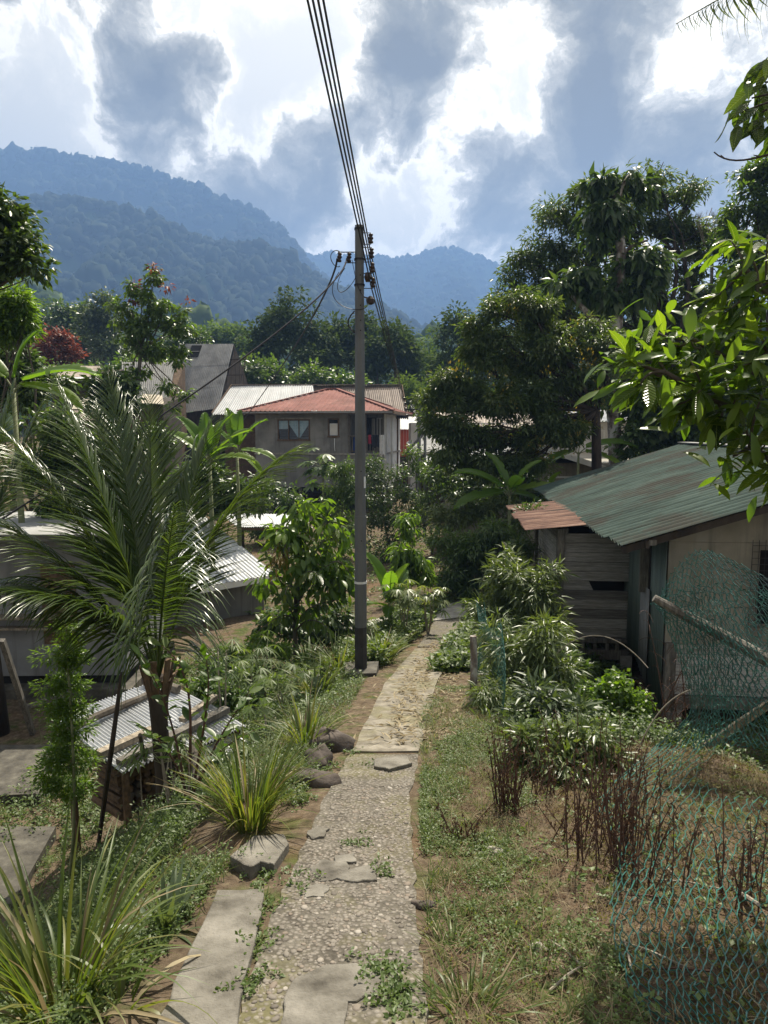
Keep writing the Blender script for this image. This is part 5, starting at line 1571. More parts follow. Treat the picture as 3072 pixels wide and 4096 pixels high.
# ------------------------------------------------------------------ fence post and stakes on the right of the path
fp = gnd(473, 704)
mb = MB(); mb.tube([fp + V3(0, 0, -.15), fp + V3(.005, 0, .5), V3(fp.x - .01, fp.y, at(471, 636, fp.y).z)], [.045, .042, .04], 9)
o = mb.build('fence_post', M['bark_pale']); tag(o, 'lichen-spotted wooden post holding the green wire netting', 'post')

# ------------------------------------------------------------------ trees and shrubs
def bl(px, py, Y, rx, ry=None, ry_depth=None):
    ry = rx if ry is None else ry
    k = Y / F
    return (at(px, py, Y), (rx*k, (ry_depth if ry_depth else (rx + ry)/2*k), ry*k))

def tree(name, label, cat, blobs, base, n, leaf, mat, tm=None, clump=.5, per=22, droop=.35, hollow=.5, bark='bark', r0=.16, fork=.45, limbs=None, group=None, lean=None, extra=None, tone=(0, 1), twig=True, foliage='crown', wood='trunk', frac=8):
    base = Vector(base)
    root = rootw(name, label, cat, base, group)
    # trunk to the fork, then one tapering limb to every blob
    cx = sum((b[0] for b in blobs), Vector()) / len(blobs)
    top = max(blobs, key=lambda b: b[0].z)[0]
    fk = base.lerp(cx, fork) if lean is None else Vector(lean)
    mb = MB()
    mb.tube([base + V3(0, 0, -.25)] + limb(base, fk, .05, 5), [r0*1.35] + [r0*(1.2 - .45*t) for t in (0, .25, .5, .75, 1)], 9)
    for c, rr in blobs:
        pts_ = limb(fk, c, .14, 6); L_ = (c - fk).length
        rb = r0*.5*min(1, (max(rr)/1.2 + .35))
        mb.tube(pts_, [rb*(1 - .13*i) for i in range(6)], 6)
        if twig:
            for _ in range(4):
                s = pts_[3].lerp(pts_[5], float(rng.random()))
                e = Vector(c) + Vector(rng.normal(size=3))*.6*min(rr)
                mb.tube(limb(s, e, .15, 4), [rb*.35, rb*.28, rb*.2, rb*.1], 5)
    mb.build(wood, M[bark], root, True)
    fb_ = MB()
    crown(fb_, blobs, n, tm or tmpl4(), leaf, clump*.8, per, droop, hollow*.6, tone, frac=frac)
    fb_.build(foliage, M[mat], root)
    if extra: extra(root)
    return root

NARROW = tmpl4(.12, .03, .22)
OVAL = tmpl4(.22, .05, .12)
WIDE2 = tmpl2(.3, .08, .1)
NARROW2 = tmpl2(.15, .03, .2)
OVAL2 = tmpl2(.24, .05, .12)

# ---- forest edge behind the village
far = 'forest trees behind the village roofs'
def ft(label, blobs, Y, n, leaf=.42, mat='leaf_far', clump=1.3, bark='bark', tm=None, per=26, hollow=.55, tone=(0, 1)):
    bs = [bl(*b[:2], Y + (b[4] if len(b) > 4 else 0), *b[2:4]) for b in blobs]
    cx = sum(b[0].x for b in bs)/len(bs)
    tree('forest_tree', label, 'tree', bs, V3(cx, Y, gz(cx, Y)), n, leaf, mat, tm or WIDE2, clump, per, .25, hollow, bark, .28, .4, group=far, tone=tone, twig=False)
ft('tall spreading grey-green tree rising left of the pole above the silver roof', [(292, 312, 30, 26), (272, 325, 22, 24), (312, 322, 22, 24), (262, 348, 22, 26), (300, 350, 34, 30), (320, 355, 20, 26)], 70, 9000, .40)
ft('spiky crowned dark tree directly behind the pole', [(345, 330, 14, 22), (340, 355, 20, 26), (362, 322, 10, 16), (356, 352, 18, 30)], 73, 5000, .40)
ft('dark rounded tree right of the pole above the brown roof', [(385, 335, 22, 24), (400, 350, 20, 26), (376, 358, 20, 26), (408, 372, 16, 20)], 70, 6500, .40)
ft('pale bamboo-like tree right of the brown roof gable', [(428, 352, 12, 22), (420, 375, 16, 24), (434, 385, 12, 26)], 76, 3500, .42, 'leaf_far_pale', tm=tmpl2(.14, .05, .2))
ft('dense dark tree between the valley gap and the longan', [(458, 340, 20, 24), (448, 368, 22, 26), (470, 375, 24, 30), (484, 345, 18, 22)], 66, 6500, .40)
ft('olive feathery tree above the brown roof ridge', [(330, 378, 20, 14), (306, 382, 20, 14), (352, 385, 14, 12), (285, 378, 20, 16), (262, 378, 16, 16)], 60, 5000, .36, 'leaf_mid')
ft('light green feathery bamboo behind the second utility pole', [(404, 392, 16, 16), (424, 400, 16, 14), (446, 404, 20, 14)], 62, 3500, .36, 'leaf_far_pale', tm=tmpl2(.14, .05, .25))
ft('broad flat-topped dark tree behind the brown-roofed house', [(60, 315, 26, 14), (85, 320, 24, 18), (45, 330, 24, 16), (72, 342, 30, 18), (100, 350, 20, 20)], 82, 7000, .44, 'leaf_dark')
ft('grey-leaved tree between the flat-topped tree and the red-tipped sapling', [(104, 308, 13, 12), (98, 328, 20, 18), (112, 345, 22, 22), (122, 360, 18, 16)], 74, 6000, .38, 'leaf_grey')
ft('pale sunlit tree beyond the barn ridge', [(208, 338, 18, 12), (228, 335, 16, 14), (195, 350, 14, 12), (240, 348, 16, 14)], 105, 4000, .5, 'leaf_far_pale')
ft('dark bush at the back of the barn roof', [(190, 340, 14, 10), (176, 350, 16, 14)], 62, 2200, .34, 'leaf_dark')
ft('bushy green tree left behind the silver roof of the low house', [(150, 370, 26, 14), (128, 372, 22, 14), (82, 376, 26, 16), (60, 370, 20, 12)], 56, 5000, .34, 'leaf_mid')
ft('dark understorey tree between the barn and the spreading tree', [(246, 372, 16, 18), (240, 390, 14, 14)], 57, 2600, .34, 'leaf_dark')

# ---- red-tipped flowering tree, left
tree('flowering_tree', 'rounded tree with rust-red flowering crown above the brown roof', 'tree', [bl(55, 342, 50, 15, 10), bl(42, 352, 50, 14, 12), bl(66, 356, 50, 13, 11), bl(52, 366, 50, 18, 10)], V3(at(52, 370, 50).x, 50, gz(-23, 50)), 5000, .22, 'leaf_red', WIDE2, .7, 24, .2, .6)
tree('broadleaf_tree', 'green tree growing in front of the red flowering tree', 'tree', [bl(40, 372, 44, 18, 10), bl(60, 378, 44, 14, 9), bl(25, 366, 44, 14, 10)], V3(at(40, 380, 44).x, 44, gz(-21, 44)), 3000, .22, 'leaf_mid', WIDE2, .7, 24, .2, .5)

# ---- left edge
tree('glossy_tree', 'dark glossy tree reaching in from the left edge against the mountain', 'tree', [bl(2, 220, 11, 22, 26), bl(20, 248, 11, 20, 20), bl(32, 266, 11, 11, 10), bl(-25, 225, 11, 40, 45), bl(-5, 262, 11, 22, 14), bl(-60, 240, 11.5, 50, 50)], on(-9.8, 11), 15000, .125, 'leaf_dark', OVAL2, .28, 20, .35, .35, r0=.2, lean=at(-120, 280, 11.5), frac=12)
tree('bushy_tree', 'bright green dense bush tree under the overhanging glossy tree', 'tree', [bl(14, 305, 15, 18, 15), bl(2, 318, 15, 18, 18), bl(26, 318, 15, 11, 12), bl(10, 332, 15, 16, 14), bl(-14, 310, 15, 16, 20)], on(-8.2, 15.5), 9000, .14, 'leaf_bright', NARROW2, .3, 22, .35, .5, r0=.10)
tree('broadleaf_tree', 'dark leafy tree at the left edge beneath the bright bush', 'tree', [bl(18, 368, 16.5, 24, 22), bl(42, 385, 16.5, 18, 18), bl(2, 385, 16.5, 18, 18), bl(30, 400, 16.5, 26, 16), bl(8, 350, 16.5, 14, 14)], on(-8.4, 16.8), 6000, .15, 'leaf_dark', OVAL, .35, 20, .4, .4, r0=.09)
tree('broadleaf_tree', 'dark leafy tree between the two left coconut palms', 'tree', [bl(58, 425, 14, 22, 20), bl(80, 450, 14, 24, 24), bl(50, 465, 14, 22, 24), bl(90, 490, 14, 26, 26), bl(60, 510, 14, 24, 22), bl(115, 500, 14, 22, 24)], on(-6.2, 14.9), 8000, .15, 'leaf_dark', OVAL, .35, 20, .4, .35, r0=.08)
tree('dense_tree', 'small dense dark round tree in front of the low silver roof', 'tree', [bl(112, 388, 24, 16, 16), bl(104, 402, 24, 13, 14), bl(124, 402, 24, 13, 15), bl(113, 415, 24, 18, 14)], on(-9.2, 24), 3500, .26, 'leaf_dark', OVAL, .4, 18, .5, .55, r0=.08)
# tall thin mahogany-like tree with red new leaves
def red_tips(root):
    mb = MB()
    crown(mb, [bl(154, 268, 26, 3, 4), bl(134, 285, 26, 3, 4), bl(166, 286, 26, 3, 3), bl(186, 302, 26, 3, 3), bl(133, 298, 26, 3, 3)], 160, OVAL, .17, .2, 16, .6, .2)
    o = mb.build('young_leaves', M['leaf_red'], root); o['label'] = 'rust-red young leaves at the tips'
tree('mahogany_tree', 'slender tall tree with red young leaf tips in front of the barn', 'tree',
     [bl(154, 275, 26, 6, 10), bl(138, 290, 26, 8, 10), bl(150, 300, 26, 18, 12), bl(132, 312, 26, 20, 12), bl(163, 310, 26, 16, 14), bl(122, 322, 26, 10, 8), bl(145, 330, 26, 24, 14), bl(172, 328, 26, 18, 12), bl(183, 312, 26, 6, 10), bl(186, 326, 26, 9, 9),
      bl(160, 350, 26, 20, 13), bl(180, 352, 26, 13, 14), bl(138, 352, 26, 12, 8), bl(132, 370, 26, 14, 8), bl(166, 385, 26, 9, 8), bl(184, 396, 26, 9, 6), bl(176, 408, 26, 7, 6)],
     on(-9.3, 26), 4600, .20, 'leaf_mid', OVAL, .26, 14, .6, .2, 'bark', .09, lean=at(141, 352, 26), extra=red_tips, tone=(.1, 1), frac=4)

# ---- right side
tree('broadleaf_tree', 'big dark rust-tinged tree behind the pale-trunked tree', 'tree',
     [bl(572, 212, 29, 26, 22), bl(548, 240, 29, 20, 20), bl(580, 245, 29, 26, 22), bl(552, 275, 29, 24, 20), bl(662, 190, 29, 24, 24), bl(690, 200, 29, 18, 26), bl(700, 235, 29, 22, 24), bl(665, 232, 29, 28, 28), bl(690, 270, 29, 26, 24), bl(650, 275, 29, 26, 24), bl(715, 300, 29, 22, 22), bl(680, 310, 29, 36, 28), bl(640, 330, 29, 34, 28), bl(590, 320, 29, 30, 26), bl(715, 345, 29, 30, 30), bl(530, 300, 29, 24, 22), bl(620, 290, 29, 34, 26), bl(610, 250, 29, 30, 24), bl(635, 215, 29, 30, 26), bl(560, 310, 29, 30, 24), bl(640, 380, 29, 40, 28), bl(600, 200, 29, 20, 18), bl(535, 262, 29, 22, 18), bl(575, 285, 29, 26, 22), bl(515, 285, 29, 18, 16), bl(540, 330, 29, 30, 24), bl(500, 300, 29, 18, 14)],
     on(11.6, 29.5), 54000, .20, 'leaf_olive', NARROW2, .46, 28, .35, .4, 'bark_dark', .26, lean=at(660, 400, 29))
tree('broadleaf_tree', 'dense dark tree low down behind the green iron roof', 'tree',
     [bl(660, 410, 24.5, 36, 32), bl(700, 400, 24.5, 36, 36), bl(742, 395, 24.5, 34, 40), bl(640, 440, 24.5, 24, 24), bl(690, 440, 24.5, 36, 24), bl(730, 350, 24.5, 30, 26), bl(765, 370, 24.5, 20, 40)],
     on(11.2, 25), 16000, .26, 'leaf_dark', OVAL2, .5, 18, .5, .45, 'bark_dark', .14)
tree('hill_tree', 'tall yellow-topped bushy tree at the right edge', 'tree',
     [bl(752, 185, 27, 16, 18), bl(768, 170, 27, 16, 16), bl(742, 215, 27, 20, 18), bl(765, 220, 27, 24, 30), bl(735, 245, 27, 20, 20), bl(755, 265, 27, 28, 28), bl(735, 290, 27, 20, 22), bl(790, 220, 27, 30, 50)],
     on(15.4, 27.5), 18000, .19, 'leaf_mid', OVAL2, .4, 20, .3, .6, 'bark_dark', .16)
# the climbing-plant clad tree with pale blotched trunk
tb = on(at(616, 470, 25).x, 25)
root = rootw('tall_tree', 'tall tree with pale blotched trunk hung with big drooping leaves', 'tree', tb)
mb = MB(); tp = [tb + V3(0, 0, -.2), tb, at(616, 470, 25), at(614, 420, 25), at(613, 370, 25), at(616, 330, 25), at(620, 290, 25), at(621, 250, 25), at(617, 215, 25), at(620, 190, 25), at(632, 172, 25)]
mb.tube(tp, [.30, .26, .25, .24, .23, .21, .19, .17, .14, .10, .05], 10)
mb.tube([at(615, 340, 25), at(600, 325, 25), at(585, 310, 24.8), at(568, 292, 24.6)], [.14, .12, .09, .05], 7)
mb.tube([at(621, 255, 25), at(632, 246, 24.9), at(648, 240, 24.8)], [.08, .06, .03], 6)
mb.tube([at(617, 200, 25), at(606, 188, 25), at(596, 180, 25)], [.08, .06, .03], 6)
mb.build('trunk', M['bark_pale'], root, True)
mb = MB()
crown(mb, [bl(618, 180, 25, 18, 11), bl(638, 178, 25, 13, 11), bl(600, 190, 25, 14, 13), bl(650, 195, 25, 8, 10), bl(606, 215, 25, 18, 13), bl(630, 222, 25, 15, 15), bl(602, 235, 25, 13, 13), bl(636, 250, 25, 17, 17), bl(650, 268, 25, 16, 14), bl(622, 275, 25, 13, 14), bl(578, 278, 25, 18, 12), bl(556, 288, 25, 12, 11), bl(594, 292, 25, 20, 12), bl(618, 300, 25, 16, 10), bl(640, 292, 25, 13, 11), bl(612, 360, 25, 9, 20), bl(606, 392, 25, 12, 12)], 4600, tmpl4(.17, .04, .3), .42, .34, 14, .75, .2, (0, 1), frac=5)
mb.build('crown', M['leaf_dark'], root)

def flower_heads(root):
    mb = MB()
    crown(mb, [bl(495, 325, 20.8, 30, 22), bl(470, 395, 20.8, 50, 40), bl(545, 400, 20.8, 60, 60), bl(590, 350, 20.8, 30, 30)], 700, tmpl2(.16, .03, .1), .09, .30, 12, -.8, .8, (0, 1))
    o = mb.build('flower_sprays', M['leaf_yellow'], root); o['label'] = 'dull yellow flower sprays on the outer twigs'
tree('longan_tree', 'wide olive-green longan tree with dark crooked limbs beside the valley houses', 'tree',
     [bl(470, 322, 21, 12, 10), bl(495, 312, 21, 14, 12), bl(520, 300, 21, 16, 12), bl(500, 335, 21, 26, 16), bl(540, 318, 21, 24, 18), bl(475, 350, 21, 16, 12), bl(515, 360, 21, 34, 20), bl(558, 350, 21, 30, 22), bl(590, 335, 21, 28, 22), bl(590, 385, 21, 24, 22),
      bl(442, 385, 21, 20, 14), bl(425, 398, 21, 10, 9), bl(466, 398, 21, 28, 18), bl(505, 400, 21, 32, 22), bl(548, 392, 21, 30, 24), bl(430, 420, 21, 14, 13), bl(460, 430, 21, 28, 18), bl(500, 436, 21, 32, 22), bl(540, 432, 21, 30, 22), bl(450, 455, 21, 22, 13), bl(485, 462, 21, 28, 16), bl(525, 462, 21, 26, 15), bl(570, 425, 21, 22, 20)],
     on(at(597, 470, 21).x, 21), 58000, .155, 'leaf_olive', NARROW2, .36, 30, .45, .25, 'bark_dark', .17, lean=at(596, 410, 21), extra=flower_heads, frac=11)
# bare twiggy crown
bt = rootw('bare_tree', 'leafless pale twigs standing between the two big right-hand trees', 'tree', on(13, 28))
mb = MB(); b0_ = at(712, 262, 28)
mb.tube([on(13, 28), b0_.lerp(on(13, 28), .5), b0_], [.12, .09, .06], 7)
def twigs(p, d, L, r, depth):
    q_ = p + d*L; mb.tube(limb(p, q_, .06, 4), [r, r*.85, r*.7, r*.55], 4, False)
    if depth:
        for _ in range(3):
            nd = (d + Vector(rng.normal(size=3))*.38 + V3(0, 0, .15)).normalized(); twigs(q_, nd, L*.72, r*.55, depth - 1)
for a in (-.5, -.15, .15, .45): twigs(b0_, Vector((a, 0, 1)).normalized(), .75, .030, 3)
mb.build('twigs', M['twig_grey'], bt)

# ---- shrubs in the middle of the picture
def shrub(name, label, blobs, base, n, leaf, mat, tm=None, clump=.25, per=18, droop=.3, hollow=.4, bark='bark', r0=.035, tone=(0, 1), group=None, cat='shrub', limbs=True, extra=None):
    return tree(name, label, cat, blobs, base, n, leaf, mat, tm or OVAL, clump, per, droop, hollow, bark, r0, .25, tone=tone, group=group, foliage='foliage', wood='stems', extra=extra)
shrub('shrub', 'round dark shrub below the cement wall of the red-roofed house', [bl(272, 500, 29, 18, 18), bl(292, 510, 29, 18, 20), bl(262, 525, 29, 22, 22), bl(290, 535, 29, 24, 20)], on(at(280, 540, 29).x, 29), 5000, .17, 'leaf_dark', OVAL, .45, 20)
shrub('vine_shrub', 'vine-draped bush with yellow-green hanging sprays beside the pole', [bl(345, 468, 26, 13, 11), bl(335, 482, 26, 16, 14), bl(352, 490, 26, 12, 18), bl(338, 510, 26, 18, 18), bl(352, 530, 26, 14, 18), bl(325, 530, 26, 16, 18)], on(at(340, 540, 26).x, 26), 6500, .16, 'leaf_mid', NARROW, .30, 20, .8)
shrub('shrub', 'tall dark small-leaved shrub just right of the pole', [bl(378, 470, 25, 16, 18), bl(372, 495, 25, 18, 22), bl(395, 490, 25, 18, 24), bl(385, 525, 25, 24, 24), bl(410, 520, 25, 18, 22), bl(380, 555, 25, 24, 20)], on(at(390, 560, 25).x, 25), 9000, .11, 'leaf_dark', OVAL, .35, 22, .1)
shrub('shrub', 'tall sunlit small-leaved shrub under the twin-post pole', [bl(412, 458, 26, 12, 12), bl(428, 475, 26, 16, 18), bl(440, 462, 26, 10, 10), bl(446, 490, 26, 16, 18), bl(425, 505, 26, 20, 20), bl(450, 520, 26, 18, 18)], on(at(432, 540, 26).x, 26), 7000, .11, 'leaf_mid', OVAL, .35, 22, .1)
shrub('shrub', 'dark bamboo-leaved thicket at the bend of the path', [bl(462, 545, 18.5, 26, 22), bl(490, 530, 18.5, 24, 20), bl(515, 545, 18.5, 20, 24), bl(450, 575, 18.5, 24, 22), bl(480, 575, 18.5, 28, 24), bl(505, 585, 18.5, 22, 22), bl(440, 600, 18.5, 18, 14)], on(at(478, 590, 18.5).x, 19.0), 11000, .17, 'leaf_mid', NARROW, .32, 20, .45)
shrub('shrub', 'pale flowering-tipped thicket above the path bend', [bl(470, 510, 20, 26, 12), bl(500, 505, 20, 22, 12), bl(440, 520, 20, 16, 12), bl(520, 520, 20, 14, 16)], on(at(480, 560, 20).x, 20.2), 4500, .16, 'leaf_bamboo', NARROW, .30, 18, .3)
shrub('shrub', 'low dark undergrowth beneath the longan tree', [bl(520, 480, 22, 30, 14), bl(470, 482, 23, 30, 14), bl(440, 470, 23, 18, 12), bl(540, 500, 21, 22, 16), bl(500, 500, 22, 26, 14)], on(at(500, 520, 22).x, 22), 5000, .17, 'leaf_dark', OVAL, .4, 18)
shrub('shrub', 'bushy weeds filling the gap left of the annex', [bl(530, 520, 14.5, 10, 18), bl(525, 555, 14, 14, 20), bl(540, 590, 13.2, 16, 20), bl(520, 600, 13.2, 16, 18)], on(at(530, 620, 14).x, 14.0), 4500, .13, 'leaf_dark', NARROW, .25, 20)
# bright slim tree right of the pole
shrub('sapling', 'slim yellow-green sapling with drooping leaves above the cassava', [bl(408, 525, 15.5, 7, 14), bl(405, 550, 15.5, 12, 14), bl(416, 560, 15.5, 12, 14), bl(402, 575, 15.5, 14, 12), bl(422, 578, 15.5, 8, 10)], on(at(408, 610, 15.5).x, 15.8), 1500, .22, 'leaf_bright', NARROW, .2, 14, 1.0, .3, r0=.03, cat='tree')

# understorey that closes the left side behind the palm
shrub('shrub', 'dark shrub between the silver-roofed house and the banana plants', [bl(205, 470, 20, 26, 18), bl(235, 485, 20, 24, 18), bl(180, 490, 20, 24, 18), bl(250, 505, 20, 18, 12), bl(215, 505, 20, 24, 12)], on(-4.6, 20.3), 5000, .16, 'leaf_dark', OVAL, .35, 18)
shrub('shrub', 'dark shrub beneath the small tan shed roof', [bl(120, 450, 22, 24, 18), bl(150, 445, 22, 22, 20), bl(85, 455, 22, 22, 18), bl(140, 480, 22, 26, 20)], on(-8.0, 22), 5000, .17, 'leaf_dark', OVAL, .4, 18)

for (lb, blobs_, mat, n, lf) in (
    ('yellow-tipped croton shrub before the cement wall', [bl(262, 640, 12.2, 12, 12), bl(280, 650, 12.0, 12, 10), bl(250, 655, 11.6, 10, 10)], 'leaf_bright', 1600, .08),
    ('glossy dark shrub at the corner of the cement wall', [bl(232, 655, 11.8, 14, 12), bl(215, 665, 11.2, 14, 10), bl(250, 672, 11.0, 14, 10)], 'leaf_mid', 1800, .09),
    ('mixed leafy shrub between the rack and the cement wall', [bl(205, 690, 9.8, 14, 10), bl(228, 692, 9.6, 16, 12), bl(252, 698, 9.2, 14, 10)], 'leaf_mid', 1800, .08),
    ('leafy shrub beside the lemongrass left of the pole', [bl(300, 690, 10.2, 14, 10), bl(320, 700, 9.8, 12, 10), bl(278, 700, 9.4, 14, 10)], 'weed', 1800, .07)):
    shrub('shrub', lb, blobs_, on(sum(b[0].x for b in blobs_)/3, blobs_[0][0].y), n, lf, mat, OVAL, .18, 16, .2, r0=.012)

# ------------------------------------------------------------------ palms, bananas, leafy plants
def place(parent, me, name, pos, d, nrm, size, mark=True):
    """a leaf part: mesh in unit template space, put at pos with its axis along d"""
    d = Vector(d).normalized(); nrm = Vector(nrm)
    x = d.cross(nrm)
    if x.length < 1e-4: x = d.orthogonal()
    x.normalize(); z = x.cross(d)
    m = Matrix((x, d, z)).transposed()
    o = bpy.data.objects.new(name, me); col.objects.link(o)
    o.parent = parent
    o.rotation_euler = m.to_euler()
    o.location = Vector(pos) - parent.location
    o.scale = (size, size, size)
    o['_local'] = 1
    return o

def unit_leaf(name, tm, mat, tones=4, lo=0.0, hi=1.0):
    out = []
    for i in range(tones):
        t = lo + (hi - lo)*i/max(1, tones - 1)
        me = raw_mesh(name, tm[0], list(tm[1:]), np.full(len(tm[0]), t)); me.materials.append(M[mat])
        out.append(me)
    return out

def frond_part(parent, base, ctrl, tip, mat, n=62, Lmax=.75, droop=.55, w=.020, rr=.018, up=(0, 0, 1), vee=.35, bunch=1.0, start=.14, name='frond', tone=(0, 1), twist=0.0, wide=1.0):
    base, ctrl, tip = Vector(base), Vector(ctrl), Vector(tip)
    mb = MB(); pts_ = bezier([base, ctrl, tip], 14)
    mb.tube(pts_, [rr*(1 - .062*i) for i in range(15)], 5, tone=.75)
    P, D, N, S, T = [], [], [], [], []
    for i in range(n):
        t = start + (1 - start)*((i + .5)/n)
        a = base.lerp(ctrl, t); b_ = ctrl.lerp(tip, t); p = a.lerp(b_, t); tg = (b_ - a).normalized()
        sd_ = tg.cross(Vector(up))
        if sd_.length < 1e-3: sd_ = tg.orthogonal()
        sd_.normalize(); nn = sd_.cross(tg).normalized()
        prof = math.sin(math.pi*min(1, (.12 + .88*t)**.75))*.55 + .5
        prof *= 1 - .55*max(0, (t - .75)/.25)
        for s in (-1, 1):
            f = .55 + .55*t
            d = sd_*s*(.95 - .35*t)*wide + tg*f + nn*(vee - .1*rng.random()) + Vector(rng.normal(size=3))*.07*bunch
            P.append(p); D.append(d.normalized()); N.append(nn - sd_*s*.35 + Vector(rng.normal(size=3))*.12); S.append(Lmax*prof*rng.uniform(.86, 1.08)); T.append(tone[0] + (tone[1]-tone[0])*rng.random())
    add_leaves(mb, strap(w/Lmax*1.6, 5, droop, .006), np.array([list(p) for p in P]), np.array([list(p) for p in D]), np.array([list(p) for p in N]), np.array(S), np.array(T))
    return mb.build(name, M[mat], parent)

# young coconut palm
cb = V3(at(160, 640, 6.35).x, 6.35, gz(-1.95, 6.35))
pc = at(158, 686, 6.35)
CP = rootw('coconut_palm', 'young coconut palm with broad glossy fronds behind the firewood rack', 'palm', cb)
mb = MB(); mb.tube([cb + V3(0, 0, -.1), cb + V3(-.01, 0, .3), pc + V3(0, 0, -.35), pc + V3(0, 0, -.08), pc + V3(0, 0, .10)], [.10, .08, .078, .095, .06], 12)
mb.build('trunk', M['bark_dark'], CP, True)
for k in range(9):
    a = k*2.4; d = Vector((math.cos(a), math.sin(a), 0))
    mb = MB(); mb.bar(pc + d*.07 + V3(0, 0, -.15), pc + d*.15 + V3(0, 0, .12 + .08*(k % 3)), .06, .015, tuple(d)); mb.build('leaf_base', M['wood_brown'], CP)
FR = [  # ctrl px,py,dY ; tip px,py,dY
    (132, 520, .4, 108, 372, .7), (150, 520, .7, 150, 394, 1.1), (176, 530, .6, 212, 420, 1.0),
    (200, 505, .1, 300, 446, .3), (122, 530, -.1, 58, 386, .0), (108, 535, -.3, 2, 430, -.3), (96, 570, -.5, -30, 505, -.7),
    (160, 600, -.9, 175, 505, -1.4), (110, 585, -.7, -12, 590, -1.1),
    (118, 520, .6, 92, 408, 1.0)]
HANG = (7,)
for i, (cx_, cy_, dc, tx, ty, dt_) in enumerate(FR):
    Y0 = 6.35; dc *= .6 if dc > 0 else 1; dt_ *= .6 if dt_ > 0 else 1
    frond_part(CP, pc + V3(0, 0, .05), at(cx_, cy_, Y0 + dc), at(tx, ty, Y0 + dt_), 'palm', 78, .78, .9 if i not in HANG else 1.5, .0090, .016, vee=.22 if i not in HANG else -.15, tone=(.1, .9), wide=.8, start=.20)
# broken lower frond hanging over the yard
frond_part(CP, pc + V3(0, 0, .0), at(70, 545, 6.0), at(-15, 585, 5.5), 'palm', 50, .62, 1.2, .0105, .018, vee=-.3)
mb = MB(); mb.lathe(at(180, 669, 6.6), [(.01, -.085), (.05, -.07), (.075, -.02), (.075, .03), (.05, .075), (.01, .09)], 14)
o = mb.build('coconut', M['leaf_mid'], CP, True); o['label'] = 'green coconut hanging below the fronds'
mb = MB(); mb.tube(bezier([pc + V3(.05, -.05, .05), pc + V3(.18, -.08, .05), at(180, 660, 6.6)], 8), .012, 6); mb.build('fruit_stalk', M['wood_brown'], CP)

# palm at the left edge
lb = on(-6.0, 10.6)
CP2 = rootw('coconut_palm', 'coconut palm with upright feathery fronds at the left edge', 'palm', lb)
pc2 = at(-20, 560, 10.4)
mb = MB(); mb.tube([lb + V3(0, 0, -.1), lb.lerp(pc2, .5), pc2], [.16, .13, .15], 12); mb.build('trunk', M['bark_dark'], CP2, True)
for (cx_, cy_, dc, tx, ty, dt_) in ((-8, 470, 0, 14, 382, .3), (10, 470, .3, 52, 385, .6), (-30, 470, .2, -50, 380, .4), (-45, 510, 0, -110, 460, 0), (-20, 480, .8, -5, 400, 1.6)):
    frond_part(CP2, pc2, at(cx_, cy_, 10.4 + dc), at(tx, ty, 10.4 + dt_), 'palm', 66, .74, .6, .012, .020, vee=.25, tone=(.2, 1))

# palm outside the right edge whose frond tip hangs into the top of the picture
rp = on(5.4, 5.6)
CP3 = rootw('coconut_palm', 'palm frond tip hanging in against the clouds at the top right', 'palm', rp)
pc3 = at(1010, -130, 5.2)
mb = MB(); mb.tube([rp + V3(0, 0, -.1), rp.lerp(pc3, .5) + V3(.1, 0, 0), pc3], [.17, .12, .13], 12); mb.build('trunk', M['bark'], CP3, True)
frond_part(CP3, pc3, at(815, -60, 5.0), at(676, 24, 4.9), 'leaf_olive', 60, .46, 1.3, .008, .018, vee=-.35, bunch=1.6)
frond_part(CP3, pc3, at(900, -200, 5.6), at(830, -60, 6.4), 'leaf_olive', 60, .5, .9, .014, .02, vee=-.1)
frond_part(CP3, pc3, at(1150, -220, 5.4), at(1290, -60, 5.6), 'leaf_olive', 60, .5, .9, .014, .02, vee=-.1)

# ---- banana plants
def banana_leaf(L, w, seed, torn=.3):
    rg = np.random.default_rng(seed); n = 14; V = []; f = []
    y = z = 0.0; ang = 0.0
    rows = []
    for i in range(n + 1):
        t = i/n
        ww = w*math.sin(math.pi*min(1, (.04 + t*.96)**.8))**.6*(1 if t < .98 else .2)
        rows.append((y, z, ww)); ang = -.9*t*t; y += math.cos(ang)/n; z += math.sin(ang)/n
    k = 0
    for s in (-1, 1):
        for i in range(n):
            gap = .10 if rg.random() < torn else 0.0
            (y0, z0, w0), (y1, z1, w1) = rows[i], rows[i+1]
            dz = rg.uniform(-.05, .02) if gap else 0
            V += [[0, y0, z0], [s*w0, y0 + gap/n + .02, z0 + .05 + dz], [s*w1, y1 - gap*2/n + .02, z1 + .05 + dz], [0, y1, z1], [s*w0*.5, y0, z0 + .05], [s*w1*.5, y1, z1 + .05]]
            f += [[k, k+4, k+5, k+3], [k+4, k+1, k+2, k+5]]; k += 6
    for i in range(n):                                      # midrib
        (y0, z0, _), (y1, z1, _) = rows[i], rows[i+1]; b_ = .018*(1 - i/n)
        V += [[-b_, y0, z0 - .008], [b_, y0, z0 - .008], [b_, y1, z1 - .008], [-b_, y1, z1 - .008]]; f.append([k, k+1, k+2, k+3]); k += 4
    return np.array(V), np.array(f)
BL = []
for s in range(4):
    v_, f_ = banana_leaf(1, .17, s, .35); me = raw_mesh('banana_leaf', v_, [f_], np.full(len(v_), .2 + .25*s)); me.materials.append(M['banana']); BL.append(me)
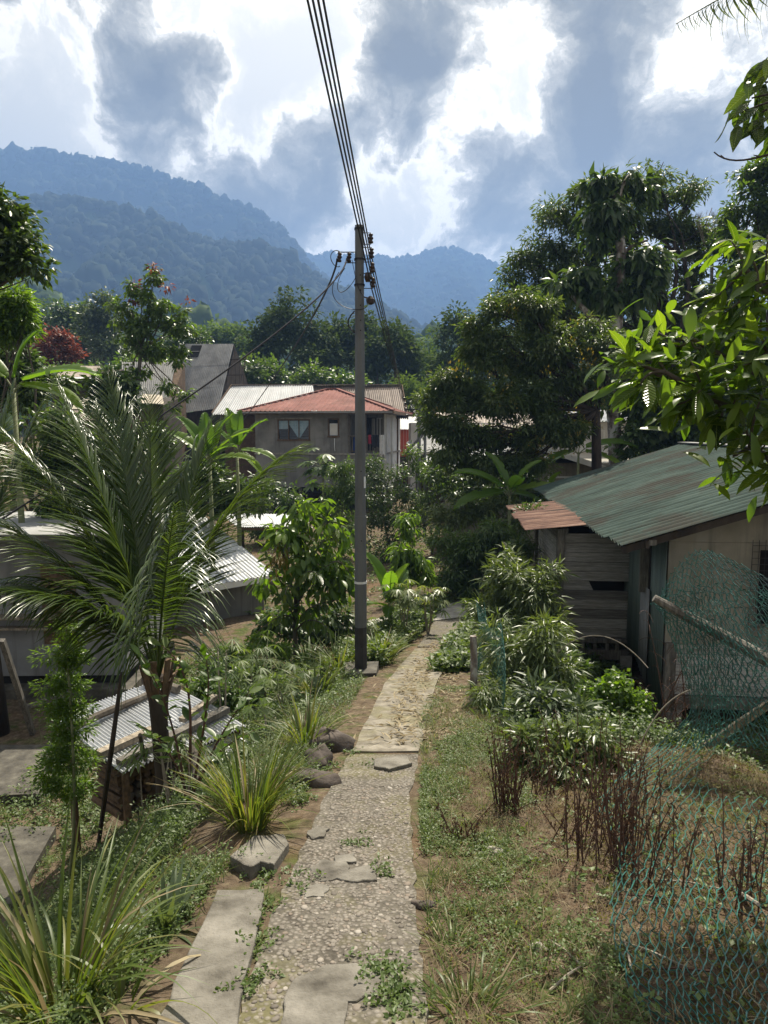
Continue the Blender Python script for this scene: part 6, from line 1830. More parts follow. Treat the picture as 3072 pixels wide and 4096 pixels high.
def banana(label, base, h, leaves_, stems=1, group=None):
    base = Vector(base); root = rootw('banana_plant', label, 'banana plant', base, group)
    top = base + V3(0, 0, h)
    mb = MB(); mb.tube([base + V3(0, 0, -.1), base + V3(.01, 0, h*.5), top], [.075, .06, .035], 9); mb.build('pseudostem', M['stem'], root, True)
    for i, (d, L) in enumerate(leaves_):
        d = Vector(d).normalized()
        mb = MB(); p1 = top + d*L*.14 + V3(0, 0, .05*L); mb.tube([top - V3(0, 0, .1), top + d*L*.05, p1], [.022, .018, .014], 6); mb.build('petiole', M['stem'], root, True)
        place(root, BL[i % 4], 'leaf', p1, d, (rng.uniform(-.3, .3), -.3, 1), L)
banana('banana plant with broad glowing leaves just right of the pole', on(at(390, 622, 14.2).x, 14.2), .55, [((-.28, -.1, 1.0), 1.15), ((.0, -.4, .9), .95), ((.25, -.2, 1.1), .9), ((-.5, -.6, .3), .8), ((.35, .5, .8), .9), ((-.05, -.8, .15), .8)])
banana('sunlit yellow-green banana clump behind the coconut palm', on(at(205, 470, 17).x, 17.5), 3.9, [((-.1, 0, 1), 1.1), ((.35, -.2, 1), 1.2), ((.75, -.2, .75), 1.2), ((.9, -.3, .15), 1.1), ((-.5, -.1, 1), 1.2), ((.5, -.5, .4), 1.0), ((-.7, .1, .6), 1.2), ((.2, .2, 1), 1.0)])
banana('banana plant with hanging leaves beside the red-roofed house', on(at(236, 470, 19).x, 19.2), 4.1, [((.05, 0, 1), 1.0), ((.5, -.2, .7), 1.1), ((.8, -.3, -.05), 1.1), ((.7, -.2, -.5), .9), ((-.5, -.2, .6), 1.0), ((-.2, .1, 1), 1.1)])
banana('banana with one upright pale leaf under the bright bush at the left', on(at(14, 400, 13).x, 13), 5.4, [((.32, -.1, 1), 1.0), ((.9, -.1, .25), 1.5), ((-.6, 0, .6), 1.2), ((.9, -.3, -.12), 1.4)])
banana('torn dark banana plant below the longan tree', on(at(512, 540, 19).x, 19.5), 2.8, [((-.9, -.1, .5), 1.5), ((-.9, -.2, -.1), 1.5), ((.5, -.2, .8), 1.1), ((.8, -.3, .2), 1.3), ((.1, -.6, .4), 1.1), ((-.4, .2, 1), 1.2)])
banana('banana plant with ragged leaves behind the rusty annex roof', on(at(548, 540, 20).x, 20.5), 2.4, [((-.8, -.2, .3), 1.4), ((-.5, -.6, -.2), 1.2), ((.1, -.4, .8), 1.1), ((.7, -.3, .3), 1.2)])
banana('tall banana with flat pale leaves before the white upper storey', on(at(578, 470, 24).x, 24), 4.0, [((-.95, -.1, .18), 2.0), ((.9, -.1, .2), 1.8), ((-.8, -.3, -.25), 1.7), ((.7, -.3, -.2), 1.6), ((.1, -.2, 1), 1.4)])

# ---- papaya
def palmate(nl, span, tm, mat, name, lobes=None, tones=3, lo=.1, hi=.9):
    mb = MB(); 
    P = np.zeros((nl, 3)); A = np.linspace(-span, span, nl); D = np.stack([np.sin(A), np.cos(A), -.12*np.abs(np.sin(A)) - .12], -1)
    S = (1 - .35*np.abs(A)/max(span, .01))
    out = []
    for i in range(tones):
        mb = MB(); add_leaves(mb, tm, P, D, np.tile([0, 0, 1.0], (nl, 1)), S, np.full(nl, lo + (hi-lo)*i/max(1, tones-1))); me = mb.mesh(name); me.materials.append(M[mat]); out.append(me)
    return out
PAP = palmate(9, 2.5, tmpl8(.16, .02, .15, .9), 'leaf_mid', 'papaya_leaf')
CAS = palmate(7, 1.75, tmpl8(.10, .02, .22, .9), 'weed', 'cassava_leaf')
CASB = palmate(7, 1.75, tmpl8(.10, .02, .22, .9), 'leaf_bamboo', 'cassava_leaf', lo=.4, hi=1.0)
CASN = palmate(7, 1.75, tmpl8(.055, .015, .25, .9), 'weed', 'cassava_leaf')
def umbrella_plant(name, label, cat, base, h, meshes, nleaf, size, spread, bark='stem', r=.02, forks=1, flat=.35, group=None):
    base = Vector(base); root = rootw(name, label, cat, base, group)
    tops = []
    mb = MB()
    for k in range(forks):
        a = rng.uniform(0, 6.28); t_ = base + V3(math.cos(a)*spread*.4*(forks > 1), math.sin(a)*spread*.4*(forks > 1), h*rng.uniform(.85, 1.0))
        mid = base.lerp(t_, .5) + Vector(rng.normal(size=3))*.04*h
        mb.tube(bezier([base + V3(0, 0, -.05), mid, t_], 8), [r*(1 - .07*i) for i in range(9)], 6); tops.append(t_)
    mb.build('stem', M[bark], root, True)
    pet = MB()
    for i in range(nleaf):
        t_ = tops[i % len(tops)]
        a = rng.uniform(0, 6.28); elv = rng.uniform(-.35, 1.0)
        s0 = t_ - V3(0, 0, rng.uniform(0, .22)*h)
        e = s0 + Vector((math.cos(a)*math.cos(elv), math.sin(a)*math.cos(elv), math.sin(elv)))*spread*rng.uniform(.55, 1.0)
        pet.tube([s0, s0.lerp(e, .5) + V3(0, 0, .03*spread), e], [r*.22, r*.18, r*.14], 4, False)
        d = (e - s0); d.z = d.z*.3 - flat*d.length
        place(root, meshes[int(rng.integers(len(meshes)))], 'leaf', e, d, (rng.uniform(-.25, .25), rng.uniform(-.25, .25), 1), size*rng.uniform(.75, 1.15))
    pet.build('petioles', M['stem'], root)
    return root
umbrella_plant('papaya_plant', 'papaya plant with big lobed leaves against the cement wall', 'papaya', V3(at(324, 500, 33).x, 33, gz(-2.8, 33)), 3.4, PAP, 26, .55, .95, r=.06)
cg = 'cassava plants along the slope'
for (px, py, Y, h, n, sz, spd, msh, lb) in (
    (405, 625, 13.6, 1.05, 34, .24, .34, CASB, 'pale cassava bush at the bend of the path beyond the pole'),
    (428, 622, 14.2, .95, 26, .22, .34, CASB, 'thin-stemmed cassava nearest the dark thicket'),
    (372, 640, 12.8, .55, 10, .16, .2, CASB, 'small cassava seedling behind the pole')):
    b_ = on(at(px, py, Y).x, Y); umbrella_plant('cassava_plant', lb, 'cassava', b_, h, msh, n, sz, spd, 'twig_grey', .016, 4, group=cg)
for (px, pt, Y, n, sz, spd, msh, lb) in (
    (222, 645, 7.8, 16, .20, .26, CASN, 'narrow-leaved cassava standing behind the rack roof'),
    (262, 640, 9.2, 16, .22, .28, CASN, 'narrow-leaved cassava before the silver-roofed house'),
    (246, 668, 8.8, 18, .20, .26, CAS, 'broad-leaved cassava beside the narrow-leaved pair'),
    (300, 672, 9.4, 18, .20, .28, CAS, 'leafy cassava midway between the palm and the pole'),
    (285, 712, 8.2, 16, .19, .26, CAS, 'cassava growing above the boulders left of the path'),
    (318, 708, 8.6, 14, .18, .24, CAS, 'small cassava closest to the pole footing'),
    (172, 745, 5.6, 15, .18, .24, CAS, 'cassava with fanned leaves in front of the rack'),
    (215, 735, 6.0, 12, .17, .22, CAS, 'cassava leaning over the right end of the rack'),
    (268, 745, 7.2, 12, .18, .24, CAS, 'cassava behind the large lemongrass clump')):
    p = at(px, pt, Y); b_ = on(p.x, Y); h = max(.25, p.z - b_.z)
    umbrella_plant('cassava_plant', lb, 'cassava', b_, h, msh, n, sz, spd, 'twig_grey', .014, 2, group=cg)

# ---- leafy saplings whose leaves can be told apart
BIG = unit_leaf('leaf', tmpl8(.19, .05, .22, .95), 'leaf_guava', 4)
BIGD = unit_leaf('leaf', tmpl8(.19, .05, .28, .95), 'leaf_big', 4)
def sapling(name, label, cat, base, branches, meshes, step, size, droop=.3, wood='bark', r0=.03, twod=True, maxn=280, jitter=.25):
    """branches: list of polylines; alternate leaves along the outer part of each"""
    base = Vector(base); root = rootw(name, label, cat, base); mb = MB(); cnt = 0
    for bi, br in enumerate(branches):
        pts_, t0, r = br[0], br[1], br[2]
        ps = bezier(pts_, 16); mb.tube(ps, [r*(1 - .05*i) for i in range(17)], 6)
        L_ = sum((ps[i+1]-ps[i]).length for i in range(16)); n = max(2, int(L_*(1 - t0)/step))
        for i in range(n):
            if cnt >= maxn: break
            t = t0 + (1 - t0)*(i + .5)/n; k = min(15, int(t*16)); p = ps[k].lerp(ps[k+1], t*16 - k); tg = (ps[k+1]-ps[k]).normalized()
            sd_ = tg.cross(V3(0, 0, 1)); sd_ = sd_.normalized() if sd_.length > .05 else Vector((1, 0, 0))
            a = (1 if i % 2 else -1)
            d = sd_*a*.8 + tg*.6 + Vector(rng.normal(size=3))*jitter - V3(0, 0, droop)
            if i == n - 1: d = tg - V3(0, 0, droop*.5)
            place(root, meshes[int(rng.integers(len(meshes)))], 'leaf', p, d, (rng.uniform(-.4, .4), rng.uniform(-.5, .3), 1), size*rng.uniform(.55, 1.2)); cnt += 1
    mb.build('stems', M[wood], root, True)
    return root

# cocoa-like tree left of the pole
Yc = 13.0
cbase = on(at(296, 650, Yc).x, Yc)
brs = [([cbase, at(292, 600, Yc), at(300, 550, Yc), at(305, 515, Yc)], .45, .05)]
for (x1, y1, x2, y2, dy) in ((285, 560, 272, 520, -.3), (300, 540, 320, 505, .2), (312, 540, 345, 525, -.3), (280, 580, 262, 545, -.5), (300, 575, 340, 560, -.6), (290, 600, 262, 585, -.6), (305, 600, 345, 600, -.4), (285, 615, 268, 615, -.3), (300, 520, 296, 496, 0), (320, 560, 352, 545, .3), (300, 560, 318, 575, -.9), (290, 570, 285, 595, -.9), (310, 610, 330, 630, -.7), (288, 600, 250, 640, -.7), (335, 540, 350, 575, -.5)):
    brs.append(([at(297, (y1 + 640)/2 + 5, Yc), at(x1, y1, Yc + dy*.5), at(x2, y2, Yc + dy)], .25, .022))
sapling('cocoa_tree', 'small bushy tree with large yellow-green drooping leaves left of the pole', 'tree', cbase, brs, BIG + BIGD[2:], .055, .25, .75)
tree('shrub', 'dark leafy shrub at the foot of the bushy tree beside the cement wall', 'shrub', [bl(275, 622, 13.6, 16, 14), bl(300, 630, 13.7, 22, 14), bl(325, 628, 13.7, 20, 16), bl(345, 620, 13.8, 12, 16)], on(at(305, 650, 13.7).x, 13.8), 1700, .16, 'leaf_dark', OVAL, .3, 16, .5, .3, 'bark', .03, .25, foliage='foliage', wood='stems')
more = MB()
crown(more, [bl(300, 512, 13, 14, 12), bl(278, 535, 12.9, 16, 16), bl(320, 530, 13, 18, 16), bl(342, 545, 13.1, 12, 16), bl(300, 560, 13, 26, 18), bl(270, 575, 12.9, 14, 16), bl(335, 580, 13.1, 18, 18), bl(305, 595, 13.1, 26, 16), bl(318, 500, 13.2, 9, 7)], 900, tmpl8(.2, .05, .3, .95), .21, .28, 12, .8, .3, (0, 1), frac=4)
o = more.build('inner_leaves', M['leaf_bright'], bpy.data.objects['cocoa_tree']); o['kind'] = 'stuff'
# yellowing young leaves hanging at the roof corner
mbY = MB(); crown(mbY, [bl(280, 560, 12.6, 8, 12)], 70, NARROW, .15, .16, 10, 1.2, .2); o = mbY.build('young_leaves', M['leaf_yellow']); o.parent = bpy.data.objects['cocoa_tree']; o['label'] = 'tuft of amber young leaves'

# custard-apple sapling in front of the rack
Ys = 4.95
b_ = on(at(188, 800, Ys).x, Ys)
brs = [([b_, at(188, 730, Ys), at(200, 690, Ys), at(180, 655, Ys), at(160, 645, Ys)], .35, .014), ([b_, at(200, 740, Ys), at(215, 690, Ys + .1), at(205, 655, Ys)], .3, .013), ([b_, at(205, 750, Ys), at(235, 715, Ys), at(250, 690, Ys - .1)], .35, .012), ([b_, at(180, 740, Ys - .1), at(165, 690, Ys - .2), at(140, 655, Ys - .3)], .35, .012), ([b_, at(195, 760, Ys - .2), at(225, 745, Ys - .3), at(255, 730, Ys - .3)], .4, .010), ([b_, at(188, 770, Ys - .2), at(160, 735, Ys - .4), at(140, 725, Ys - .5)], .45, .010)]
BIGM = unit_leaf('leaf', tmpl8(.21, .04, .12, .95), 'leaf_mid', 3) + unit_leaf('leaf', tmpl8(.21, .04, .12, .95), 'leaf_bright', 2, 0, .4)
sapling('custard_apple_sapling', 'leggy sapling with oval glossy leaves in front of the firewood rack', 'sapling', b_, brs, BIGM, .036, .115, .15, 'twig_brown', .014)
# dark thick stake leaning by the sapling
tag(MB().tube([gnd(98, 842) + V3(0, 0, -.05), at(112, 745, 5.6), at(122, 672, 5.7)], [.024, .021, .016], 7).build('stake', M['bark_dark']), 'dark crooked stake standing before the rack roof', 'stake')
for (p0, p1, r, lb) in ((gnd(152, 800), at(140, 735, 6.0), .02, 'thin dark stake in the weeds below the rack'), (gnd(196, 828), at(194, 742, 5.9), .030, 'mossy grey stump post right of the rack')):
    tag(MB().tube([Vector(p0) + V3(0, 0, -.06), Vector(p0).lerp(Vector(p1), .5) + V3(.01, 0, 0), p1], [r*1.1, r, r*.9], 8).build('stake', M['bark']), lb, 'stake')
# bare thorny stems
th = rootw('bare_sapling', 'pale leafless thorny stems rising from the weeds below the rack', 'sapling', gnd(150, 835))
for (x0, y0, x1, y1) in ((140, 830, 118, 745), (150, 835, 170, 750), (165, 830, 178, 760), (172, 835, 185, 745), (145, 832, 140, 765)):
    mb = MB(); p0 = gnd(x0, y0); Y = p0.y; p1 = at(x1, y1, Y + .1)
    ps = bezier([p0, p0.lerp(p1, .5) + Vector(rng.normal(size=3))*.05, p1], 10); mb.tube(ps, [.012 - .0008*i for i in range(11)], 6)
    for k in range(2, 11):
        a = rng.uniform(0, 6.28); mb.tube([ps[k], ps[k] + V3(math.cos(a)*.025, math.sin(a)*.02, .012)], [.006, .002], 4)
    mb.build('stem', M['twig_grey'], th)

# feathery young tree on the left
Yf = 6.3
fbz = on(at(66, 840, Yf).x, Yf)
blobs_f = [bl(66, 632, Yf, 11, 10), bl(60, 655, Yf, 16, 9), bl(72, 662, Yf, 16, 8), bl(66, 685, Yf, 20, 10), bl(58, 705, Yf, 16, 9), bl(76, 708, Yf, 18, 9), bl(66, 732, Yf, 24, 10), bl(64, 755, Yf, 26, 11), bl(80, 762, Yf, 20, 10), bl(54, 778, Yf, 16, 10), bl(72, 790, Yf, 18, 12)]
tree('feathery_sapling', 'upright feathery-leaved young tree rising from the weeds on the left', 'sapling', blobs_f, fbz, 7000, .055, 'leaf_bright', tmpl2(.14, .02, .15), .13, 24, .15, .35, 'stem', .014, .9, foliage='foliage', wood='stem', lean=at(66, 640, Yf), tone=(0, .8))

# ------------------------------------------------------------------ big-leaved tree reaching in from the right
gb = on(4.35, 4.6)
GT = rootw('broadleaf_tree', 'tree with large glossy ribbed leaves reaching in over the green roof', 'tree', gb)
LEAFG = unit_leaf('leaf', tmpl8(.155, .035, .26, 1.0), 'leaf_guava', 4, 0, .9) + unit_leaf('leaf', tmpl8(.155, .035, .34, 1.0), 'leaf_big', 2)
mb = MB()
fk = at(900, 470, 4.6)
mb.tube([gb + V3(0, 0, -.2), gb + V3(0, .02, 1.0), fk], [.11, .09, .075], 10)
fk2 = at(905, 150, 4.7)
mb.tube([fk, at(915, 300, 4.7), fk2], [.07, .055, .04], 8)
BOUGH = []
for bx in ([fk, at(830, 455, 4.2), at(745, 420, 3.85), at(665, 372, 3.85)], [fk, at(840, 430, 4.4), at(760, 375, 4.0), at(690, 338, 4.05)], [fk, at(850, 420, 4.5), at(800, 330, 4.2), at(745, 268, 4.2)], [fk, at(850, 480, 4.2), at(800, 470, 3.85), at(750, 448, 3.75)], [fk, at(855, 430, 4.3), at(815, 385, 3.95), at(768, 352, 3.85)]):
    ps = bezier(bx, 14); BOUGH.append(ps); mb.tube(ps, [.040 - .0020*i for i in range(15)], 7)
ROS = [(622, 352, 3.9), (640, 342, 4.0), (655, 330, 4.2), (652, 362, 3.9), (640, 385, 3.8), (672, 375, 3.9), (670, 345, 4.1), (690, 330, 4.1), (690, 360, 3.8), (700, 390, 3.7), (676, 405, 3.9), (712, 345, 4.0), (722, 315, 4.2), (735, 335, 4.0), (726, 370, 3.8), (745, 365, 3.7), (735, 400, 3.7), (715, 420, 3.8), (745, 425, 3.7), (762, 395, 3.6), (765, 340, 3.8), (755, 300, 4.0), (775, 310, 3.9), (740, 285, 4.2), (765, 445, 3.7), (738, 455, 3.8), (770, 480, 3.6), (748, 252, 4.2), (730, 240, 4.3), (768, 235, 4.1), (780, 270, 4.1), (785, 370, 3.8), (790, 420, 3.7), (712, 300, 4.3)]
cnt = 0
for (px, py, Y) in ROS:
    c = at(px, py, Y)
    cand = [q_ for bp in BOUGH for q_ in bp[3:] if q_.x > c.x + .02] or [BOUGH[0][-1]]
    s = min(cand, key=lambda q_: (q_ - c).length)
    ps = bezier([s, s.lerp(c, .5) + V3(0, 0, -.03) + Vector(rng.normal(size=3))*.03, c], 10); mb.tube(ps, [.011 - .0007*i for i in range(11)], 5)
    ax = (ps[-1] - ps[-3]).normalized()
    for k in range(8):
        if cnt >= 292: break
        a = 2*math.pi*k/8 + rng.uniform(-.3, .3)
        u_ = ax.orthogonal().normalized(); v_ = ax.cross(u_)
        rad = u_*math.cos(a) + v_*math.sin(a)
        d = rad*.85 + ax*.65 + Vector(rng.normal(size=3))*.18; d.z -= .28
        nn = Vector((rng.uniform(-.35, .35), rng.uniform(-.6, .15), 1))
        place(GT, LEAFG[int(rng.integers(6))], 'leaf', c - ax*rng.uniform(0, .10) + Vector(rng.normal(size=3))*.01, d, nn, rng.uniform(.12, .235)); cnt += 1
mb.build('trunk', M['bark'], GT, True)
more = MB(); k = 420
ci = rng.integers(0, len(ROS), k); Cc = np.array([list(at(*ROS[i])) for i in ci]) + rng.normal(size=(k, 3))*np.array([.13, .16, .10]) + np.array([.10, .12, -.02])
Dd = rng.normal(size=(k, 3)); Dd[:, 0] -= .5; Dd[:, 2] -= .35
Nn = rng.normal(size=(k, 3))*.4 + np.array([0, -.3, 1.0])
add_leaves(more, tmpl8(.155, .035, .3, 1.0), Cc, Dd, Nn, rng.uniform(.10, .21, k), rng.random(k))
o = more.build('inner_leaves', M['leaf_bright'], GT); o['kind'] = 'stuff'
# upper spray against the sky belongs to a second stem
U = rootw('broadleaf_tree', 'dark-leaved branch tip and bare twig hanging against the clouds at the right', 'tree', on(4.9, 4.9))
mb = MB(); ub = on(4.9, 4.9); f2 = at(880, 90, 4.4)
mb.tube([ub + V3(0, 0, -.2), ub + V3(0, 0, 2.0), f2], [.10, .08, .05], 9)
LEAFD = unit_leaf('leaf', tmpl8(.17, .04, .35, .95), 'leaf_big', 3)
for (px, py, Y) in ((752, 98, 4.3), (765, 82, 4.4), (742, 112, 4.2), (762, 112, 4.2), (775, 60, 4.4), (790, 95, 4.4), (780, 125, 4.3)):
    c = at(px, py, Y); ps = bezier([f2, at(820, 80, 4.4), c], 8); mb.tube(ps, [.013 - .001*i for i in range(9)], 5)
    for k in range(7):
        a = rng.uniform(0, 6.28); d = Vector((math.cos(a)*.7 - .35, math.sin(a)*.5, -.75 + rng.uniform(-.2, .5)))
        place(U, LEAFD[k % 3], 'leaf', c + Vector(rng.normal(size=3))*.03, d, (rng.uniform(-.5, .5), -.8, .6), rng.uniform(.13, .21))
ps = bezier([f2 + V3(0, 0, -.3), at(800, 128, 4.2), at(765, 165, 4.2), at(730, 168, 4.2), at(714, 152, 4.2)], 16); mb.tube(ps, [.010 - .0004*i for i in range(17)], 5)
for k in (6, 9, 12, 14): mb.tube([ps[k], ps[k] + V3(rng.uniform(-.04, .0), 0, rng.uniform(-.04, .04))], [.006, .002], 4)
mb.build('trunk', M['bark_dark'], U, True)

# ------------------------------------------------------------------ ground cover
def cover(name, label, cat, xy, hr, leaf, mat, per, tm, spread=.05, lift=.3, stemlean=.25, tone=(0, 1), patch=3.0):
    xy = np.asarray(xy); n = len(xy)
    z = ground_h(xy[:, 0], xy[:, 1])
    big = .5 + .5*np.sin(xy[:, 0]*patch + 1.3)*np.sin(xy[:, 1]*patch*.8 + .5)
    H = hr[0] + (hr[1] - hr[0])*rng.random(n)**1.6*(.35 + .65*big)
    idx = np.repeat(np.arange(n), per); m = len(idx)
    t = rng.random(m)**.7
    a = rng.uniform(0, 6.28, m)
    out = np.stack([np.cos(a), np.sin(a), np.zeros(m)], -1)
    lean = rng.normal(size=(n, 2))*stemlean
    P = np.column_stack([xy[idx, 0] + lean[idx, 0]*H[idx]*t, xy[idx, 1] + lean[idx, 1]*H[idx]*t, z[idx] + H[idx]*t + .004]) + out*spread*rng.random((m, 1))*.5
    D = out + np.stack([np.zeros(m), np.zeros(m), lift + .5*rng.normal(size=m)], -1)
    N = rng.normal(size=(m, 3))*.35; N[:, 2] += 1
    S = leaf*(.55 + .8*rng.random(m))
    ct = rng.random(n)
    T = tone[0] + (tone[1]-tone[0])*np.clip(.55*ct[idx] + .45*rng.random(m), 0, 1)
    mb = MB(); add_leaves(mb, tm, P, D, N, S, T)
    o = mb.build(name, M[mat]); return tag(o, label, cat, kind='stuff')

def band(n, y0, y1, off0, off1, side, bias=1.0, avoid=()):
    """random points in a strip beside the path: off = metres from the path's edge"""
    y = y0 + (y1 - y0)*rng.random(n)**1.15
    o = off0 + (off1 - off0)*rng.random(n)**bias
    x = path_x(y) + side*(.40 + o)
    pts_ = np.column_stack([x, y])
    keep = np.ones(n, bool)
    for (x0, x1, ya, yb) in avoid:
        keep &= ~((x > x0) & (x < x1) & (y > ya) & (y < yb))
    return pts_[keep]
RACK = (-3.3, -1.75, 6.7, 8.2)
def slab_clear(pts_):
    """keep plants off the two loose slabs"""
    x, y = pts_[:, 0], pts_[:, 1]
    a = (y < 3.62) & (x > -1.02 + (y - 2.4)*.16) & (x < -.60 + (y - 2.4)*.14)
    b_ = (y > 3.7) & (y < 4.55) & (x > -1.2) & (x < -.45)
    return pts_[~(a | b_)]
WEED = tmpl2(.30, .05, .08)
cover('weeds', 'low leafy weeds carpeting the slope left of the path', 'weeds', slab_clear(np.concatenate([band(8200, 1.3, 9.5, .04, 3.4, -1, 1.1, (RACK,)), band(1600, 1.6, 6.0, .0, .55, -1)])), (.03, .20), .019, 'weed', 15, WEED, .05)
cover('weeds', 'taller soft weeds on the bank below the firewood rack', 'weeds', band(2600, 3.9, 6.6, .7, 2.6, -1, .9), (.10, .36), .026, 'weed', 20, WEED, .08, tone=(.0, .8))
def patchy(pts_, th, fx=2.3, fy=1.7):
    n_ = np.sin(pts_[:, 0]*fx*1.9 + 1.0)*np.sin(pts_[:, 1]*fy + .4) + .6*np.sin(pts_[:, 0]*fx*4.1 - pts_[:, 1]*2.9) + .5*np.sin(pts_[:, 1]*fy*3.7 + pts_[:, 0]*3.1)
    return pts_[n_ + rng.normal(size=len(pts_))*.45 > th]
cover('weeds', 'fresh green weeds spreading over the verge right of the path', 'weeds', patchy(np.concatenate([band(4600, 1.5, 9.0, .0, .8, 1, 1.2), band(4200, 3.4, 6.4, .0, .8, 1)]), .16), (.01, .09), .017, 'weed', 11, WEED, .05, tone=(.3, 1), patch=4.5)
cover('weeds', 'sparse seedlings scattered over the mossy right bank', 'weeds', band(520, 1.5, 6.5, .5, 2.6, 1), (.02, .14), .034, 'weed', 7, WEED, .05, tone=(.5, 1))
cover('weeds', 'weeds and creepers at the foot of the green-roofed house', 'weeds', np.concatenate([band(3600, 6.0, 13, .9, 3.2, 1), np.column_stack([rng.uniform(2.4, 6, 1500), rng.uniform(5.8, 9.8, 1500)])]), (.06, .36), .045, 'weed', 12, WEED, .10, tone=(0, .7))
cover('weeds', 'weeds filling the slope between the palm and the pole', 'weeds', band(4200, 7.5, 15, .1, 4.5, -1, .8, (RACK,)), (.06, .34), .042, 'weed', 12, WEED, .10, tone=(0, .9))
cover('weeds', 'grassy weeds beyond the pole along the far path', 'weeds', np.concatenate([band(3000, 10.5, 17.5, .02, .9, -1), band(1800, 10, 17, .02, 1.4, 1), np.column_stack([rng.uniform(-12, 9, 1800), rng.uniform(17.5, 30, 1800)])]), (.06, .45), .095, 'weed', 9, WEED, .15)
cover('dry_moss', 'brown dried moss covering the bank right of the path', 'moss', band(9000, 1.4, 6.0, .1, 2.6, 1, 1.0), (.004, .03), .020, 'deadleaf', 6, tmpl2(.12, .02, .05), .04, tone=(.2, 1))
cover('moss', 'yellow-green moss cushions under the fallen netting', 'moss', band(6000, 1.6, 6.0, .8, 3.2, 1, .9), (.004, .03), .014, 'moss', 8, tmpl2(.2, .02, .05), .04)
# grass
BLADE = (lambda t: (t[0][[0, 2, 3, 5, 6, 8]], np.array([[0, 1, 3, 2], [2, 3, 5, 4]])))(strap(.022, 2, .9, .004))
def grass_cover(name, label, xy, h, mat, per, tone=(0, 1)):
    xy = np.asarray(xy); n = len(xy); idx = np.repeat(np.arange(n), per); m = len(idx)
    z = ground_h(xy[:, 0], xy[:, 1]); a = rng.uniform(0, 6.28, m)
    D = np.stack([np.cos(a)*.45, np.sin(a)*.45, np.full(m, 1.0)], -1) + rng.normal(size=(m, 3))*.12
    P = np.column_stack([xy[idx] + rng.normal(size=(m, 2))*.018, z[idx] - .005])
    mb = MB(); add_leaves(mb, BLADE, P, D, np.stack([-np.cos(a), -np.sin(a), np.full(m, .5)], -1), h*(.5 + .7*rng.random(m)), tone[0] + (tone[1]-tone[0])*rng.random(m))
    o = mb.build(name, M[mat]); return tag(o, label, 'grass', kind='stuff')
grass_cover('grass', 'thin grass tufts among the weeds on the left slope', slab_clear(band(1500, 1.5, 9, .05, 2.6, -1)), .16, 'grass', 7)
grass_cover('grass', 'thin grass tufts fringing the right side of the path', band(520, 1.5, 8, .0, .7, 1, 1.3), .13, 'grass', 7)
grass_cover('dry_grass', 'dry straw-coloured grass scattered on the right bank', band(2600, 1.5, 8, .0, 2.8, 1), .10, 'grass_dry', 6)
# tufts rooted in the cracks of the path
tuft = []
for (px, py, nn) in ((392, 985, 60), (375, 975, 40), (400, 1000, 50), (380, 870, 14), (352, 842, 14), (302, 882, 20), (258, 905, 40), (250, 940, 40), (240, 985, 50), (262, 870, 30), (300, 800, 30), (330, 768, 24), (352, 752, 14), (365, 765, 10)):
    c = zpt(px, py, .01); tuft += [(c.x + rng.normal()*.05, c.y + rng.normal()*.07) for _ in range(nn)]
cover('weeds', 'small weeds growing out of cracks in the path', 'weeds', tuft, (.01, .06), .022, 'weed', 8, WEED, .03, tone=(.2, .9))

# fallen leaves
n = 1500
yy = 6.0 + 7.0*rng.random(n)
xx = path_x(yy) + .10 + .75*rng.random(n)
pile = rng.random(n) < .10
xx = np.where(pile, path_x(yy) - .35 + .6*rng.random(n), xx)
zz = np.maximum(ground_h(xx, yy), zpath(yy) + np.where(np.abs(xx - path_x(yy)) < .42, .035, -.3)) + .006 + .015*rng.random(n)
a = rng.uniform(0, 6.28, n)
mb = MB(); add_leaves(mb, tmpl2(.10, .05, .06), np.column_stack([xx, yy, zz]), np.stack([np.cos(a), np.sin(a), rng.normal(size=n)*.15], -1), np.stack([rng.normal(size=n)*.3, rng.normal(size=n)*.3, np.ones(n)], -1), .06 + .08*rng.random(n), rng.random(n))
tag(mb.build('leaf_litter', M['grass_dry']), 'pale dry bamboo leaves littering the path edge by the netting', 'leaves', kind='stuff')

# ------------------------------------------------------------------ lemongrass clumps
def clump(label, base, h, n, mat='grass', rad=.10, w=.011, bend=1.1, tone=(0, 1), dry=.12, name='lemongrass_clump', cat='grass', group='lemongrass clumps', fan=.42):
    base = Vector(base); root = rootw(name, label, cat, base, group)
    for nm, frac, mt, lean_ in (('blades', 1 - dry, mat, fan), ('dry_blades', dry, 'grass_dry', fan*1.9)):
        m = int(n*frac)
        if m < 3: continue
        mb = MB(); groups = np.array_split(np.arange(m), 3)
        for gi, g_ in enumerate(groups):
            k = len(g_)
            a = rng.uniform(0, 6.28, k); r = rad*np.sqrt(rng.random(k))
            P = np.column_stack([base.x + np.cos(a)*r, base.y + np.sin(a)*r, np.full(k, base.z - .03)])
            l = lean_*np.abs(rng.normal(size=k))*.9 + .06
            D = np.stack([np.cos(a)*l, np.sin(a)*l, np.ones(k)], -1)
            N = np.stack([-np.cos(a), -np.sin(a), np.full(k, .25)], -1) + rng.normal(size=(k, 3))*.25
            add_leaves(mb, strap(w/h, 7, bend*(.45 + .55*gi), .004), P, D, N, h*(.6 + .5*rng.random(k)), tone[0] + (tone[1]-tone[0])*rng.random(k))
        o = mb.build(nm, M[mt], root)
    return root
p = gnd(62, 1012); clump('big lemongrass clump with long blades at the near left corner', p, .80, 130, rad=.13, w=.010, fan=.27)
p = gnd(5, 985); clump('lemongrass clump at the left edge behind the big near one', p, .72, 90, rad=.12, fan=.28)
p = gnd(120, 1008); clump('small arching lemongrass clump leaning over the long slab', p, .50, 26, rad=.06, bend=2.0, fan=.6)
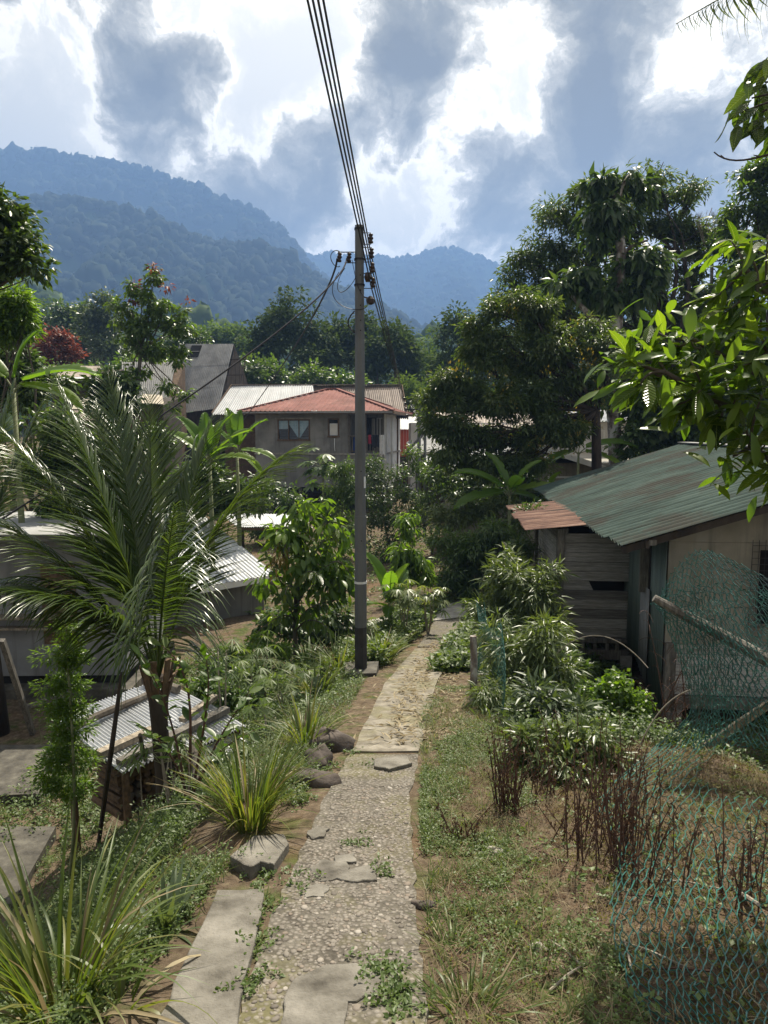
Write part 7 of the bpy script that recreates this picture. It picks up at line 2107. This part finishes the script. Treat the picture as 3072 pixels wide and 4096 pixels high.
p = gnd(250, 824); clump('tall dense lemongrass clump beside the short slab', p, .66, 210, rad=.13, w=.0075, fan=.28, bend=.8)
p = gnd(338, 672); clump('lemongrass clump growing against the pole', p, .75, 110, rad=.16, w=.010)
p = gnd(380, 664); clump('lemongrass clump just behind the pole', p, .75, 140, rad=.18, w=.010)
p = gnd(318, 695); clump('lemongrass clump left of the pole footing', p, .62, 90, rad=.16, w=.010)
p = gnd(305, 745); clump('loose lemongrass clump above the boulders', p, .62, 90, rad=.14, w=.009)
p = gnd(470, 1015); clump('soft green grass tuft at the near right of the path', p, .26, 110, rad=.10, w=.005, bend=1.6, name='grass_tuft', group=None, fan=.8)
p = gnd(452, 955); clump('fine grass tuft beside the dark stone', p, .22, 70, rad=.08, w=.004, bend=1.6, name='grass_tuft', group=None, fan=.8)
p = gnd(262, 905); clump('little dry grass tuft between slab and path', p, .13, 40, rad=.05, w=.004, bend=1.4, name='grass_tuft', group=None, dry=.5, fan=.8)
# pineapple-like rosette
p = gnd(166, 930); clump('grey-green spiky pineapple plant in the weeds left of the slab', p, .34, 26, 'leaf_grey', .03, .018, .5, (.5, 1), 0, 'pineapple_plant', 'plant', None, .9)
# dracaena by the cement wall
p = on(at(308, 665, 12.6).x, 12.6); clump('striped strap-leaved plant by the cement wall', p, .75, 40, 'leaf_mid', .05, .03, 1.3, (.2, 1), 0, 'strap_leaf_plant', 'plant', None, .8)

# ------------------------------------------------------------------ bushes on the right bank
BAM = tmpl4(.075, .02, .2)
def rb(label, blobs, n, leaf, mat='leaf_bamboo', tm=BAM, clump_=.22, per=16, droop=.35, Y=None, tone=(0, 1), name='bamboo_bush', hollow=.25):
    c = blobs[0]; Y = c[0].y if hasattr(c[0], 'y') else c[2]
    cx = sum(b[0].x for b in blobs)/len(blobs); cy = sum(b[0].y for b in blobs)/len(blobs)
    return tree(name, label, 'bush', blobs, on(cx, cy), n, leaf, mat, tm, clump_, per, droop, hollow, 'stem', .012, .2, tone=tone, foliage='foliage', wood='stems')
rb('tall pale bamboo-leaved bush left of the plank annex', [bl(520, 585, 11.2, 16, 16), bl(505, 575, 11.6, 14, 14), bl(540, 600, 11, 16, 18), bl(498, 600, 11.6, 16, 14), bl(530, 615, 11, 22, 14), bl(545, 570, 11.2, 12, 14), bl(510, 560, 11.8, 14, 10), bl(550, 620, 10.8, 14, 18)], 4200, .19)
rb('pale arching bamboo bush overhanging the path above the post', [bl(485, 612, 11.4, 18, 12), bl(500, 632, 11.2, 20, 14), bl(522, 640, 10.6, 22, 16), bl(545, 635, 10.4, 16, 16), bl(495, 648, 10.8, 16, 12), bl(528, 655, 10.2, 22, 14), bl(555, 650, 10, 14, 14)], 3800, .18)
rb('bamboo bush tangled in the netting behind the wooden post', [bl(500, 668, 9.4, 18, 16), bl(522, 672, 9.2, 20, 18), bl(545, 668, 9.0, 16, 14), bl(495, 690, 9.0, 16, 14), bl(520, 700, 8.6, 22, 16), bl(545, 690, 8.6, 20, 16), bl(508, 725, 7.8, 18, 14)], 3800, .15)
rb('grey-green broad-leaved bush below the annex', [bl(540, 718, 7.4, 22, 14), bl(565, 728, 7.2, 20, 12), bl(525, 738, 7.0, 20, 14), bl(555, 748, 6.9, 24, 12), bl(535, 765, 6.4, 22, 12), bl(580, 745, 6.8, 18, 12)], 2200, .14, 'leaf_grey', tmpl4(.15, .03, .2), .2, 14, .2, name='broadleaf_bush')
rb('dark twiggy bush low down between the bamboo and the annex', [bl(560, 690, 9.2, 16, 16), bl(580, 700, 9.0, 16, 14), bl(575, 670, 9.6, 14, 14)], 1500, .11, 'leaf_dark', OVAL, .2, 16, .3, name='dark_bush')
rb('bright yellow-green creeper heap before the house piers', [bl(590, 695, 7.8, 20, 13), bl(615, 690, 7.8, 20, 16), bl(640, 705, 7.8, 18, 14), bl(605, 718, 7.6, 26, 14), bl(640, 728, 7.6, 20, 12)], 3400, .055, 'leaf_bright', tmpl2(.42, .06, .1), .14, 20, .4, name='creeper')
rb('tall leafy bamboo bush crowding the fence below the wooden post', [bl(510, 655, 8.4, 20, 16), bl(535, 640, 8.4, 22, 18), bl(552, 665, 8.2, 20, 18), bl(520, 685, 8.2, 22, 16), bl(548, 695, 8.0, 22, 16), bl(505, 705, 7.9, 16, 14), bl(500, 630, 8.8, 16, 14)], 3800, .16)
rb('pale long-leaved bush in front of the annex floor', [bl(545, 700, 6.9, 20, 16), bl(570, 715, 6.8, 20, 14), bl(525, 720, 6.8, 18, 14), bl(550, 738, 6.6, 26, 14), bl(515, 745, 6.5, 14, 12), bl(585, 738, 6.7, 16, 12)], 2600, .15, 'leaf_grey', tmpl4(.11, .03, .2), .2, 14, .2, name='broadleaf_bush')
rb('low leafy bush where the fence netting ends', [bl(500, 765, 5.9, 14, 12), bl(530, 775, 5.7, 18, 11), bl(560, 770, 5.8, 18, 11)], 1300, .10, 'leaf_bamboo', tmpl4(.11, .03, .2), .15, 14, .2, name='broadleaf_bush')
rb('big leafy bush standing just behind the dead stalks', [bl(535, 735, 5.7, 22, 16), bl(570, 738, 5.6, 24, 18), bl(555, 765, 5.4, 26, 16), bl(600, 760, 5.5, 24, 15), bl(525, 765, 5.5, 16, 14), bl(590, 785, 5.2, 22, 12)], 3000, .11, 'leaf_bamboo', tmpl4(.12, .03, .2), .17, 14, .25, name='broadleaf_bush')
rb('bamboo-leaved bush spilling over the path edge before the post', [bl(492, 700, 7.6, 16, 16), bl(505, 728, 7.0, 18, 16), bl(490, 735, 7.0, 12, 14), bl(515, 752, 6.4, 16, 14)], 1900, .13)
rb('bamboo sprigs beside the path above the dead stems', [bl(500, 745, 6.6, 12, 14), bl(482, 728, 7.4, 10, 14), bl(512, 770, 6.0, 14, 12)], 700, .11)
rb('weedy shrub in the shade under the annex', [bl(590, 660, 12.0, 20, 10), bl(610, 672, 11.6, 14, 10)], 800, .10, 'leaf_dark', OVAL, .2, 14, name='dark_bush')

# ------------------------------------------------------------------ dead stalks
def dead(label, base, h, n, rad, leafy=True):
    base = Vector(base); root = rootw('dead_weed', label, 'dead plant', base, 'dead brown weeds on the right bank')
    mb = MB(); lp, ld = [], []
    for i in range(n):
        a = rng.uniform(0, 6.28); r = rad*1.5*math.sqrt(rng.random()); b_ = base + V3(math.cos(a)*r, math.sin(a)*r, -.02); b_.z = gz(b_.x, b_.y) - .02
        t_ = b_ + V3(rng.normal()*.09, rng.normal()*.09, h*rng.uniform(.4, 1.15)); ps = bezier([b_, b_.lerp(t_, .5) + Vector(rng.normal(size=3))*.02, t_], 6)
        mb.tube(ps, [.0045 - .0004*k for k in range(7)], 4, False)
        for k in range(2, 7):
            for _ in range(2):
                lp.append(list(ps[k] + Vector(rng.normal(size=3))*.008)); aa = rng.uniform(0, 6.28); ld.append([math.cos(aa)*.4, math.sin(aa)*.4, -1 + rng.random()*.5])
            if rng.random() < .4:
                d = Vector((rng.normal()*.6, rng.normal()*.6, .6)).normalized(); mb.tube([ps[k], ps[k] + d*h*.16], [.002, .0012], 3, False)
    mb.build('stalks', M['twig_brown'], root)
    if leafy:
        m2 = MB(); k = len(lp); add_leaves(m2, tmpl2(.22, .08, .1), np.array(lp), np.array(ld), rng.normal(size=(k, 3)) + [0, -.6, .3], .014 + .024*rng.random(k), rng.random(k)); m2.build('withered_leaves', M['dryweed'], root)
for (px, py, h, n, rad, lb) in ((508, 812, .50, 26, .06, 'dense upright bunch of dark dead stalks nearest the path'), (543, 800, .40, 12, .12, 'thin dead stalks in front of the grey-green bush'), (575, 838, .44, 14, .14, 'dead stalks with curled leaves left of the thickest patch'), (602, 862, .52, 22, .13, 'thickest patch of withered leafy stalks beside the netting'), (632, 850, .50, 20, .12, 'withered stalks poking through the netting edge'), (655, 885, .42, 10, .12, 'dead stalks standing on the yellow moss'), (618, 800, .48, 14, .16, 'dead stalks behind the thickest withered patch'), (742, 905, .45, 12, .10, 'black stalks at the right edge beneath the netting'), (560, 772, .45, 12, .14, 'brown stalks under the creeper heap'), (462, 838, .20, 10, .05, 'low burnt-looking stalks beside the fresh verge weeds')):
    dead(lb, gnd(px, py), h*1.1, int(n*1.35), rad)
# dry woody shrub with tendrils before the gable
ds = rootw('dry_shrub', 'dry leafless shrub with curling tendrils before the gable wall', 'shrub', on(2.85, 6.6))
mb = MB(); b0_ = on(2.85, 6.6)
for i in range(9):
    t_ = at(rng.uniform(640, 720), rng.uniform(600, 700), 6.5 + rng.uniform(-.4, .4)); s = b0_ + Vector((rng.normal()*.12, rng.normal()*.12, 0))
    ps = bezier([s, s.lerp(t_, .4) + V3(0, 0, .25), t_], 10); mb.tube(ps, [.010 - .0008*k for k in range(11)], 5, False)
    for k in range(3, 11):
        for _ in range(2):
            d = Vector(rng.normal(size=3)).normalized(); mb.tube(bezier([ps[k], ps[k] + d*.08, ps[k] + d*.12 + V3(0, 0, -.06)], 4), .0022, 3, False)
mb.build('branches', M['twig_brown'], ds)
for i, (a_, c_, b_, lb) in enumerate(((at(555, 655, 8), at(600, 610, 7.6), at(648, 668, 7.2), 'long thin bare vine arching before the annex planks'), (at(470, 650, 10.4), at(520, 670, 9.8), at(600, 745, 7.5), 'pale dead cane slanting across the bamboo bushes'), (at(640, 745, 5.8), at(660, 700, 5.8), at(690, 690, 5.6), 'thin pale cane rising beside the netting'))):
    tag(MB().tube(bezier([a_, c_, b_], 16), .006, 5).build('bare_cane', M['twig_grey']), lb, 'cane')
# sticks on the ground
for i in range(16):
    px, py = rng.uniform(520, 740), rng.uniform(830, 1000); c = gnd(px, py); a = rng.uniform(0, 3.14); L_ = rng.uniform(.12, .34)
    d = Vector((math.cos(a), math.sin(a), 0))*L_
    mb = MB(); q0 = c - d/2; q1 = c + d/2
    q0.z = gz(q0.x, q0.y) + .018; q1.z = gz(q1.x, q1.y) + .022; m_ = (q0+q1)/2 + V3(0, 0, .01)
    mb.tube([q0, m_, q1], [.005, .0055, .003], 5); tag(mb.build('stick', M['twig_grey' if i % 2 else 'twig_brown']), 'dry stick lying on the mossy bank right of the path', 'stick', 'dry sticks on the bank')

# ------------------------------------------------------------------ green wire netting
M['pvc_green'] = surf_mat('green_coated_wire', [(.3, (.025, .050, .043)), (.45, (.018, .098, .078)), (.7, (.030, .14, .112)), (.85, (.12, .19, .165))], 5, 6, .34, 0, spec=.7)
M['pvc_faded'] = surf_mat('faded_coated_wire', [(.3, (.035, .060, .052)), (.5, (.022, .115, .092)), (.8, (.15, .19, .17))], 5, 4, .6, 0)
def hex_net(fn, nu, nv, r, name, label, mat='pvc_green', jit=.18, sides=3, drop=0.0):
    """hexagonal netting over a surface fn(u, v) in [0,1]^2"""
    mb = MB()
    def P(i, j, t):
        du, dv = rng_net(i, j, t)
        return fn(min(1.02, max(-.02, (i + du)/nu)), min(1.02, max(-.02, (j + dv)/nv)))
    cache = {}
    def rng_net(i, j, t):
        key = (round(i*4), round(j*4))
        if key not in cache: cache[key] = tuple(rng.normal(size=2)*jit*.5)
        return cache[key]
    segs = []
    for j in range(nv):
        for i in range(nu):
            o_ = .5 if j % 2 else 0.0
            a = (i + o_, j); b_ = (i + o_, j + .42)            # twisted vertical part
            segs.append((a, b_, 1))
            l = (i + o_ - .5, j + 1); r_ = (i + o_ + .5, j + 1)
            segs.append((b_, l, 0)); segs.append((b_, r_, 0))
    for (a, b_, tw) in segs:
        if drop and rng.random() < drop: continue
        p, q_ = P(*a, 0), P(*b_, 0)
        d = q_ - p
        if d.length < 1e-4 or d.length > .4: continue
        m_ = p.lerp(q_, .5) + Vector(rng.normal(size=3))*.03*d.length
        mb.tube([p, m_, q_], r*(1.35 if tw else 1), sides, False)
    o = mb.build(name, M[mat]); return tag(o, label, 'netting')
def grid_fn(rows):
    R_, C_ = len(rows), len(rows[0])
    A = np.array([[list(p) for p in r] for r in rows])
    def cr(p0, p1, p2, p3, t):
        return .5*((2*p1) + (-p0 + p2)*t + (2*p0 - 5*p1 + 4*p2 - p3)*t*t + (-p0 + 3*p1 - 3*p2 + p3)*t**3)
    def fn(u, v):
        y = v*(R_-1); j = min(R_-2, max(0, int(math.floor(y)))); ty = y - j
        x = u*(C_-1); i = min(C_-2, max(0, int(math.floor(x)))); tx = x - i
        def row(jj):
            jj = min(R_-1, max(0, jj)); g_ = lambda k: A[jj][min(C_-1, max(0, k))]
            return cr(g_(i-1), g_(i), g_(i+1), g_(i+2), tx)
        return Vector(cr(row(j-1), row(j), row(j+1), row(j+2), ty))
    return fn
def gg(px, py, dz=.09):
    p = gnd(px, py); return p + V3(0, 0, dz)
rows = [[at(656, 600, 5.8), at(675, 566, 5.8), at(700, 548, 5.7), at(735, 562, 5.5), at(775, 588, 5.3), at(835, 610, 5.1)],
        [at(668, 630, 5.8), at(685, 612, 5.75), at(708, 605, 5.65), at(742, 612, 5.45), at(782, 632, 5.25), at(842, 650, 5.05)],
        [at(685, 672, 5.8), at(698, 662, 5.75), at(718, 660, 5.65), at(750, 668, 5.45), at(790, 680, 5.25), at(850, 695, 5.05)],
        [at(690, 712, 5.75), at(706, 706, 5.7), at(726, 705, 5.6), at(756, 712, 5.45), at(795, 722, 5.25), at(855, 735, 5.05)],
        [gg(650, 762, .10), gg(680, 758, .12), gg(712, 758, .14), gg(748, 765, .14), gg(795, 775, .14), gg(860, 785, .14)],
        [gg(600, 812), gg(640, 805, .07), gg(685, 802, .08), gg(732, 808, .08), gg(790, 820, .08), gg(865, 830, .08)],
        [gg(618, 868), gg(655, 862), gg(695, 860), gg(740, 865), gg(795, 872), gg(870, 880)],
        [gg(610, 930), gg(655, 925), gg(700, 925), gg(745, 930), gg(800, 935), gg(875, 945)],
        [gg(625, 985, .04), gg(665, 990, .04), gg(705, 995, .04), gg(750, 1000, .04), gg(805, 1005, .04), gg(880, 1010, .04)],
        [gg(650, 1030, .03), gg(690, 1040, .03), gg(725, 1045, .03), gg(765, 1050, .03), gg(815, 1055, .03), gg(885, 1060, .03)]]
hex_net(grid_fn(rows), 25, 56, .0027, 'wire_netting', 'collapsed green-coated wire netting sprawling over the right bank', jit=.26)
# a second layer bunched over the rail
rows2 = [[at(650, 603, 5.65), at(680, 590, 5.60), at(712, 583, 5.50), at(750, 590, 5.30), at(800, 600, 5.10)],
         [at(672, 622, 5.55), at(695, 618, 5.50), at(722, 620, 5.40), at(756, 628, 5.20), at(805, 640, 5.00)],
         [at(692, 660, 5.50), at(712, 655, 5.40), at(735, 660, 5.30), at(765, 668, 5.10), at(810, 680, 4.90)],
         [at(700, 705, 5.50), at(722, 700, 5.40), at(745, 702, 5.30), at(772, 708, 5.10), at(815, 720, 4.90)],
         [at(706, 748, 5.40), at(728, 745, 5.35), at(752, 748, 5.25), at(778, 752, 5.10), at(820, 760, 4.90)]]
hex_net(grid_fn(rows2), 17, 22, .0030, 'wire_netting', 'second fold of faded wire netting bunched over the fallen rail', 'pvc_faded', jit=.45)
rows3 = [[at(657, 602, 5.75), at(676, 570, 5.7), at(702, 550, 5.6), at(738, 562, 5.4), at(785, 588, 5.2)],
         [at(664, 618, 5.6), at(684, 592, 5.6), at(708, 578, 5.5), at(742, 588, 5.3), at(790, 612, 5.1)],
         [at(676, 652, 5.55), at(694, 636, 5.5), at(716, 626, 5.4), at(750, 638, 5.2), at(795, 655, 5.0)],
         [at(690, 700, 5.5), at(706, 690, 5.45), at(728, 684, 5.35), at(760, 692, 5.15), at(802, 705, 4.95)],
         [at(694, 752, 5.45), at(712, 745, 5.4), at(736, 742, 5.3), at(768, 748, 5.1), at(808, 758, 4.9)]]
hex_net(grid_fn(rows3), 22, 30, .0028, 'wire_netting', 'outer green fold of wire netting arching up before the gable wall', 'pvc_green', jit=.4)
# upright fence netting along the path from the wooden post
def fence_fn(u, v):
    y = 6.9 + (11.4 - 6.9)*u
    x = float(path_x(y)) + .40 + .78 - .10*u + .06*math.sin(u*9) + .05*math.sin(v*3)
    return Vector((x, y, gz(x, y) + .98*(1 - v) + .06*math.sin(u*14)*(1 - v)))
hex_net(fence_fn, 76, 20, .0016, 'wire_netting', 'upright green wire netting fence running behind the wooden post', 'pvc_faded', jit=.3)
# fallen rail and plank
tag(MB().tube([at(654, 598, 5.62), at(690, 618, 5.56), at(740, 645, 5.38), at(800, 678, 5.1)], [.030, .044, .050, .055], 9).build('fallen_rail', M['post_wood']), 'weathered split rail holding up the green netting', 'rail')
tag(MB().bar(at(706, 746, 6.0), at(790, 690, 5.8), .02, .11, (0, -.5, 1)).build('plank', M['wood_pale']), 'pale plank leaning behind the fallen netting', 'plank')
tag(MB().tube([gnd(742, 900) + V3(0, 0, .03), gnd(757, 925) + V3(0, 0, .10)], [.012, .009], 6).build('stick', M['twig_grey']), 'pale broken stick caught in the netting', 'stick')

settle()
for o in col.objects:
    if '_local' in o: del o['_local']

# ------------------------------------------------------------------ haze
hz = MB(); hz.box((0, 1100, 260), (3000, 2800, 540))
hm = bpy.data.materials.new('haze_air'); hm.use_nodes = True
hn = hm.node_tree; hn.nodes.clear()
ho = hn.nodes.new('ShaderNodeOutputMaterial')
pv = hn.nodes.new('ShaderNodeVolumePrincipled')
pv.inputs['Color'].default_value = (.29, .51, 1.0, 1)
pv.inputs['Density'].default_value = 0.0005
pv.inputs['Density Attribute'].default_value = ''
pv.inputs['Anisotropy'].default_value = 0.1
hn.links.new(pv.outputs[0], ho.inputs['Volume'])
hzo = hz.build('haze', hm)
tag(hzo, 'thin blue haze filling the valley air', 'haze', kind='stuff')
